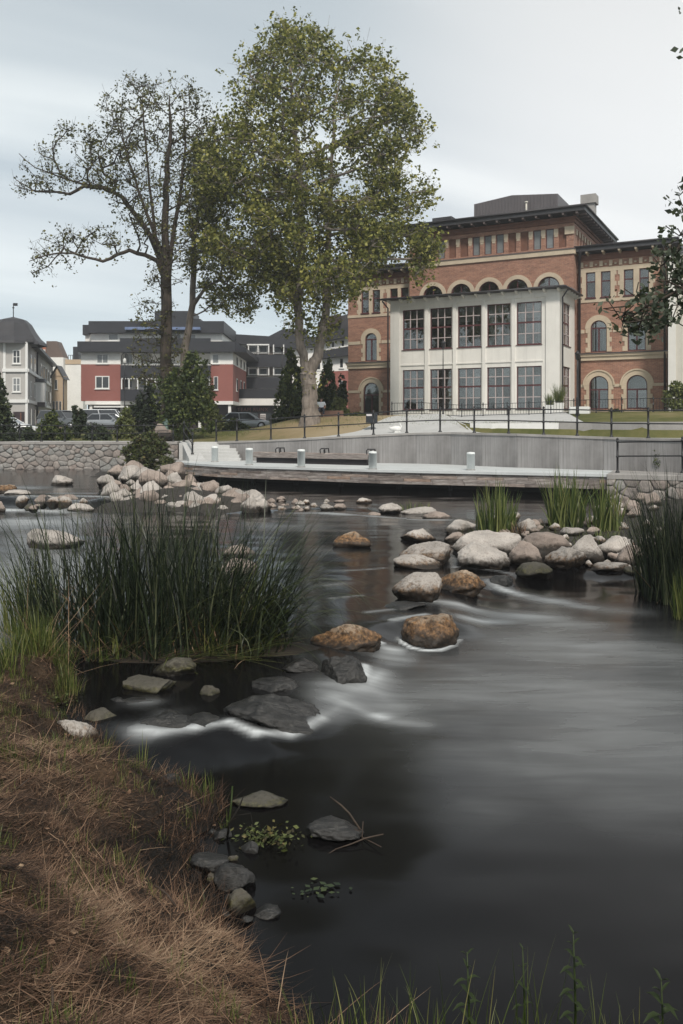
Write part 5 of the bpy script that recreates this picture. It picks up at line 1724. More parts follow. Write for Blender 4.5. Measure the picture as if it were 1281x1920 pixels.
slant(m, 'roof_hump', 'cladding', 505, 630, 634, 530, 617, 636, 3, 9)
m.box('roof_hump', 'cladding', 530, 575, 617, 636, 3, 9)
mb = MB()
for u in (532, 541, 550): mb.box(m.X(u, 5), m.X(u, 5) + .12, 5, 5.12, m.Z(618, 5), m.Z(603, 5))
for v in (603, 609): mb.box(m.X(532, 5), m.X(550, 5) + .12, 4.98, 5.1, m.Z(v + 1, 5), m.Z(v, 5))
mb.build('roof_rack', M['coping'], m.root)
m.box('stair_tower', 'shopdark', 533, 548, 640, 745, -.4, 0)
for v0, v1 in ((646, 665), (687, 706)):
    m.box('balcony_recess', 'interior', 462, 536, v0, v1, -.06, -.003)
    for u in (465, 483, 503, 512, 531):
        m.box('balcony_post', 'white_frame', u, u + 2, v0, v1 - 1, -.9, -.75)
    m.box('balcony_header', 'white_frame', 463, 505, v0 - 1, v0 + 1.5, -.95, -.70)
    for u0, u1 in ((466, 482), (486, 502), (514, 530)):
        m.window(u0, u1, v0 + 3, v1 - 3, -.07)
for v0, v1 in ((665, 688), (707, 729)):
    m.box('balcony_front', 'cladding', 458, 538, v0, v1, -1.1, -.95)
    mb = MB(); mb.tube([(m.X(458), -1.1, m.Z(v0 - 2)), (m.X(538), -1.1, m.Z(v0 - 2))], .05, 5); mb.build('balcony_rail', M['iron'], m.root)
m.window(560, 572, 700, 716); m.window(590, 602, 676, 694)

sh = Blk(106, 'shop_building', 'low shop wing with a black terrace parapet and a TEAM sign over dark windows', u=520)
sh.box('parapet', 'cladding', 436, 655, 729.5, 747, 0, .3)
sh.box('roof_deck', 'coping', 436, 655, 746.5, 749, .3, 9)
sh.box('fascia', 'white_stucco', 436, 655, 747.3, 760, -.15, 9)
sh.box('shop_front', 'shopdark', 437, 655, 760.3, 812, 1.0, 8)
for u0, u1 in ((430, 436.5), (515, 521), (585, 591)): sh.box('pillar', 'coping', u0, u1, 760.3, 812, 0, .5)
for u0, u1 in ((440, 463), (465, 486), (489, 512), (524, 545), (548, 580)): sh.window(u0, u1, 772, 797, 1.0, mt='shopdark')
sh.box('sign_board', 'shopdark', 441, 512, 762, 772, .85, .95)
sb = sh.box('notice_board', 'paper', 488, 498.5, 776, 797, .7, .8)
for k in range(6): sh.box('shelf_line', 'shopdark', 488.5, 498, 779 + k * 3, 780 + k * 3, .66, .699, sb)
cu = bpy.data.curves.new('sign', 'FONT'); cu.body = 'TEAM RUNX'; cu.size = 0.62; cu.extrude = .02; cu.space_character = 1.15
to = bpy.data.objects.new('sign', cu); COL.objects.link(to)
bpy.context.view_layer.update()
me = bpy.data.meshes.new_from_object(to.evaluated_get(bpy.context.evaluated_depsgraph_get()))
bpy.data.objects.remove(to)
o = link('sign_lettering', me, M['sign_red'], sh.root, (sh.X(445, .8), .80, sh.Z(771, .8))); o.rotation_euler = (R(90), 0, 0)

rb = Blk(92, 'apartment_block', 'apartment wing with tall dark roof between the big tree and the brick building', u=630)
def rbx(name, mt, u0, va0, vb0, u1, va1, vb1, d0, d1): return slant(rb, name, mt, u0, va0, vb0, u1, va1, vb1, d0, d1)
rbx('wall', 'white_stucco', 604, 640, 697, 670, 626, 694, 0, 9)
rbx('lower_wall', 'red_stucco', 604, 697.3, 800, 670, 694.3, 800, -.02, 9)
rbx('roof_band', 'cladding', 598, 627, 642, 670, 608, 628, -.8, 9.5)
rbx('roof_band', 'cladding', 600, 659, 673, 670, 646, 664, -.75, 0)
rbx('mansard_roof', 'roof', 596, 604, 627, 670, 584, 610, 1.5, 8)
rbx('roof_dormer', 'shopdark', 612, 594, 612, 640, 588, 604, .6, 1.5)
for u0, u1, v0, v1 in ((614, 620, 676, 694), (637, 644, 672, 690), (640, 646, 638, 650), (622, 627, 641, 652), (636, 645, 714, 732)):
    rb.window(u0, u1, v0, v1)
MB().box(rb.X(652), rb.X(655), 2, 2.6, rb.Z(600), rb.Z(576)).build('chimney', M['cladding'], rb.root)

# ================================================================== HOUSES AT THE LEFT
H = Blk(88, 'corner_house', 'pale grey corner house with a bell shaped dark roof at the left edge', u=30)
X50 = H.X(50); X8 = H.X(8)
dirx, diry = -0.26, 0.965
Hm = Frame(H.o.x + X50, 88, math.atan2(diry, dirx))
H.box('front_wall', 'grey_house', 8, 50, 640, 812, 0, .25)
mb = MB()      # side facing the street, and the far left turned face
L_ = 38
mb.add([(X50, 0, -.8), (X50 + dirx * L_, diry * L_, -.8), (X50 + dirx * L_, diry * L_, 8.6), (X50, 0, 8.6)], [(0, 1, 2, 3)])
mb.add([(X50, 0, 8.6), (X50 + dirx * L_, diry * L_, 8.6), (X50 + dirx * L_ - 7, diry * L_ - 1.9, 8.6), (X50 - 7, 2, 8.6)], [(0, 1, 2, 3)])
mb.build('street_wall', M['grey_house'], H.root)
mb = MB().add([(X8, 0, -.8), (X8, 0, 8.7), (X8 - 9, -5.5, 8.7), (X8 - 9, -5.5, -.8)], [(0, 1, 2, 3)])
mb.build('left_wall', M['grey_house'], H.root)
def along(a, b, z0, z1, out=.08):
    """strip lying on the street wall from a to b metres"""
    nx, ny_ = diry, -dirx
    P = [(X50 + dirx * t + nx * o, diry * t + ny_ * o) for t, o in ((a, 0.004), (b, 0.004), (b, out), (a, out))]
    vs = [(x, y, z0) for x, y in P] + [(x, y, z1) for x, y in P]
    return MB().add(vs, [(0, 1, 2, 3), (4, 7, 6, 5), (0, 4, 5, 1), (1, 5, 6, 2), (2, 6, 7, 3), (3, 7, 4, 0)])
for v0, v1 in ((691, 697), (749, 755)):
    H.box('storey_band', 'white_frame', 4, 51, v0, v1, -.2, -.003)
    along(0, L_, H.Z(v1), H.Z(v0), .22).build('storey_band', M['white_frame'], H.root)
for u in (6, 47.5): H.box('corner_strip', 'white_frame', u, u + 4.5, 641, 812, -.1, -.003)
H.window(24, 39, 656, 682, cols=2, rows=2); H.window(24, 39, 708, 735, cols=2, rows=2, glass='paleglass')
H.box('doorway', 'shopdark', 25, 46, 772, 812, -.05, -.003); H.box('door_frame', 'wood_trim', 38, 40, 774, 812, -.09, -.053)
for t in (4, 8.5, 18, 22, 26, 30, 34):
    for z0 in (6.0, 3.1):
        w = along(t, t + 1.5, z0, z0 + 1.7, .06).build('window', M['white_frame'], H.root)
        along(t + .15, t + 1.35, z0 + .12, z0 + 1.58, .075).build('pane', M['darkglass'], w)
for t in (4, 9, 14, 18, 24, 30): along(t, t + 1.2, -.4, 1.8, .06).build('shop_window', M['darkglass'], H.root)
along(10.5, 13.2, 2.7, 5.0, 1.0).build('oriel_bay', M['white_frame'], H.root); along(10.4, 13.3, 2.2, 2.69, 1.05).build('oriel_foot', M['shopdark'], H.root); along(10.4, 13.3, 5.01, 5.4, 1.05).build('oriel_roof', M['cladding'], H.root)
along(-.2, L_ + .2, 8.6, 8.95, .7).build('eave', M['roof'], H.root)
mb = MB().add([(X50 + .7 + dirx * 5, 5, 8.95), (X50 + dirx * L_ + .7, diry * L_, 8.95), (X50 + dirx * L_ - 3, diry * L_, 10.3), (X50 - 4.2, 6, 10.3), (X50 + dirx * L_ - 7, diry * L_, 8.95), (X50 - 7, 2, 8.95)],
              [(0, 1, 2, 3), (3, 2, 4, 5), (0, 3, 5), (1, 4, 2)]); mb.build('street_roof', M['tile_roof'], H.root)
for t in (12, L_ - .4):
    MB().tube([(X50 + dirx * t + .12, diry * t, 8.6), (X50 + dirx * t + .12, diry * t, -.3)], .09, 6).build('downpipe', M['pipe'], H.root)
# bell roof over the corner
cx_, cy_ = X8 + .1, 2.2
prof = [(3.45, 8.45), (3.30, 8.75), (2.75, 9.25), (2.30, 9.9), (1.85, 10.7), (1.35, 11.15), (0.0, 11.5)]
mb = MB(); n8 = 8; vs = []; fs = []
for r, z in prof:
    for k in range(n8):
        t = PI / 8 + k * PI / 4
        vs.append((cx_ + r * math.cos(t), cy_ + r * math.sin(t), z))
for i in range(len(prof) - 1):
    for k in range(n8): fs.append((i * 8 + k, i * 8 + (k + 1) % 8, i * 8 + 8 + (k + 1) % 8, i * 8 + 8 + k))
mb.add(vs, fs); rf = mb.build('bell_roof', M['roof'], H.root)
MB().tube([(cx_, cy_, 11.4), (cx_, cy_, 12.9)], .05, 6).lathe([(.02, 12.35), (.14, 12.45), (.02, 12.55)], 8, (cx_, cy_, 0)).box(cx_ - .02, cx_ + .45, cy_ - .02, cy_ + .02, 12.65, 12.95).build('weather_vane', M['iron'], rf)

Hb = Blk(122, 'gabled_house', 'narrow beige gabled house with a dark roof between the grey house and the white wall', u=108)
Hb.box('wall', 'beige_house', 97, 120, 705, 803, 0, 1.5)
x0, x1 = Hb.X(96), Hb.X(108)
MB().prism([(Hb.X(97), Hb.Z(706)), (Hb.X(118), Hb.Z(706)), (Hb.X(108), Hb.Z(690))], 'y', 0, 1.5).build('gable', M['beige_house'], Hb.root)
MB().add([(Hb.X(94), -.4, Hb.Z(709)), (Hb.X(108), -.4, Hb.Z(685)), (Hb.X(108), 2, Hb.Z(685)), (Hb.X(94), 2, Hb.Z(709)), (Hb.X(123), -.4, Hb.Z(712)), (Hb.X(123), 2, Hb.Z(712))], [(0, 1, 2, 3), (1, 4, 5, 2)]).build('roof', M['roof'], Hb.root)
for u in (99, 105, 111): Hb.window(u, u + 4.4, 752, 777); 
Hb.window(103, 108, 712, 730)
MB().tube([(Hb.X(119.6), -.1, Hb.Z(712)), (Hb.X(119.6), -.1, -.4)], .08, 6).build('downpipe', M['pipe'], Hb.root)

Hc = Blk(132, 'plain_house', 'tall blank white wall with a brown roof gable behind the parked cars', u=120)
Hc.box('wall', 'white_stucco', 80, 119, 670, 803, 0, 2); Hc.box('wall', 'white_stucco', 117, 156, 683, 803, 1, 3)
Hc.box('parapet', 'beige_house', 118, 154, 674, 682.8, .9, 3)
MB().prism([(Hc.X(85), Hc.Z(670)), (Hc.X(118), Hc.Z(671)), (Hc.X(104), Hc.Z(639)), (Hc.X(85), Hc.Z(639))], 'y', .5, 3).build('brown_gable', M['brown_gable'], Hc.root)
Hc.box('tiled_roof', 'tile_roof', 62, 86, 650, 668, 4, 10); Hc.box('dormer', 'white_stucco', 72, 84, 655, 667, 3.6, 4)
mb = MB()
for u in range(122, 156, 4): mb.box(Hc.X(u), Hc.X(u) + .06, 1.5, 1.56, Hc.Z(674), Hc.Z(664))
mb.box(Hc.X(122), Hc.X(156), 1.5, 1.56, Hc.Z(665), Hc.Z(664)); mb.build('roof_railing', M['iron'], Hc.root)
Hc.box('lift_shaft', 'cladding', 137, 147, 650, 674, 6, 9)

# ================================================================== TREES
def chain(P, par, pts, start, Y, dy=0.0, sub=3):
    """append a limb given by photo points (u, v) at distance Y, leaning dy metres in depth by its end"""
    prev = start; ids = []
    w = [np.array(atY(u, v, Y + dy * (i + 1) / len(pts))) for i, (u, v) in enumerate(pts)]
    cur = np.array(P[start]) if start >= 0 else w[0]
    seq = w if start >= 0 else w[1:]
    if start < 0:
        P.append(w[0]); par.append(-1); prev = len(P) - 1; ids.append(prev)
    for q in seq:
        for k in range(1, sub + 1):
            t = k / sub
            P.append(cur + (q - cur) * t + rng.normal(0, .03, 3) * (k < sub)); par.append(prev); prev = len(P) - 1; ids.append(prev)
        cur = q
    return ids
def sample_env(env, n, Y, depth, clump=0.0, vlo=None):
    v = np.array([e[0] for e in env], float); l = np.array([e[1] for e in env], float); r = np.array([e[2] for e in env], float)
    dv = np.linspace(v[0], v[-1], 300); w = np.interp(dv, v, r) - np.interp(dv, v, l); w = w / w.sum()
    out = []
    while len(out) < n:
        vv = rng.choice(dv, p=w) + rng.uniform(-1, 1)
        a, b = np.interp(vv, v, l), np.interp(vv, v, r)
        q = rng.uniform(-1, 1); m, h = (a + b) / 2, (b - a) / 2
        dm = depth * math.sqrt(max(0.03, 1 - q * q))
        yy_ = Y + rng.uniform(-1, 1) * dm
        # keep the outline as seen from the camera roughly the same at any depth
        out.append(np.array(atY(m + q * h, vv, yy_)) if True else None)
    return np.array(out)
def make_tree(name, label, P, par, rad_seed, targets, leaf_mt, bark_mt, nleaf, lsize, sig, r_tip=.014, bf=.35, step=.55, extra=None, tips_only=True, up=.3, inner=0):
    base = P[0]
    root = empty(name, tuple(base), 0, label, 'tree')
    NP, npar, tips = grow(P, par, targets, bf, step, up)
    rad = pipe_radii(NP, npar, tips, r_tip)
    for i, r in rad_seed.items():
        rad[i] = max(rad[i], r) if r > 0 else rad[i]
    V, F = tubes_np(NP - base, npar, rad, 6)
    link('trunk', mesh_np('trunk', V, F, bark_mt, True), None, root)
    C = []
    T = NP[tips]
    par_t = NP[npar[tips]]
    nsub = 7                       # leafy shoots round every twig end, leaves gathered round each shoot
    for k in range(nsub):
        t = rng.uniform(0, 1, len(T))[:, None] ** .7
        sc_ = par_t * (1 - t) + T * t + rng.normal(0, sig, (len(T), 3))
        for q in range(max(1, nleaf // nsub)):
            C.append(sc_ + rng.normal(0, sig * .36, (len(T), 3)))
    C = np.concatenate(C)
    keep = rng.uniform(0, 1, len(C)) < np.clip(0.78 + 1.0 * fbm(C[:, 0] * .8 + C[:, 1] * .3 + 50, C[:, 2] * .8 + 50, 21, 3), .12, 1)
    C = C[keep]
    if extra is not None: C = np.concatenate([C, extra])
    # leafy shoots: every tip also carries a fine twig spray
    tw = rng.choice(len(T), min(len(T) * 3, len(T) * 3))
    a = T[tw]; b = a + rng.normal(0, sig * 1.1, (len(tw), 3)) + np.array([0, 0, sig * .3])
    PP = np.concatenate([a, b]) - base; pp = np.concatenate([np.full(len(tw), -1), np.arange(len(tw))])
    Vt, Ft = tubes_np(PP, pp, np.full(len(PP), .007), 3)
    tag(link('twigs', mesh_np('twigs', Vt, Ft, bark_mt), None, root), kind='stuff')
    V, F, A_ = leaves(C - base, lsize, .3)
    link('crown', mesh_np('crown', V, F, leaf_mt, False, {'var': A_}), None, root)
    return root

# --- the big two-stemmed tree on the mound
YB = 52.0
P, par = [], []
trunk = chain(P, par, [(581, 797), (582, 770), (581, 735), (577, 705)], -1, YB, 0, 4)
lf = chain(P, par, [(562, 640), (559, 560), (567, 450), (562, 350), (553, 250), (546, 150), (545, 60)], trunk[-1], YB, -1.5, 5)
rt = chain(P, par, [(597, 665), (611, 590), (613, 500), (619, 400), (622, 300), (628, 200), (645, 110)], trunk[-1], YB, 1.5, 5)
rs = {}
for k, i in enumerate(trunk): rs[i] = float(np.interp(k, [0, 2, 5, 9, 12], [.80, .60, .53, .50, .52]))
for k, i in enumerate(lf): rs[i] = float(np.interp(k, [0, 4, 12, 22, 34], [.31, .26, .19, .11, .03]))
for k, i in enumerate(rt): rs[i] = float(np.interp(k, [0, 4, 12, 22, 34], [.40, .34, .25, .14, .03]))
env = [(42, 528, 568), (60, 502, 610), (82, 486, 695), (100, 478, 728), (140, 445, 748), (200, 408, 786), (260, 390, 795), (320, 372, 804), (375, 362, 822), (430, 368, 824), (470, 400, 815), (505, 460, 800), (535, 500, 745), (560, 520, 680)]
tg = np.concatenate([sample_env(env, 1250, YB, 5.2), sample_env([(300, 380, 460), (400, 375, 500), (470, 395, 520), (520, 460, 560), (570, 520, 600)], 110, YB, 3), sample_env([(420, 640, 815), (480, 630, 815), (525, 630, 790)], 150, YB, 3.5)])
# gaps between the upward growing masses
g = fbm(tg[:, 0] * .8 + 9, tg[:, 2] * .55 + 3, 34, 2)
tg = tg[g > -0.20]
ex = []
for ids, k0, k1, n in ((lf, 5, 16, 1700), (rt, 6, 16, 1500), (trunk, 9, 13, 120)):
    for _ in range(n):
        i = ids[rng.integers(k0, min(k1, len(ids)))]
        ex.append(P[i] + rng.normal(0, 1, 3) * np.array([.42, .42, .5]) + np.array([rng.choice((-1, 1)) * .35, 0, 0]))
make_tree('lime_tree', 'tallest leafy tree with two trunks from one broad base, left of the brick building', P, par, rs, tg, M['leaf_big'], M['bark'], 84, .135, .40, .017, extra=np.array(ex))

# --- the sparse tree at the left
YL = 55.0
P, par = [], []
trunk = chain(P, par, [(313, 806), (313, 780), (312, 700), (312, 600), (312, 500)], -1, YL, 0, 4)
top = chain(P, par, [(309, 420), (314, 330), (320, 250), (318, 180)], trunk[-1], YL, -1, 4)
LA_ = chain(P, par, [(296, 490), (272, 478), (243, 469), (220, 477), (193, 490), (164, 483), (138, 475), (89, 478), (55, 490)], trunk[-2], YL, -1.5, 2)
LB_ = chain(P, par, [(297, 478), (282, 442), (249, 396), (230, 370), (197, 352), (157, 349), (131, 364), (111, 360), (66, 359), (30, 337)], trunk[-1], YL, 2.0, 2)
LC_ = chain(P, par, [(151, 344), (111, 331), (66, 314), (36, 288)], LB_[9], YL + 1, 1, 2)
LD_ = chain(P, par, [(290, 440), (268, 380), (240, 300), (225, 220)], trunk[-1], YL, -2, 3)
LE_ = chain(P, par, [(328, 420), (341, 344), (348, 270), (345, 190)], trunk[-3], YL, 2, 3)
LF_ = chain(P, par, [(292, 460), (285, 380), (275, 290), (268, 200)], trunk[-1], YL, 1, 3)
LG_ = chain(P, par, [(120, 466), (90, 500), (60, 512)], LA_[11], YL, 0, 2)
rs = {}
for k, i in enumerate(trunk): rs[i] = float(np.interp(k, [0, 2, 5, 9, 17], [.68, .50, .42, .38, .35]))
for ids, r0 in ((top, .26), (LA_, .15), (LB_, .19), (LC_, .06), (LD_, .13), (LE_, .15), (LF_, .13), (LG_, .04)):
    for k, i in enumerate(ids): rs[i] = r0 * (1 - k / len(ids)) ** .8 + .012
env = [(142, 218, 350), (165, 203, 380), (200, 190, 400), (250, 175, 410), (300, 160, 415), (340, 175, 420), (390, 215, 415), (440, 250, 400), (480, 290, 370), (540, 270, 350)]
tg = np.concatenate([sample_env(env, 640, YL, 4.2), sample_env([(232, 110, 170), (260, 85, 200), (300, 35, 230), (335, 60, 235), (350, 110, 220)], 105, YL + 1, 1.6),
                     sample_env([(425, 95, 200), (450, 52, 240), (478, 48, 235), (492, 80, 170)], 75, YL - .8, 1.2), sample_env([(335, 25, 100), (360, 30, 110)], 16, YL + 1, .8),
                     sample_env([(495, 60, 150), (515, 55, 120)], 10, YL, .8), sample_env([(560, 262, 330), (650, 245, 340), (715, 250, 335)], 115, YL, 1.5)])
make_tree('maple_tree', 'sparse dark tree with long bare limbs reaching out to the left edge', P, par, rs, tg, M['leaf_dark'], M['bark_dark'], 21, .11, .24, .014, step=.5, up=.5)

# --- slender neighbour
YS = 57.0
P, par = [], []
trunk = chain(P, par, [(338, 806), (342, 720), (347, 650), (361, 573), (364, 442), (377, 377), (391, 280)], -1, YS, 1, 4)
r1 = chain(P, par, [(385, 540), (410, 525), (440, 540), (470, 570)], trunk[12], YS, -1, 2)
r2 = chain(P, par, [(400, 470), (440, 440), (470, 450)], trunk[15], YS, 1, 2)
rs = {i: float(np.interp(k, [0, 8, 14, 24], [.34, .27, .2, .03])) for k, i in enumerate(trunk)}
for ids in (r1, r2):
    for k, i in enumerate(ids): rs[i] = .10 * (1 - k / len(ids)) + .02
tg = np.concatenate([sample_env([(262, 365, 402), (320, 345, 425), (400, 340, 445), (470, 345, 475), (530, 370, 490), (560, 385, 485), (590, 400, 480)], 400, YS, 2.8)])
make_tree('slender_tree', 'slender leaning tree just right of the sparse dark tree', P, par, rs, tg, M['leaf_big'], M['bark'], 42, .125, .30, .014, step=.5, up=.6)

# --- near tree whose branch hangs in from the right edge
P, par = [], []
YN = 9.0
def pt(x, y, z): return np.array([x, y, z], float)
P = [pt(6.2, 10.4, -2.6), pt(6.15, 10.3, -1), pt(6.1, 10.1, .6), pt(6.0, 9.9, 2.0), pt(6.1, 9.8, 3.6), pt(6.3, 9.9, 5.2)]
par = [-1, 0, 1, 2, 3, 4]
def ext(pts, start):
    pr = start; ids = []
    for p_ in pts:
        P.append(pt(*p_)); par.append(pr); pr = len(P) - 1; ids.append(pr)
    return ids
e1_ = ext([(5.4, 9.6, 2.25), (4.7, 9.3, 2.1), (4.1, 9.1, 1.75), (3.6, 9.0, 1.45), (3.2, 8.95, 1.25)], 3)
e2_ = ext([(5.3, 9.3, 2.9), (4.6, 9.1, 2.6), (4.0, 9.0, 2.15)], 3)
tg = np.concatenate([np.array([np.array(atY(u + rng.uniform(-16, 16), v + rng.uniform(-14, 14), 9 + rng.uniform(-.25, .25))) for u, v in
     [(1140, 570), (1160, 575), (1190, 560), (1205, 575), (1190, 600), (1205, 625), (1180, 590), (1225, 590), (1215, 610), (1230, 600), (1250, 600), (1170, 580), (1215, 575), (1200, 545),
      (1245, 470), (1255, 500), (1262, 480), (1235, 515), (1275, 450), (1265, 520), (1270, 390), (1278, 370), (1270, 560), (1275, 575), (1240, 485), (1262, 430), (1275, 500), (1230, 498)]]),
     np.stack([rng.uniform(3.9, 7.5, 90), rng.uniform(8.6, 11.5, 90), rng.uniform(1.8, 6.6, 90)], -1)[:, :]])
keep = (tg[:, 0] / tg[:, 1] > .415) | (np.arange(len(tg)) < 28)
tg = tg[keep]
rs = {0: .2, 1: .17, 2: .15, 3: .13, 4: .09, 5: .05}
for k, i in enumerate(e1_): rs[i] = .035 - k * .006
for k, i in enumerate(e2_): rs[i] = .03 - k * .008
make_tree('alder_tree', 'near tree off the right edge with dark leafy twigs hanging in over the brick wing', P, par, rs, tg, M['leaf_near'], M['bark_dark'], 63, .046, .085, .004, step=.25, up=.1)

# ================================================================== BUSHES
def bush(name, label, u0, u1, v0, v1, Y, mt, n, size, cat='shrub', stems=7, shape='round', group=None, sink=.1, bark='bark_dark', dmul=.8, lumps=14):
    a, b_ = atY(u0, v1, Y), atY(u1, v1, Y)
    cx = (a.x + b_.x) / 2; hw = (b_.x - a.x) / 2; zt = atY(u0, v0, Y).z
    zb = min(float(far_z(cx, Y)), atY(u0, v1, Y).z) if Y > 47.0 else atY(u0, v1, Y).z
    H_ = zt - zb
    root = empty(name, (cx, Y, zb), 0, label, cat, group)
    C = []
    dp = hw * dmul
    if shape == 'cone':
        h = rng.uniform(0, 1, n) ** 1.25; th = rng.uniform(0, 2 * PI, n)
        r = (1 - h) ** .85 * (1 + .25 * np.sin(th * 5 + h * 9)) * np.sqrt(rng.uniform(.3, 1, n))
        C = np.stack([hw * r * np.cos(th), dp * r * np.sin(th), H_ * h], -1)
        C += rng.normal(0, .04, C.shape)
    else:
        L = []
        for k in range(lumps):
            t = rng.uniform(0, 2 * PI); q = rng.uniform(.15, .82)
            L.append((q * hw * math.cos(t), q * dp * math.sin(t), H_ * rng.uniform(.18, .86 - .35 * q), rng.uniform(.20, .44)))
        L.append((0, 0, H_ * .42, .55)); L.append((rng.uniform(-.3, .3) * hw, 0, H_ * .80, .26)); L.append((rng.uniform(-.4, .4) * hw, 0, H_ * .30, .6))
        for (x, y, z, r) in L:
            m_ = n // len(L)
            d = rng.normal(0, 1, (m_, 3)); d /= np.linalg.norm(d, axis=1)[:, None]
            rr_ = rng.uniform(.45, 1.03, m_)[:, None] ** .6
            p = np.array([x, y, z]) + d * rr_ * np.array([hw * r, dp * r, H_ * r * .62]) + rng.normal(0, .05 * hw, (m_, 3))
            C.append(p)
        C = np.concatenate(C)
        f = fbm(C[:, 0] * 2.2 + 20, C[:, 2] * 2.2 + 11, 44, 3)
        C = C[(C[:, 2] > .02) & (f > -.34)]
        C[:, 2] = np.minimum(C[:, 2], H_ * 1.03)
    V, F, A_ = leaves(C, size, .25)
    link('foliage', mesh_np('foliage', V, F, M[mt], False, {'var': A_}), None, root)
    mb = MB()
    for k in range(stems):
        t = rng.uniform(0, 2 * PI); q = rng.uniform(.1, .75)
        tip = (q * hw * math.cos(t), q * dp * math.sin(t), H_ * rng.uniform(.5, .9))
        mb.tube([(0.05 * k / stems, .03 * k / stems, -sink), (tip[0] * .3, tip[1] * .3, tip[2] * .45), tip], [.03 * (1 + H_ * .2), .02, .006], 5)
    mb.build('stems', M[bark], root)
    return root
BS = [
 ('shrub', 'leafy green shrub at the far left below the grey house behind the railing', 66, 124, 768, 828, 53.5, 'leaf_bush', 2600, .13, 'round'),
 ('shrub', 'dark upright bush between the grey car and the white van', 128, 162, 755, 825, 55, 'leaf_conifer', 2600, .11, 'round'),
 ('shrub', 'dark low shrub in front of the silver car behind the railing', 158, 216, 792, 830, 54, 'leaf_conifer', 2200, .11, 'round'),
 ('shrub', 'pale flowering shrub left of the dark thuja bushes', 212, 266, 762, 826, 55, 'leaf_light', 2600, .12, 'round'),
 ('conifer', 'dark dense conifer bush at the left foot of the sparse tree', 232, 312, 716, 818, 57, 'leaf_conifer', 6500, .12, 'round'),
 ('shrub', 'low dark hedge piece at the left end behind the railing', 24, 76, 798, 830, 53, 'leaf_conifer', 1600, .11, 'round'),
 ('shrub', 'small dark hedge shrub between two hedge bushes behind the railing', 110, 140, 795, 829, 53, 'leaf_bush', 1300, .11, 'round'),
 ('broadleaf_shrub', 'large airy green shrub tree covering the foot of the two left trees', 290, 408, 650, 806, 52.5, 'leaf_bush', 12500, .13, 'round'),
 ('shrub', 'small bush with red and pale leaves right of the large airy shrub', 352, 410, 668, 770, 59, 'leaf_light', 2800, .13, 'round'),
 ('small_tree', 'small round clipped tree on the lawn before the shop', 386, 424, 766, 796, 58.5, 'leaf_light', 2600, .09, 'round'),
 ('shrub', 'low dark shrub on the lawn edge right of the small round tree', 408, 470, 784, 810, 60, 'leaf_bush', 2600, .10, 'round'),
 ('shrub', 'dark shrub right of the shop window against the mound', 500, 556, 762, 806, 62, 'leaf_bush', 3000, .13, 'round'),
 ('shrub', 'dark bushes just left of the big trunk', 530, 578, 740, 800, 60, 'leaf_conifer', 3600, .13, 'round'),
 ('shrub', 'tall leafy shrub growing left of the big trunk in front of the balconies', 518, 580, 648, 775, 58, 'leaf_bush', 5200, .15, 'round'),
 ('shrub', 'narrow dark shrub behind the right side of the big trunk', 596, 632, 668, 790, 61, 'leaf_bush', 3000, .15, 'round'),
 ('shrub', 'yellow green shrub between the seated person and the brick building', 616, 656, 742, 788, 57, 'leaf_light', 2800, .12, 'round'),
 ('shrub', 'dark shrub at the left corner of the brick building', 628, 652, 700, 782, 63, 'leaf_conifer', 1800, .13, 'round'),
 ('shrub', 'low green shrubs under the arched door of the brick building', 640, 716, 774, 790, 58, 'leaf_bush', 1700, .10, 'round'),
 ('shrub', 'green shrub below the arched windows of the right wing', 1136, 1180, 766, 788, 55.5, 'leaf_bush', 1500, .09, 'round'),
 ('shrub', 'green leafy shrub at the right edge in front of the pale building', 1243, 1305, 712, 778, 50, 'leaf_light', 4200, .11, 'round'),
 ('shrub', 'dark trailing shrub at the end of the concrete wall by the right edge', 1218, 1270, 826, 886, 34.8, 'leaf_bush', 2600, .06, 'round'),
 ('conifer', 'evergreen tree with drooping tips cut by the left edge', -62, 34, 672, 812, 51.5, 'leaf_conifer', 8500, .13, 'cone'),
]
for (nm, lb, u0, u1, v0, v1, Y, mt, n, sz, shp) in BS:
    bush(nm, lb, u0, u1, v0, v1, Y, mt, n, sz, {'conifer': 'conifer', 'small_tree': 'tree'}.get(nm, 'shrub'), shape=shp, stems=9)
bush('vine_shrub', 'tangled green and brown shrub growing over the end of the stone quay wall', 222, 332, 806, 892, 47.0, 'leaf_vine', 9000, .105, 'shrub', stems=16, dmul=.55, lumps=13)
bush('climber', 'dark green climber hanging beside the sloping cheek wall', 286, 338, 850, 905, 45.0, 'leaf_vine', 2000, .08, 'shrub', stems=8, dmul=.5)

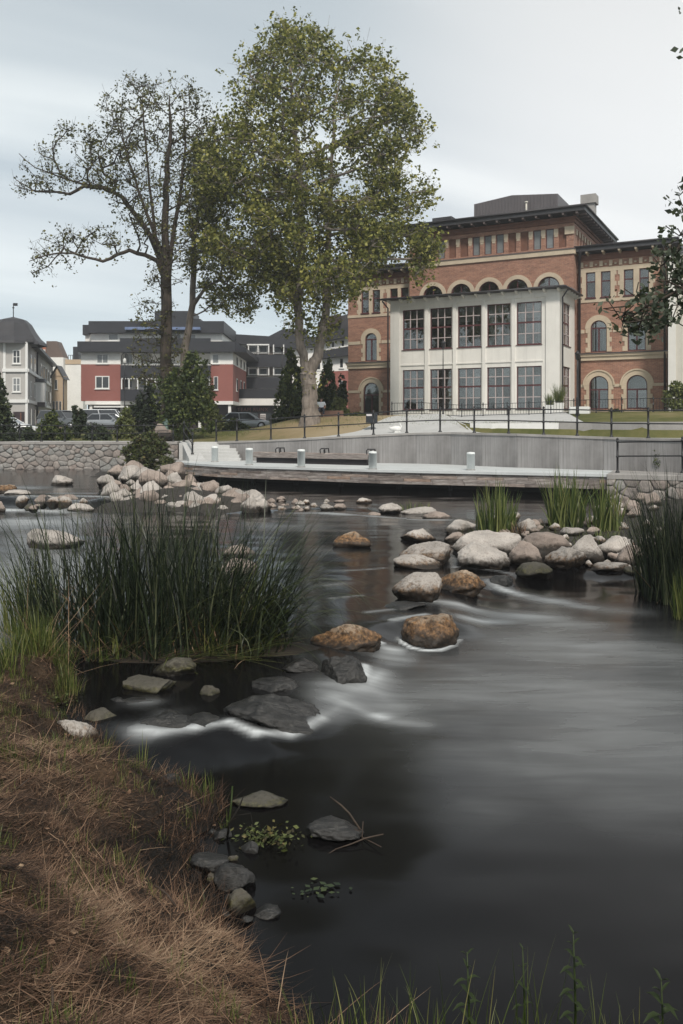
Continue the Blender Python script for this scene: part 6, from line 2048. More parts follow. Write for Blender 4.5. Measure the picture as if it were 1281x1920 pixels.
# ================================================================== RUSHES AND GRASSES
def clump(name, label, cx, cy, rx, ry, n, hgt, width, mt, zf, lean=(0, .25), curl=(0, .7), bias=None, segs=8, cat='grass', group=None, hvar=(.40, 1.06), outward=1.0, dead=0):
    th = rng.uniform(0, 2 * PI, n); q = np.sqrt(rng.uniform(0, 1, n))
    x = rx * q * np.cos(th); y = ry * q * np.sin(th)
    z = zf(x + cx, y + cy) if callable(zf) else np.full(n, zf)
    z0 = float(np.min(z))
    root = empty(name, (cx, cy, z0), 0, label, cat, group)
    L = rng.uniform(*lean, n) * (.4 + .9 * q); Cc = rng.uniform(curl[0], curl[1], n) * (.35 + 1.0 * q)
    Cc = Cc + (rng.uniform(0, 1, n) < .22) * rng.uniform(.2, .9, n)
    az = np.arctan2(y / ry, x / rx) * outward + rng.normal(0, 1.3, n)
    base = np.stack([x, y, z - z0 - .03], -1)
    hh = hgt * rng.uniform(*hvar, n) * (1.08 - .28 * q)
    if bias is not None:
        az, L, Cc, hh = bias(x, y, az, L, Cc, hh)
    V, F, A_ = blades(base, hh, np.full(n, width) * rng.uniform(.7, 1.3, n), az, L, Cc, segs)
    link('blades', mesh_np('blades', V, F, M[mt], False, {'var': A_}), None, root)
    if dead:
        b2 = base[:dead] + rng.normal(0, .05, (dead, 3)) * np.array([1, 1, 0])
        V, F, A_ = blades(b2, rng.uniform(.15, 1.3, dead), np.full(dead, width * .8), rng.uniform(0, 2 * PI, dead), rng.uniform(.5, 1.5, dead), rng.uniform(0, .9, dead), 4, rng.uniform(.5, 1, dead))
        link('dead_stalks', mesh_np('dead_stalks', V, F, M['straw'], False, {'var': A_}), None, root)
    return root
def leftfan(x, y, az, L, C, h):
    k = x < 0
    az = np.where(k & (rng.uniform(0, 1, len(x)) < .5), PI + rng.normal(0, .5, len(x)), az); return az, L, C, h
def rightfan(x, y, az, L, C, h):
    k = rng.uniform(0, 1, len(x)) < .62
    az = np.where(k, rng.normal(0, .6, len(x)), az)
    C = np.where(k, C * 1.5 + .35, C); return az, L, C, h
def pc(u, v, z): 
    p = atZ(u, v, z); return p.x, p.y
x, y = pc(150, 1222, LB); clump('rush_clump', 'left part of the big dark rush clump in the stream, fine blades leaning left', x, y + .1, .78, .6, 430, 2.35, .018, 'rush', LB, (0, .38), (0, .9), leftfan, 9, 'rushes', dead=90)
x, y = pc(300, 1222, LB); clump('rush_clump', 'tall upright middle of the big dark rush clump in the stream', x, y + .15, .85, .65, 640, 2.5, .018, 'rush', LB, (0, .34), (0, .8), None, 9, 'rushes', dead=140)
x, y = pc(440, 1222, LB); clump('rush_clump', 'right part of the big dark rush clump with long blades arching over to the right', x, y + .2, .7, .6, 470, 2.4, .018, 'rush', LB, (0, .45), (.2, 1.3), rightfan, 10, 'rushes', dead=110)
x, y = pc(490, 1215, LB); clump('rush_clump', 'loose outer blades bowing low over the water at the right of the rush clump', x - .15, y + .1, .3, .4, 220, 2.35, .016, 'rush', LB, (.25, .7), (.7, 1.6), rightfan, 10, 'rushes')
x, y = pc(38, 1190, LB); clump('reed_clump', 'bright green reed clump at the left edge of the big rush clump', x, y + .25, .42, .35, 240, 1.35, .014, 'rush_light', LB, (0, .3), (0, .5), leftfan, 7, 'reeds')
x, y = pc(200, 1236, LB); clump('reed_clump', 'small yellow green shoots at the left front foot of the rush clump', x, y, .22, .14, 60, .55, .012, 'rush_light', LB, (0, .3), (0, .4), None, 6, 'reeds', dead=25)
x, y = pc(395, 1228, LB); clump('reed_clump', 'small yellow green shoots at the right front foot of the rush clump', x, y, .22, .14, 60, .6, .012, 'rush_light', LB, (0, .3), (0, .4), None, 6, 'reeds', dead=20)
x, y = pc(430, 1222, LB)
clump('rush_clump', 'few very long pale rush blades arching from the clump towards the brown boulder', x, y, .5, .35, 70, 2.7, .011, 'rush_light', LB, (.35, .75), (.9, 1.7), lambda x, y, az, L, C, h: (rng.normal(-.1, .45, len(x)), L, C, h), 12, 'rushes')
x, y = pc(230, 1222, LB)
clump('rush_clump', 'few long bent rush blades crossing low in front of the rush clump', x, y - .3, .8, .2, 40, 1.9, .010, 'rush_light', LB, (.6, 1.1), (.5, 1.0), lambda x, y, az, L, C, h: (np.where(rng.uniform(0, 1, len(x)) < .6, rng.normal(-.2, .4, len(x)), rng.normal(3.1, .4, len(x))), L, C, h), 10, 'rushes')
# flattened blades lying on the water before the clump
n = 60
bx, by = pc(400, 1238, LB)
base = np.stack([rng.uniform(-.75, .35, n), rng.uniform(-.12, .2, n), rng.uniform(0, .05, n)], -1)
V, F, A_ = blades(base, rng.uniform(.6, 1.25, n), np.full(n, .012), rng.normal(-.35, .45, n), rng.uniform(1.15, 1.5, n), rng.uniform(0, .15, n), 8)
r_ = empty('fallen_blades', (bx, by, LB + .02), 0, 'long blades bent flat onto the water in front of the rush clump', 'rushes')
link('blades', mesh_np('blades', V, F, M['rush_light'], False, {'var': A_}), None, r_)
# grass on the knoll and the shoots along the bank
x, y = pc(70, 1300, -2.95); clump('grass_tuft', 'fresh green grass tuft on the knoll at the left bank', x - .05, y + .15, .36, .3, 620, .62, .008, 'rush_light', bank_z, (0, .3), (0, .5), None, 6, 'grass', dead=80)
x, y = pc(128, 1318, -2.95); clump('grass_tuft', 'short bright grass on the right shoulder of the left knoll', x, y + .02, .13, .12, 220, .40, .007, 'rush_light', bank_z, (0, .3), (0, .4), None, 5, 'grass')
x, y = pc(-6, 1330, -2.95); clump('grass_tuft', 'grass tuft cut by the left edge beside the knoll', x, y, .3, .3, 200, .5, .008, 'rush_light', bank_z, (0, .3), (0, .5), None, 5, 'grass')
TU = [(198, 1432, .055, 26, .34, 'green shoots at the foot of the grey straw covered stone'), (266, 1446, .05, 24, .42, 'tall thin green shoots at the water edge before the white foam'),
      (352, 1492, .10, 26, .28, 'sparse green shoots along the straw edge left of the split reed'), (385, 1508, .09, 24, .34, 'green shoots on the corner of the straw bank'), (425, 1545, .03, 9, .38, 'split pale reed stalks on the tip of the bank')]
for u, v, r, n, h, lb in TU:
    x, y = pc(u, v, -3.0); clump('green_shoots', lb, x, y, r, r, n, h, .009, 'rush_light', bank_z, (0, .25), (0, .35), None, 6, 'grass')
for u, v, n, lb in ((120, 1490, 12, 'few short blades low on the left slope of the bank'), (295, 1545, 16, 'tiny green sprout in the middle of the straw'), (235, 1700, 16, 'small green tuft in the lower straw'), (330, 1690, 14, 'small green tuft right in the lower straw'), (425, 1700, 12, 'green sprout at the wet edge of the straw bank')):
    z = -2.35 if v > 1600 else -2.75
    x, y = pc(u, v, z); clump('grass_sprout', lb, x, y, .06, .06, n, .16, .007, 'rush_light', bank_z, (0, .5), (0, .5), None, 5, 'grass')
# right bank
x, y = pc(928, 1000, -2.75); clump('iris_clump', 'left green iris clump on the rocks under the deck', x, y, .48, .35, 170, 1.5, .04, 'iris', LB + .1, (0, .22), (0, .35), None, 6, 'iris')
x, y = pc(1062, 985, -2.7); clump('iris_clump', 'middle green iris clump leaning over the right bank stones', x, y, .48, .4, 200, 1.75, .04, 'iris', LB + .15, (0, .3), (0, .45), None, 6, 'iris')
x, y = pc(1135, 992, -2.7); clump('iris_clump', 'right green iris clump below the end of the plank edge', x, y, .42, .4, 150, 1.5, .04, 'iris', LB + .15, (0, .22), (0, .35), None, 6, 'iris')
x, y = pc(770, 955, LD); clump('iris_clump', 'thin row of short green blades in the dark water below the deck', x, y, .75, .12, 60, .38, .022, 'iris', LD, (0, .4), (0, .8), None, 5, 'iris')
x, y = pc(968, 1002, -2.75); clump('dry_grass', 'yellowish dry grass beside the left iris clump', x, y - .3, .25, .2, 60, .5, .02, 'straw', LB + .1, (.1, .6), (0, .8), None, 5, 'grass')
x, y = pc(1130, 1012, -2.75); clump('dry_grass', 'wispy pale grass between the right bank stones', x, y, .5, .3, 80, .42, .014, 'iris', LB + .1, (.1, .6), (0, .8), None, 5, 'grass')
x, y = pc(1262, 1128, LC); clump('rush_clump', 'dark rush clump filling the right edge of the photo', x + .1, y + .1, .55, .5, 640, 2.6, .018, 'rush', LC, (0, .18), (0, .45), leftfan, 9, 'rushes', dead=20)
x, y = pc(1225, 1112, LC); clump('rush_clump', 'thinner outer rushes at the left of the right edge clump', x + .05, y + .2, .28, .3, 200, 1.9, .016, 'rush', LC, (0, .25), (0, .5), leftfan, 8, 'rushes')
x, y = pc(1290, 1160, LC); clump('reed_clump', 'short greener reeds low at the right edge', x, y, .25, .25, 120, .9, .014, 'rush_light', LC, (0, .2), (0, .3), None, 6, 'reeds')
# foreground plants along the bottom edge
FP = [(600, 3.55, .22), (655, 3.5, .26), (700, 3.4, .24), (760, 3.45, .22), (820, 3.3, .30), (900, 3.4, .22), (990, 3.3, .32), (1160, 3.35, .2)]
for i, (u, Y, h) in enumerate(FP):
    lbs = ['first', 'second', 'third', 'fourth', 'fifth', 'sixth', 'seventh', 'eighth']
    X = (u - CU) / FOC * Y; z = float(bank_z(np.array([X]), np.array([Y]))[0])
    top = -(1920 - HV - 30) / FOC * Y; hh = max(.3, top - z + h)
    clump('grass_tuft', '%s dark grass tuft from the left along the bottom edge of the photo' % lbs[i], X, Y, .11, .07, 26, hh, .006, 'rush_light', bank_z, (0, .3), (0, .5), None, 7, 'grass')
def stem_plant(label, u, vtop, Y, nodes, ll=.06):
    X = (u - CU) / FOC * Y; z0 = float(bank_z(np.array([X]), np.array([Y]))[0]); zt = (HV - vtop) / FOC * Y; H_ = zt - z0
    root = empty('nettle_plant', (X, Y, z0), 0, label, 'plant')
    MB().tube([(0, 0, -.03), (.012, .01, H_ * .5), (0, 0, H_)], [.006, .005, .002], 6).build('stem', M['rush_light'], root)
    for k in range(nodes):
        f = .35 + .63 * k / (nodes - 1); a0 = (k % 2) * PI / 2 + .4
        l = ll * (1.15 - .5 * abs(f - .6)) * (1 if k < nodes - 2 else .55)
        for s in (0, PI):
            a = a0 + s; cx_, sx_ = math.cos(a), math.sin(a)
            up = .35 if k < nodes - 2 else 1.1
            vs = []; 
            for t, w in ((0, .03), (.3, .15), (.6, .12), (1, .01)):
                z = H_ * f + l * (up * t - .45 * t * t); r = l * t
                vs += [(r * cx_ - w * l * sx_, r * sx_ + w * l * cx_, z + .10 * l * (w > .1)), (r * cx_, r * sx_, z), (r * cx_ + w * l * sx_, r * sx_ - w * l * cx_, z + .10 * l * (w > .1))]
            fs = []
            for i in range(3):
                b_ = i * 3; fs += [(b_, b_ + 1, b_ + 4, b_ + 3), (b_ + 1, b_ + 2, b_ + 5, b_ + 4)]
            MB().add(vs, fs, True).build('leaf', M['leaf_bush'], root)
    return root
stem_plant('tall leafy stem plant at the bottom right of the photo', 1075, 1745, 3.3, 10, .06)
stem_plant('leafy stem plant with a dead leaf at the bottom centre', 876, 1785, 3.35, 9, .06)
stem_plant('bushy stem plant at the bottom right corner', 1240, 1835, 3.2, 8, .08)
stem_plant('thin stem plant left of the tall bottom right one', 980, 1775, 3.4, 6, .045)
# small leafy weeds at the bank tip
for u, v, lb in ((478, 1568, 'left leafy weed at the tip of the straw bank'), (522, 1572, 'right leafy weed at the tip of the bank by the water'), (100, 1345, 'broad leaved weed on the front of the left knoll')):
    x, y = pc(u, v, -3.0); z = max(float(bank_z(np.array([x]), np.array([y]))[0]), LC)
    r_ = empty('leafy_weed', (x, y, z), 0, lb, 'weed')
    n = 110; C = np.stack([rng.normal(0, .09, n), rng.normal(0, .06, n), np.abs(rng.normal(.03, .04, n))], -1)
    V, F, A_ = leaves(C, .02, .8, elong=1.9); link('foliage', mesh_np('foliage', V, F, M['leaf_vine'], False, {'var': A_}), None, r_)

# ================================================================== STRAW
def scatter(n, xr, yr, cond):
    out = []
    tot = 0
    while tot < n:
        x = rng.uniform(*xr, n); y = rng.uniform(yr[0], yr[1], n)
        k = cond(x, y); out.append(np.stack([x[k], y[k]], -1)); tot += k.sum()
    return np.concatenate(out)[:n]
vis = lambda x, y: (np.abs(x / y) < .46) & (sdist(x, y, POLY_BANK) > .0)
def dens(x, y): return vis(x, y) & (rng.uniform(0, 1, len(x)) < np.clip((9.5 / (y ** 1.5 + .5)), 0, 1))
P2 = scatter(70000, (-4.6, .6), (1.9, 9.6), dens)
x, y = P2[:, 0], P2[:, 1]; z = bank_z(x, y)
pat = fbm(x * 1.3 + 4, y * 1.3 + 9, 61, 4)
n = len(x)
az = fbm(x * .8, y * .8, 62, 2) * 5 + rng.normal(0, .9, n)
ln = np.clip(rng.lognormal(-2.65, .6, n), .02, .34)
var = np.clip(.47 + pat * .75 + .45 * fbm(x * 5 + 3, y * 5, 63, 3) + rng.normal(0, .22, n), 0, 1)
edge = sdist(x, y, POLY_BANK)
var = np.clip(var - .55 * np.exp(-edge / .10), 0, 1)
V, F, A_ = blades(np.stack([x, y, z + rng.uniform(.0, .028, n)], -1), ln, rng.uniform(.0022, .0056, n), az, rng.normal(1.46, .22, n), rng.normal(0, .35, n), 2, var)
o = link('straw_litter', mesh_np('straw_litter', V, F, M['straw'], False, {'var': A_})); tag(o, 'dry brown straw and mown reed litter covering the near left bank', 'straw', kind='stuff')
# the same litter goes on, thinner, beyond the left of the view
far_vis = lambda x, y: (x / y <= -.46) & (x / y > -1.6) & (sdist(x, y, POLY_BANK) > .0)
P2 = scatter(42000, (-6.6, -.8), (1.6, 9.6), far_vis)
x, y = P2[:, 0], P2[:, 1]; n = len(x)
var = np.clip(.47 + .75 * fbm(x * 1.3 + 4, y * 1.3 + 9, 61, 4) + rng.normal(0, .22, n), 0, 1)
V, F, A_ = blades(np.stack([x, y, bank_z(x, y) + rng.uniform(.0, .028, n)], -1), np.clip(rng.lognormal(-2.3, .5, n), .03, .4), rng.uniform(.004, .009, n), rng.uniform(0, 2 * PI, n), rng.normal(1.44, .22, n), rng.normal(0, .35, n), 2, var)
o = link('straw_litter', mesh_np('straw_litter', V, F, M['straw'], False, {'var': A_})); tag(o, 'dry straw litter on the bank to the left of the view', 'straw', kind='stuff')
n = 5000
x = rng.uniform(5.4, 14, n); y = rng.uniform(3.5, 16, n)
kk = sdist(x, y, [(5.4, 8), (5.3, 11), (6.0, 13.6), (7.6, 16.5), (30, 17), (30, -6), (10, -6), (7.2, 3.6)]) > .2
x, y = x[kk], y[kk]; n = len(x)
V, F, A_ = blades(np.stack([x, y, np.full(n, -2.75) + .3 * (np.clip(x - 5.6, 0, 1.6))], -1), rng.uniform(.2, .6, n), np.full(n, .012), rng.uniform(0, 2 * PI, n), rng.uniform(0, .6, n), rng.uniform(0, .9, n), 4)
o = link('bank_grass', mesh_np('bank_grass', V, F, M['rush_light'], False, {'var': A_})); tag(o, 'rough green grass on the right bank under the alder', 'grass', kind='stuff')
# stubble: short standing dead tufts in clumps
cl = scatter(900, (-4.4, .4), (2.0, 9.4), vis)
idx = rng.integers(0, len(cl), 15000); c = cl[idx]
ok = fbm(c[:, 0] * 1.1 + 2, c[:, 1] * 1.1 + 5, 71, 3) > -.05
c = c[ok] + rng.normal(0, .035, (ok.sum(), 2)); n = len(c)
V, F, A_ = blades(np.stack([c[:, 0], c[:, 1], bank_z(c[:, 0], c[:, 1]) - .01], -1), rng.uniform(.03, .12, n), rng.uniform(.002, .004, n), rng.uniform(0, 2 * PI, n), rng.uniform(0, .8, n), rng.uniform(0, .9, n), 3, np.clip(rng.normal(.30, .2, n), 0, 1))
o = link('dead_stubble', mesh_np('dead_stubble', V, F, M['straw'], False, {'var': A_})); tag(o, 'short brown stubble tufts standing in the straw of the near bank', 'stubble', kind='stuff')
cl = scatter(190, (-4.4, .4), (2.0, 9.6), vis)
idx = rng.integers(0, len(cl), 4600); c = cl[idx] + rng.normal(0, .04, (4600, 2)); n = len(c)
V, F, A_ = blades(np.stack([c[:, 0], c[:, 1], bank_z(c[:, 0], c[:, 1]) - .01], -1), rng.uniform(.04, .15, n), np.full(n, .0045), rng.uniform(0, 2 * PI, n), rng.uniform(0, .5, n), rng.uniform(0, .6, n), 4)
o = link('green_blades', mesh_np('green_blades', V, F, M['rush_light'], False, {'var': A_})); tag(o, 'thin green blades coming up through the straw litter', 'grass', kind='stuff')
# dead leaves in the litter
P2 = scatter(900, (-4.2, .5), (2.0, 9.2), vis)
V, F, A_ = leaves(np.stack([P2[:, 0], P2[:, 1], bank_z(P2[:, 0], P2[:, 1]) + .025], -1), .022, .9, elong=1.5)
o = link('dead_leaves', mesh_np('dead_leaves', V, F, M['straw'], False, {'var': A_})); tag(o, 'small brown dead leaves lying in the straw litter', 'leaves', kind='stuff')
# ragged fringe of dead grass hanging over the water's edge
n = 9000
bx = rng.uniform(-4.6, .4, n * 6); by = rng.uniform(3.8, 10.0, n * 6)
dd = sdist(bx, by, POLY_BANK); kk = (dd > -.06) & (dd < .30) & (np.abs(bx / by) < .47) & (fbm(bx * 2.3, by * 2.3, 77, 2) > -.12)
bx, by = bx[kk][:n], by[kk][:n]; n = len(bx)
V, F, A_ = blades(np.stack([bx, by, bank_z(bx, by)], -1), rng.uniform(.05, .24, n), rng.uniform(.0025, .005, n), rng.normal(0.6, 1.3, n), rng.uniform(.2, 1.3, n), rng.uniform(0, 1.2, n), 4, np.clip(rng.normal(.42, .24, n), 0, 1))
o = link('bank_fringe', mesh_np('bank_fringe', V, F, M['straw'], False, {'var': A_})); tag(o, "ragged fringe of dead grass hanging over the near bank's edge", 'grass', kind='stuff')
# long single straws
n = 150
P2 = scatter(n, (-4, .4), (2.0, 8.5), vis)
V, F, A_ = blades(np.stack([P2[:, 0], P2[:, 1], bank_z(P2[:, 0], P2[:, 1]) + .03], -1), rng.uniform(.2, .6, n), rng.uniform(.004, .007, n), rng.uniform(0, 2 * PI, n), rng.normal(1.45, .12, n), rng.normal(.1, .2, n), 6, np.clip(rng.normal(.85, .12, n), 0, 1))
o = link('reed_stalks', mesh_np('reed_stalks', V, F, M['straw'], False, {'var': A_})); tag(o, 'long pale broken reed stalks scattered over the straw', 'straw', kind='stuff')
# lawn edge grass by the quay
n = 9000
x = rng.uniform(-19, 12, n); d = rng.uniform(.3, 9, n) ** 1.0; y = np.interp(x, wx_, wy_) + d
k = (x < -1.5) & (y > 52.5) | (x >= -1.5) & (d > 5.2)
x, y = x[k], y[k]; n = len(x)
V, F, A_ = blades(np.stack([x, y, far_z(x, y) - .01], -1), rng.uniform(.04, .16, n), np.full(n, .02), rng.uniform(0, 2 * PI, n), rng.uniform(0, .7, n), rng.uniform(0, .5, n), 2, np.clip(rng.normal(.55, .2, n) + .15 * (x > -4), 0, 1))
o = link('lawn_blades', mesh_np('lawn_blades', V, F, M['iris'], False, {'var': A_})); tag(o, 'rough grass blades of the lawn behind the railings', 'grass', kind='stuff')

# ================================================================== ROCKS
import bmesh
def ico(sub):
    bm = bmesh.new(); bmesh.ops.create_icosphere(bm, subdivisions=sub, radius=1)
    V = np.array([v.co[:] for v in bm.verts]); F = np.array([[v.index for v in f.verts] for f in bm.faces]); bm.free()
    return V, F
ICO = {3: ico(3), 4: ico(4), 5: ico(5)}
def noise3(V, scale, seed):
    return np.array([mnoise.fractal(Vector((v[0] * scale + seed * 7.1, v[1] * scale - seed * 3.3, v[2] * scale + seed)), 1.0, 2.0, 4) for v in V])
def rock_mesh(seed, sub=4, flat=1.0, cuts=9, peak=0.0, rough=.085):
    r = np.random.default_rng(seed)
    V, F = ICO[sub]; V = V.copy()
    for k in range(cuts):
        n = r.normal(0, 1, 3); n /= np.linalg.norm(n); d = r.uniform(.55, .88)
        s = V @ n
        V -= np.maximum(0, s - d)[:, None] * n * .95
    V *= (1 + .15 * noise3(V, .9, seed) + rough * noise3(V, 3.2, seed + 5) + rough * .35 * noise3(V, 9, seed + 8))[:, None]
    if peak:
        h = np.clip(V[:, 2], 0, 1); k = 1 - peak * h
        px_, py_ = r.uniform(-.15, .15, 2)
        V[:, 0] = V[:, 0] * k + px_ * h; V[:, 1] = V[:, 1] * k + py_ * h
    mn, mx = V.min(0), V.max(0)
    V = (V - (mn + mx) / 2) / (mx - mn)          # unit box
    V[:, 2] += .5
    return mesh_np('rock', V, F, None, True)
_rc = {}
def rock(u0, u1, vt, vb, z, kind, label, seed=None, sub=4, peak=0.0, dm=.8, rz=None, group=None, cat='rock', mesh=None, name='rock', hide=.35, cuts=9, tilt=0.0):
    p = atZ((u0 + u1) / 2, vb, z); w = (u1 - u0) / FOC * p.y
    Yc = p.y + w * dm * .42
    w *= 1.04
    top = (HV - vt) / FOC * (Yc - w * dm * .05)
    h = max(.03, top - z); H_ = h / (1 - hide)
    if mesh is None:
        mesh = rock_mesh(seed, sub, 1, cuts, peak)
        mesh.materials.append(M[kind])
    o = link(name, mesh, None, None)
    a = rz if rz is not None else 0
    o.location = (((u0 + u1) / 2 - CU) / FOC * Yc, Yc, z - H_ * hide)
    o.rotation_euler = (0, tilt, a)
    o.scale = (w, w * dm, H_)
    return tag(o, label, cat, group)
K = LC; B_ = LB
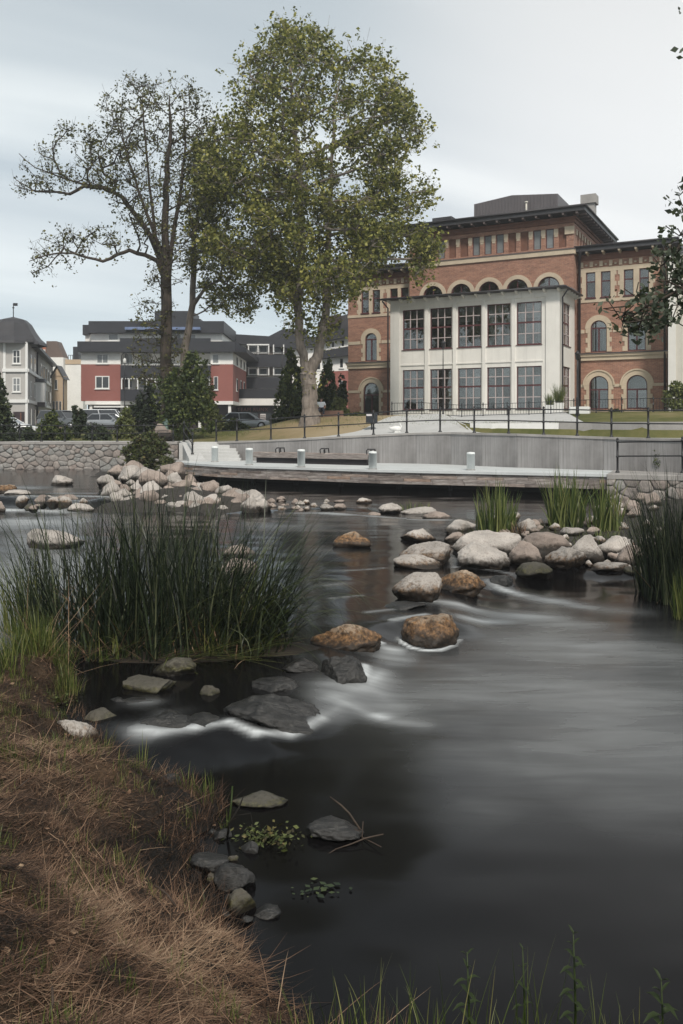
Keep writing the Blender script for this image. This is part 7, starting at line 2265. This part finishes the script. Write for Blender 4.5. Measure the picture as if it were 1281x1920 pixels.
RK = [
 (752, 860, 1151, 1214, LC, 'rock_brown', 'round orange brown boulder with white bird streaks, lowest in the stream', 101, 5, .12, .85),
 (583, 716, 1173, 1224, LM, 'rock_brown', 'long brown algae boulder left of the round orange boulder', 102, 5, .05, .7),
 (600, 688, 1230, 1290, LC + .08, 'rock_wet', 'wet ledge stone with dark moss below the long brown boulder', 103, 5, .0, 1.0),
 (735, 832, 1073, 1130, LB, 'rock_half', 'pointed speckled boulder with brown sides and a pale tip', 104, 5, .45, .8),
 (820, 912, 1068, 1118, LM, 'rock_brown', 'brown sloping boulder right of the pointed one', 105, 5, .25, .8),
 (738, 825, 1040, 1067, B_, 'rock_half', 'flat oval stone with a white top in the stream', 106, 4, .0, .8),
 (740, 847, 1016, 1060, B_, 'rock_half', 'wedge shaped brown stone just behind the flat oval stone', 107, 5, .35, .7),
 (752, 818, 990, 1016, B_, 'rock_half', 'small pointed brown stone left of the iris bank', 108, 4, .4, .8),
 (624, 695, 996, 1027, B_, 'rock_brown', 'triangular brown stone alone in the middle of the stream', 109, 4, .5, .7),
 (715, 800, 1130, 1146, B_ - .02, 'rock_wet', 'dark wet stone overrun by water above the round orange boulder', 110, 4, .1, .7),
 (918, 964, 1078, 1098, B_ - .1, 'rock_wet', 'small black wet stone where the right rapid starts', 111, 4, .1, .8),
 (857, 957, 1017, 1067, B_, 'rock_pale', 'large pale angular boulder at the front of the iris bank', 112, 5, .1, .8),
 (846, 975, 995, 1042, B_ + .08, 'rock_pale', 'long pale boulder lying behind the large angular one', 113, 5, .1, .6),
 (948, 1013, 1014, 1060, B_, 'rock_pink', 'pinkish triangular boulder between two pale ones on the right bank', 114, 4, .3, .8),
 (984, 1068, 997, 1036, B_ + .1, 'rock_pink', 'broad brownish boulder behind the pinkish triangular one', 115, 4, .1, .7),
 (1020, 1101, 1024, 1064, B_, 'rock_half', 'rounded loaf shaped boulder with a pale top at the water edge', 116, 5, .1, .8),
 (1062, 1130, 1003, 1052, B_ + .04, 'rock_pale', 'white sloping boulder behind the loaf shaped one', 117, 4, .3, .8),
 (1113, 1190, 1004, 1042, B_ + .05, 'rock_pale', 'pale boulder right of the white sloping one', 118, 4, .1, .8),
 (1153, 1228, 1020, 1063, B_, 'rock_pink', 'pinkish boulder touching the right edge rushes', 119, 4, .2, .8),
 (968, 1037, 1053, 1083, B_ - .08, 'rock_moss', 'low yellow green mossy stone in front of the pale boulders', 120, 4, .3, .8),
 (1104, 1178, 1052, 1070, B_ - .03, 'rock_half', 'low flat stone in the water left of the right edge rushes', 121, 4, .1, .7),
 (1170, 1216, 1062, 1078, B_ - .08, 'rock_moss', 'tiny mossy stone at the foot of the right edge rushes', 122, 4, .1, .7),
 (834, 893, 975, 1000, B_ + .03, 'rock_pale', 'pale flat topped stone left of the left iris clump', 123, 4, .0, .8),
 (832, 870, 997, 1016, B_, 'rock_pink', 'small pink stone below the pale flat topped stone', 124, 4, .1, .8),
 (972, 1008, 972, 1000, B_ + .1, 'rock_pale', 'small pale stone between the iris clumps', 125, 4, .2, .8),
 (1052, 1096, 989, 1004, B_ + .15, 'rock_pale', 'flat grey stone behind the right bank boulders', 126, 4, .1, .8),
 (1100, 1128, 988, 1001, B_ + .2, 'rock_pink', 'small reddish stone behind the right bank boulders', 127, 4, .1, .8),
 (1196, 1240, 1000, 1030, B_ + .1, 'rock_pale', 'pale stone half hidden by the right edge rushes', 128, 4, .1, .8),
 (668, 698, 933, 944, LD, 'rock_half', 'small round stone topped white under the deck shadow', 129, 4, .0, .8),
 (710, 754, 943, 962, LD - .02, 'rock_pale', 'bright white rounded stone at the edge of the deck shadow', 130, 4, .1, .8),
 (750, 818, 950, 968, LD - .08, 'rock_pale', 'flat pale stone right of the bright white one', 131, 4, .1, .7),
 (793, 847, 959, 975, LD - .08, 'rock_pink', 'low brown pink stone at the small rapid', 132, 4, .1, .7),
 (600, 626, 945, 956, LD - .03, 'rock_pale', 'small pale stone at the left of the small white rapid', 133, 4, .1, .8),
 (626, 652, 944, 955, LD - .03, 'rock_pink', 'small brown stone beside the pale one at the small rapid', 134, 4, .1, .8),
 (625, 646, 937, 942, LD, 'rock_pink', 'thin flat stone in the deck shadow', 135, 4, .0, .8),
 (688, 714, 960, 970, LD - .1, 'rock_pink', 'small reddish stone in front of the bright white one', 136, 4, .1, .8),
 (553, 572, 940, 948, LD - .02, 'rock_pale', 'tiny white stone right of the rubble point', 137, 4, .1, .8),
 (518, 536, 930, 940, LD, 'rock_pink', 'tiny rounded stone at the end of the rubble point under the deck', 138, 4, .1, .8),
 (286, 368, 1229, 1268, B_, 'rock_moss', 'rounded mossy stone in front of the rush clump', 139, 5, .2, .8),
 (230, 326, 1272, 1306, B_ - .04, 'rock_moss', 'flat stone littered with straw left of the mossy one', 140, 4, .0, .8),
 (369, 415, 1284, 1314, B_ - .06, 'rock_moss', 'small lichen covered stone between the flat stone and the big slab', 141, 4, .1, .8),
 (248, 370, 1334, 1384, LC + .04, 'rock_wet', 'dark wet stone with water sliding over it near the bank', 142, 5, .05, .8),
 (225, 322, 1306, 1338, B_ - .10, 'rock_wet', 'dark stone just under the water behind the dark wet one', 143, 4, .0, .8),
 (405, 602, 1308, 1384, LC + .0, 'rock_wet', 'big grey wet slab with the stream pouring past its foot', 144, 5, .0, .75),
 (330, 425, 1342, 1372, LM, 'rock_wet', 'flat wet stone under the flow between the dark stone and the big slab', 180, 4, .0, .8),
 (470, 560, 1270, 1300, LB - .03, 'rock_wet', 'dark low stone just breaking the water behind the big slab', 182, 4, .0, .8),
 (530, 600, 1235, 1262, LB, 'rock_wet', 'dark stone in the shade of the arching rushes', 183, 4, .1, .8),
 (195, 245, 1308, 1334, LM, 'rock_wet', 'small black stone at the water edge beside the knoll', 184, 4, .1, .8),
 (95, 186, 1345, 1402, LC + .08, 'rock_half', 'grey stone half buried in the straw of the left bank', 145, 5, .15, .8),
 (158, 236, 1328, 1370, LC + .06, 'rock_moss', 'brown stone at the water edge right of the knoll', 146, 4, .15, .8),
 (394, 474, 1414, 1432, LC - .02, 'rock_wet', 'thin flat stone just breaking the surface near the bank', 147, 4, .0, .8),
 (575, 682, 1540, 1578, LC, 'rock_wet', 'dark stone beside the forked stick in the still water', 148, 5, .1, .7),
 (436, 540, 1490, 1515, LC, 'rock_moss', 'flat weedy slab at the tip of the straw bank', 149, 4, .0, .7),
 (402, 480, 1622, 1670, LC, 'rock_wet', 'grey wet stone at the water edge of the straw bank', 150, 4, .1, .8),
 (425, 480, 1666, 1712, LC, 'rock_moss', 'mossy stone below the grey wet stone', 151, 4, .2, .8),
 (358, 430, 1604, 1640, LC + .03, 'rock_wet', 'small wet stone half under the straw', 152, 4, .0, .8),
 (470, 530, 1700, 1730, LC - .03, 'rock_wet', 'low dark stone in the shallow water by the lower bank', 153, 4, .0, .8),
 (300, 338, 1452, 1476, LC + .1, 'rock_wet', 'purple grey pebble stone in the straw by the shoots', 154, 4, .1, .8),
 (94, 137, 891, 910, LA, 'rock_pale', 'pale flat stone in the upper pool below the quay wall', 155, 4, .0, .8),
 (-4, 32, 908, 924, LA, 'rock_brown', 'brown round stone at the left edge above the small fall', 156, 4, .1, .8),
 (8, 60, 918, 930, LA - .02, 'rock_pale', 'pale flat stone at the lip of the small fall at the left', 157, 4, .0, .8),
 (46, 70, 944, 959, B_, 'rock_moss', 'small mossy pointed stone below the small fall', 158, 4, .4, .8),
 (100, 148, 926, 951, B_ + .02, 'rock_pink', 'brown pink stone behind the rush tips at the left', 159, 4, .1, .8),
 (128, 178, 943, 960, B_, 'rock_pale', 'pale pebbly stone in the water behind the rushes', 160, 4, .1, .8),
 (52, 160, 990, 1030, B_, 'rock_pale', 'big pale stone seen through the left rush blades', 161, 5, .05, .7),
 (-14, 10, 940, 962, B_, 'rock_pink', 'pink stone cut by the left edge of the photo', 162, 4, .2, .8),
 (76, 96, 930, 942, LA - .05, 'rock_wet', 'small wet stone in the middle of the small fall', 163, 4, .2, .8),
 (410, 484, 1048, 1090, B_, 'rock_pink', 'pinkish stone seen through the arching rush blades', 164, 4, .2, .7),
 (415, 480, 1020, 1045, B_, 'rock_pink', 'second pinkish stone farther back through the arching rushes', 165, 4, .2, .7),
 (205, 238, 922, 948, B_ + .05, 'rock_pale', 'bright square stone at the left front of the rubble heap', 166, 4, .1, .8),
 (452, 492, 926, 961, B_ + .02, 'rock_pale', 'pale upright stone at the right end of the rubble point', 167, 4, .2, .7),
 (410, 470, 915, 944, LD, 'rock_pink', 'large pinkish boulder on the rubble point under the deck', 168, 4, .1, .8),
 (340, 392, 920, 952, B_ + .08, 'rock_pale', 'large bright boulder in the middle of the rubble point', 169, 4, .2, .8),
 (380, 418, 926, 955, B_ + .05, 'rock_pale', 'bright boulder right beside the large one on the rubble point', 170, 4, .2, .8),
 (455, 496, 918, 934, LD + .1, 'rock_pale', 'flat pale stone on top of the rubble point end', 171, 4, .1, .8),
 (340, 400, 908, 926, LD + .1, 'rock_pink', 'reddish flat boulder above the bright ones on the rubble point', 172, 4, .0, .8),
 (240, 300, 875, 900, -2.15, 'rock_pale', 'big pale block at the top left of the rubble heap', 173, 4, .1, .8),
 (262, 316, 880, 912, -2.25, 'rock_pink', 'big brown mottled block at the top right of the rubble heap', 174, 4, .1, .8),
]
for (u0, u1, vt, vb, z, kind, lb, sd_, sub, pk, dm) in RK:
    if sd_ == 101: rock(u0, u1, vt, vb, z, kind, lb, sd_, sub, 0.0, .95, cuts=3, hide=.28)
    elif sd_ in (102, 104, 105): rock(u0, u1, vt, vb, z, kind, lb, sd_, sub, pk, dm, cuts=6, hide=.28)
    else: rock(u0, u1, vt, vb, z, kind, lb, sd_, sub, pk, dm)
# the mass of alike rubble stones: shared meshes
shared = {k: [] for k in ('rock_pale', 'rock_pink', 'rock_half', 'rock_wet', 'rock_moss')}
for i in range(6):
    for k in shared:
        me = rock_mesh(400 + i * 3 + len(k), 4, 1, 15, .15 * (i % 3)); me.materials.append(M[k]); shared[k].append(me)
rr = random.Random(11)
def heap(cells, label, group, kinds, w=(16, 34), hmin=8):
    for (u, v, z) in cells:
        k = rr.choice(kinds); ww = rr.uniform(*w)
        h = ww * rr.uniform(.45, .75)
        rock(u - ww / 2, u + ww / 2, v - h, v, z, k, label, mesh=rr.choice(shared[k]), rz=rr.uniform(0, 6.28), group=group, dm=rr.uniform(.75, 1.05), tilt=rr.uniform(-.3, .3))
cells = []
for row, (v, z, ua, ub) in enumerate([(893, -2.15, 222, 330), (903, -2.3, 206, 345), (914, -2.42, 196, 350), (926, -2.55, 196, 350), (938, -2.68, 212, 345), (948, -2.78, 240, 350), (957, LB, 300, 470)]):
    u = ua
    while u < ub:
        cells.append((u + rr.uniform(-4, 4), v + rr.uniform(-3, 3), z)); u += rr.uniform(19, 30)
heap(cells, 'pale rounded rubble stone piled in the heap below the tangled shrub', 'rubble stones of the left heap', ['rock_pale', 'rock_pale', 'rock_pink'], (24, 50))
cells = [(rr.uniform(340, 440), rr.uniform(912, 930), -2.62) for _ in range(10)] + [(rr.uniform(340, 490), rr.uniform(936, 958), -2.78) for _ in range(22)]
heap(cells, 'angular stone in the rubble point running out below the left end of the deck', 'stones of the rubble point', ['rock_pale', 'rock_pink', 'rock_pink'], (22, 44))
cells = [(rr.uniform(480, 640), rr.uniform(943, 960), LB - .02) for _ in range(26)]
heap(cells, 'small pebble stone in the shallow riffle before the dark deck opening', 'pebbles of the shallow riffle', ['rock_pink', 'rock_half'], (8, 18))
cells = [(rr.uniform(900, 1240), rr.uniform(978, 1030), B_ + .12) for _ in range(40)] + [(rr.uniform(1040, 1200), rr.uniform(1040, 1068), B_) for _ in range(10)]
heap(cells, 'small loose stone between the boulders of the right bank', 'small stones of the right bank', ['rock_pink', 'rock_half'], (12, 30))
cells = [(rr.uniform(1130, 1260), rr.uniform(925, 975), -2.75) for _ in range(14)]
heap(cells, 'weathered stone at the foot of the right quay wall', 'stones under the right quay wall', ['rock_pink', 'rock_half'], (18, 42))
cells = [(rr.uniform(40, 200), rr.uniform(925, 958), LA - .12) for _ in range(10)]
heap(cells, 'stone scattered in the water of the small left fall', 'stones of the left fall', ['rock_half', 'rock_pink'], (14, 30))
cells = [(rr.uniform(385, 470), rr.uniform(1560, 1760), LC) for _ in range(12)]
heap(cells, 'small stone at the wet edge of the near bank', 'wet edge stones of the near bank', ['rock_wet', 'rock_wet', 'rock_moss'], (16, 40))
# low plants and dead leaves between the boulders of the right bank
n = 2600
uu = rng.uniform(860, 1240, n); vv = rng.uniform(985, 1058, n)
Q = np.array([tuple(atZ(a, b, B_ + .02)) for a, b in zip(uu, vv)])
kk = sdist(Q[:, 0], Q[:, 1], POLY_BAR) > .15
Q = Q[kk]; n = len(Q)
V, F, A_ = blades(np.stack([Q[:, 0], Q[:, 1], np.full(n, B_ + .05)], -1), rng.uniform(.08, .34, n), np.full(n, .012), rng.uniform(0, 2 * PI, n), rng.uniform(0, .9, n), rng.uniform(0, .9, n), 3, np.clip(rng.normal(.45, .25, n), 0, 1))
o = link('bank_weeds', mesh_np('bank_weeds', V, F, M['leaf_vine'], False, {'var': A_})); tag(o, 'low brown and green weeds between the boulders of the right bank', 'weeds', kind='stuff')

# boulder with bronze relief under the left trees
p = atY(304, 0, 50.8); z0 = float(far_z(p.x, 50.8))
o = rock(286, 330, 790, 822, -0.85, 'rock_pink', 'pinkish memorial boulder at the foot of the left trees', 301, 4, .25, .6)
o.location = (p.x, 50.9, z0 - .15); o.scale = (1.35, .9, 1.25)
p2 = atY(312, 0, 51.6); r_ = empty('bronze_figure', (p2.x, 51.6, float(far_z(p2.x, 51.6)) + .75), 0, 'small greenish bronze figure behind the memorial boulder', 'sculpture')
V_ = [Vector(v) for v in ((0, 0, 0), (0, 0, .22), (0, .02, .45), (0, 0, .60), (0, -.01, .72), (-.14, 0, .42), (-.2, -.08, .22), (.14, 0, .42), (.16, -.12, .26), (-.1, -.15, .05), (-.1, -.2, -.2), (.1, -.15, .05), (.1, -.2, -.2))]
def skin_fig(name, pts, edges, rad, mt, parent, sub=2, root_i=0):
    me = bpy.data.meshes.new(name); me.from_pydata([tuple(p) for p in pts], edges, []); me.update()
    o = bpy.data.objects.new(name, me); COL.objects.link(o)
    sk = o.modifiers.new('s', 'SKIN'); sk.use_smooth_shade = True
    for i, r in enumerate(rad):
        me.skin_vertices[0].data[i].radius = (r, r) if not isinstance(r, tuple) else r
        me.skin_vertices[0].data[i].use_root = (i == root_i)
    sb_ = o.modifiers.new('u', 'SUBSURF'); sb_.levels = sub; sb_.render_levels = sub
    bpy.context.view_layer.update()
    dg = bpy.context.evaluated_depsgraph_get()
    m2 = bpy.data.meshes.new_from_object(o.evaluated_get(dg)); m2.name = name
    bpy.data.objects.remove(o)
    m2.materials.clear(); m2.materials.append(mt)
    return link(name, m2, None, parent)
skin_fig('figure_body', V_, [(0, 1), (1, 2), (2, 3), (3, 4), (2, 5), (5, 6), (2, 7), (7, 8), (0, 9), (9, 10), (0, 11), (11, 12)], [.14, .12, .13, .06, .10, .07, .05, .07, .05, .09, .06, .09, .06], M['bronze'], r_)
MB().bevbox(-.35, .35, -.3, .3, -.9, -.02, .04).build('pedestal', M['rock_pink'], r_)

# ================================================================== PERSON on the low wall by the big tree
pw_ = atY(604, 0, 55.5); gz = float(far_z(pw_.x, 55.5))
a, b2 = atY(604, 0, 55.7), atY(634, 0, 55.4)
r_ = empty('low_seat_wall', (a.x, 55.8, float(far_z(a.x, 55.6)) - .1), 0, 'low brown seat wall right of the big trunk', 'wall')
MB().bevbox(-.6, 1.4, -.22, .22, 0, .52, .04).build('wall_body', M['bench_brick'], r_)
SZ = float(far_z(a.x, 55.6)) + .42
per = empty('person', (pw_.x - .05, 55.55, SZ), 0, 'person in a white short sleeved shirt sitting by the big trunk', 'person')
B = [(0, 0, .10), (0, .02, .28), (0, .02, .44), (0, 0, .56), (0, -.01, .63), (0, -.03, .74), (-.19, 0, .50), (-.25, -.06, .24), (-.16, -.27, .12), (.19, 0, .50), (.27, -.05, .25), (.18, -.26, .12),
     (-.10, -.08, .07), (-.15, -.48, .08), (-.14, -.50, -.36), (-.14, -.62, -.40), (.10, -.08, .07), (.16, -.48, .08), (.16, -.48, -.36), (.16, -.60, -.40)]
E = [(0, 1), (1, 2), (2, 3), (3, 4), (4, 5), (2, 6), (6, 7), (7, 8), (2, 9), (9, 10), (10, 11), (0, 12), (12, 13), (13, 14), (14, 15), (0, 16), (16, 17), (17, 18), (18, 19)]
Rr = [(.17, .13), (.15, .115), (.18, .12), .06, .058, (.085, .10), .065, .045, .033, .065, .045, .033, .09, .07, .045, .045, .09, .07, .045, .045]
skin_fig('body', B, E, Rr, M['skin'], per, 2)
skin_fig('shirt', [(0, 0, .08), (0, .02, .28), (0, .02, .46), (0, .01, .53), (-.19, 0, .50), (-.24, -.045, .30), (.19, 0, .50), (.255, -.04, .31)], [(0, 1), (1, 2), (2, 3), (2, 4), (4, 5), (2, 6), (6, 7)], [(.20, .16), (.18, .14), (.205, .14), .09, .085, .07, .085, .07], M['shirt'], per)
skin_fig('trousers', [(0, 0, .08), (-.10, -.08, .07), (-.15, -.48, .08), (-.14, -.50, -.28), (.10, -.08, .07), (.16, -.48, .08), (.16, -.48, -.28)], [(0, 1), (1, 2), (2, 3), (0, 4), (4, 5), (5, 6)], [(.18, .14), .105, .085, .065, .105, .085, .065], M['trousers'], per)
skin_fig('hair', [(0, .0, .74), (0, .02, .80)], [(0, 1)], [(.10, .105), (.09, .09)], M['hair'], per)
for s in (-1, 1):
    for k in range(5):
        L = (.07, .08, .078, .065, .05)[k]; a_ = (k - 2) * .012
        bx = s * .17 if k < 4 else s * .14
        MB().tube([(bx + a_, -.28, .115), (bx + a_ * 1.4, -.28 - L * .6, .112), (bx + a_ * 1.5, -.28 - L, .098)], [.009, .008, .006], 5).build('finger', M['skin'], per)
MB().tube([(0, -.12, .76), (0, -.145, .735)], [.008, .014], 6).build('nose', M['skin'], per)
for s in (-.035, .035): MB().lathe([(.001, -.008), (.011, 0), (.001, .008)], 6, (s, -.12, .765)).build('eye', M['iron'], per)
for s in (-.09, .09): MB().lathe([(.004, -.03), (.016, 0), (.004, .03)], 6, (s, -.02, .75)).build('ear', M['skin'], per)
MB().box(-.03, .03, -.125, -.11, .70, .706).build('mouth', M['wood_trim'], per)

# ================================================================== CARS
def car(label, x, y, rz, paint, kind='hatch', z=None):
    z = float(far_z(x, y)) if z is None else z
    root = empty('parked_car', (x, y, z), rz, label, 'car')
    if kind == 'van': Lh, bh, rh, cab = 2.35, 1.05, 1.95, (-2.25, -2.15, 1.15, 1.75)
    elif kind == 'suv': Lh, bh, rh, cab = 2.2, 1.0, 1.68, (-2.1, -1.85, .35, 1.0)
    else: Lh, bh, rh, cab = 2.1, .86, 1.42, (-1.95, -1.3, .25, 1.05)
    W = .88
    def loft(st):
        vs, fs = [], []
        for (X, zl, zh, w0, w1) in st:
            vs += [(X, -w0 * .92, zl), (X, -w0, zl + .12), (X, -w0, zh - .12), (X, -w1, zh), (X, w1, zh), (X, w0, zh - .12), (X, w0, zl + .12), (X, w0 * .92, zl)]
        for i in range(len(st) - 1):
            for k in range(8): fs.append((i * 8 + k, i * 8 + (k + 1) % 8, i * 8 + 8 + (k + 1) % 8, i * 8 + 8 + k))
        fs += [tuple(range(7, -1, -1)), tuple(range((len(st) - 1) * 8, len(st) * 8))]
        return MB().add(vs, fs, True)
    loft([(-Lh, .34, bh * .72, .72, .62), (-Lh + .12, .24, bh * .93, .84, .74), (-Lh + .5, .22, bh, W, .8), (0, .22, bh + .02, W, .8), (cab[3] + .05, .22, bh, W, .8), (Lh - .35, .22, bh * .86, W * .98, .76), (Lh - .06, .26, bh * .72, .80, .68), (Lh, .36, bh * .6, .7, .6)]).build('body', M[paint], root)
    g = MB(); a, b, c, d = cab; zb = bh - .02; t = rh - .05
    vs = [(a, -.80, zb), (d, -.80, zb), (c, -.64, t), (b, -.64, t), (a, .80, zb), (d, .80, zb), (c, .64, t), (b, .64, t)]
    g.add(vs, [(0, 1, 2, 3), (4, 7, 6, 5), (1, 5, 6, 2), (0, 3, 7, 4), (3, 2, 6, 7)]); g.build('window_band', M['darkglass'], root)
    MB().add([(b - .12, -.66, t - .01), (c + .1, -.66, t - .01), (c - .05, -.60, rh), (b + .05, -.60, rh), (b - .12, .66, t - .01), (c + .1, .66, t - .01), (c - .05, .60, rh), (b + .05, .60, rh)],
             [(0, 1, 2, 3), (4, 7, 6, 5), (1, 5, 6, 2), (0, 3, 7, 4), (3, 2, 6, 7)]).build('roof', M[paint], root)
    mb = MB()
    for s in (-1, 1):
        for (p, q) in (((d, zb), (c, t)), ((a, zb), (b, t)), (((a + d) / 2, zb), ((b + c) / 2, t))):
            mb.tube([(p[0], s * .81, p[1]), (q[0], s * .65, q[1])], .045, 4, False)
    mb.build('pillars', M[paint], root)
    for X in (-Lh + .78, Lh - .78):
        for s in (-1, 1):
            w = MB(); w.tube([(X, s * .70, .33), (X, s * .90, .33)], .33, 16); w = w.build('wheel', M['tyre'], root)
            MB().tube([(X, s * .88, .33), (X, s * .91, .33)], .21, 12).build('rim', M['rim'], w)
    for s in (-1, 1):
        MB().bevbox(Lh - .14, Lh - .01, s * .62 - .16, s * .62 + .16, bh * .56, bh * .72, .02).build('headlight', M['lamp_glass'], root)
        MB().bevbox(-Lh + .0, -Lh + .1, s * .66 - .1, s * .66 + .1, bh * .55, bh * .8, .02).build('tail_light', M['sign_red'], root)
        MB().bevbox(cab[3] - .25, cab[3] - .08, s * .96 - .08, s * .96 + .08, bh - .02, bh + .12, .02).build('mirror', M[paint], root)
    return root
def cx(u, Y): return (u - CU) / FOC * Y
car('grey off road car parked below the grey house, seen through the shrubs', cx(118, 74), 74, R(-20), 'car_grey', 'suv')
car('white van parked in front of the red block undercroft', cx(196, 84), 84, R(5), 'car_white', 'van')
car('silver car parked in front of the white van', cx(204, 76), 76, R(-12), 'car_silver')
car('white car cut by the left edge beside the evergreen tree', cx(10, 56), 56, R(8), 'car_white')
car('dark car with a bright windscreen edge in front of the shop', cx(462, 70), 70, R(0), 'car_silver')

# ================================================================== STICKS
q = atZ(680, 1560, LC)
r_ = empty('forked_stick', (q.x, q.y, LC), 0, 'brown forked stick sticking out of the dark still water', 'stick')
def loc(u, v, z):
    p = atZ(u, v, z); return (p.x - q.x, p.y - q.y, z - LC)
MB().tube([loc(676, 1556, LC + .03), loc(655, 1525, LC + .10), loc(640, 1510, LC + .16), loc(619, 1494, LC + .2)], [.007, .008, .007, .004], 7).build('branch', M['stick'], r_)
MB().tube([loc(719, 1564, LC + .07), loc(684, 1572, LC + .03), loc(660, 1582, LC + .02), loc(630, 1592, LC - .0), loc(590, 1618, LC - .03)], [.004, .006, .005, .004, .003], 7).build('branch', M['stick'], r_)
MB().tube([loc(681, 1540, LC + .10), loc(679, 1570, LC + .0), loc(715, 1588, LC + .02)], [.004, .005, .003], 6).build('branch', M['stick'], r_)
MB().tube([loc(676, 1560, LC + .03), loc(650, 1548, LC + .05), loc(628, 1545, LC + .05)], [.004, .004, .003], 6).build('branch', M['stick'], r_)
q = atZ(440, 1530, LC + .05)
r_ = empty('reed_stalk', (q.x, q.y, LC), 0, 'pale cut reed stalk standing split at the tip of the straw bank', 'reed stalk')
MB().tube([loc(426, 1572, LC + .0), loc(430, 1545, LC + .12), loc(448, 1515, LC + .22), loc(457, 1492, LC + .28)], [.008, .008, .007, .003], 6).build('stalk', M['straw'], r_)
MB().tube([loc(426, 1572, LC + .0), loc(434, 1505, LC + .22), loc(436, 1474, LC + .32)], [.007, .007, .006], 6).build('stalk', M['rush_light'], r_)
MB().tube([loc(440, 1530, LC + .12), loc(470, 1525, LC + .10), loc(474, 1545, LC + .06)], [.005, .005, .003], 6).build('stalk', M['straw'], r_)
for (u0, v0, u1, v1, lb) in ((20, 1490, 55, 1460, 'pale straw stick leaning at the left edge of the bank'), (90, 1920, 98, 1850, 'pale upright reed stub at the bottom left corner'), (330, 1700, 290, 1660, 'thin grey stick lying across the lower straw')):
    z = -2.6 if v0 < 1600 else -2.0
    a = atZ(u0, v0, z); zz = float(bank_z(np.array([a.x]), np.array([a.y]))[0]); a = atZ(u0, v0, zz + .02); b2 = atZ(u1, v1, zz + .10)
    r_ = empty('stick', tuple(a), 0, lb, 'stick')
    MB().tube([(0, 0, 0), tuple((b2 - a) * .5 + Vector((.01, 0, .01))), tuple(b2 - a)], [.006, .005, .004], 6).build('stalk', M['stick'], r_)
# floating leaves in the dark water
n = 26
q = atZ(585, 1668, LC)
C = np.stack([rng.normal(0, .09, n), rng.normal(0, .045, n), np.full(n, .012)], -1)
r_ = empty('floating_leaves', (q.x, q.y, LC), 0, 'cluster of dark waterlogged leaves floating near the bank', 'leaves')
V, F, A_ = leaves(C, .03, 20.0); link('leaf_mat', mesh_np('leaf_mat', V, F, M['leaf_conifer'], False, {'var': A_}), None, r_)

# every object needs its parent set before export of masks; nothing else to do
bpy.context.view_layer.update()
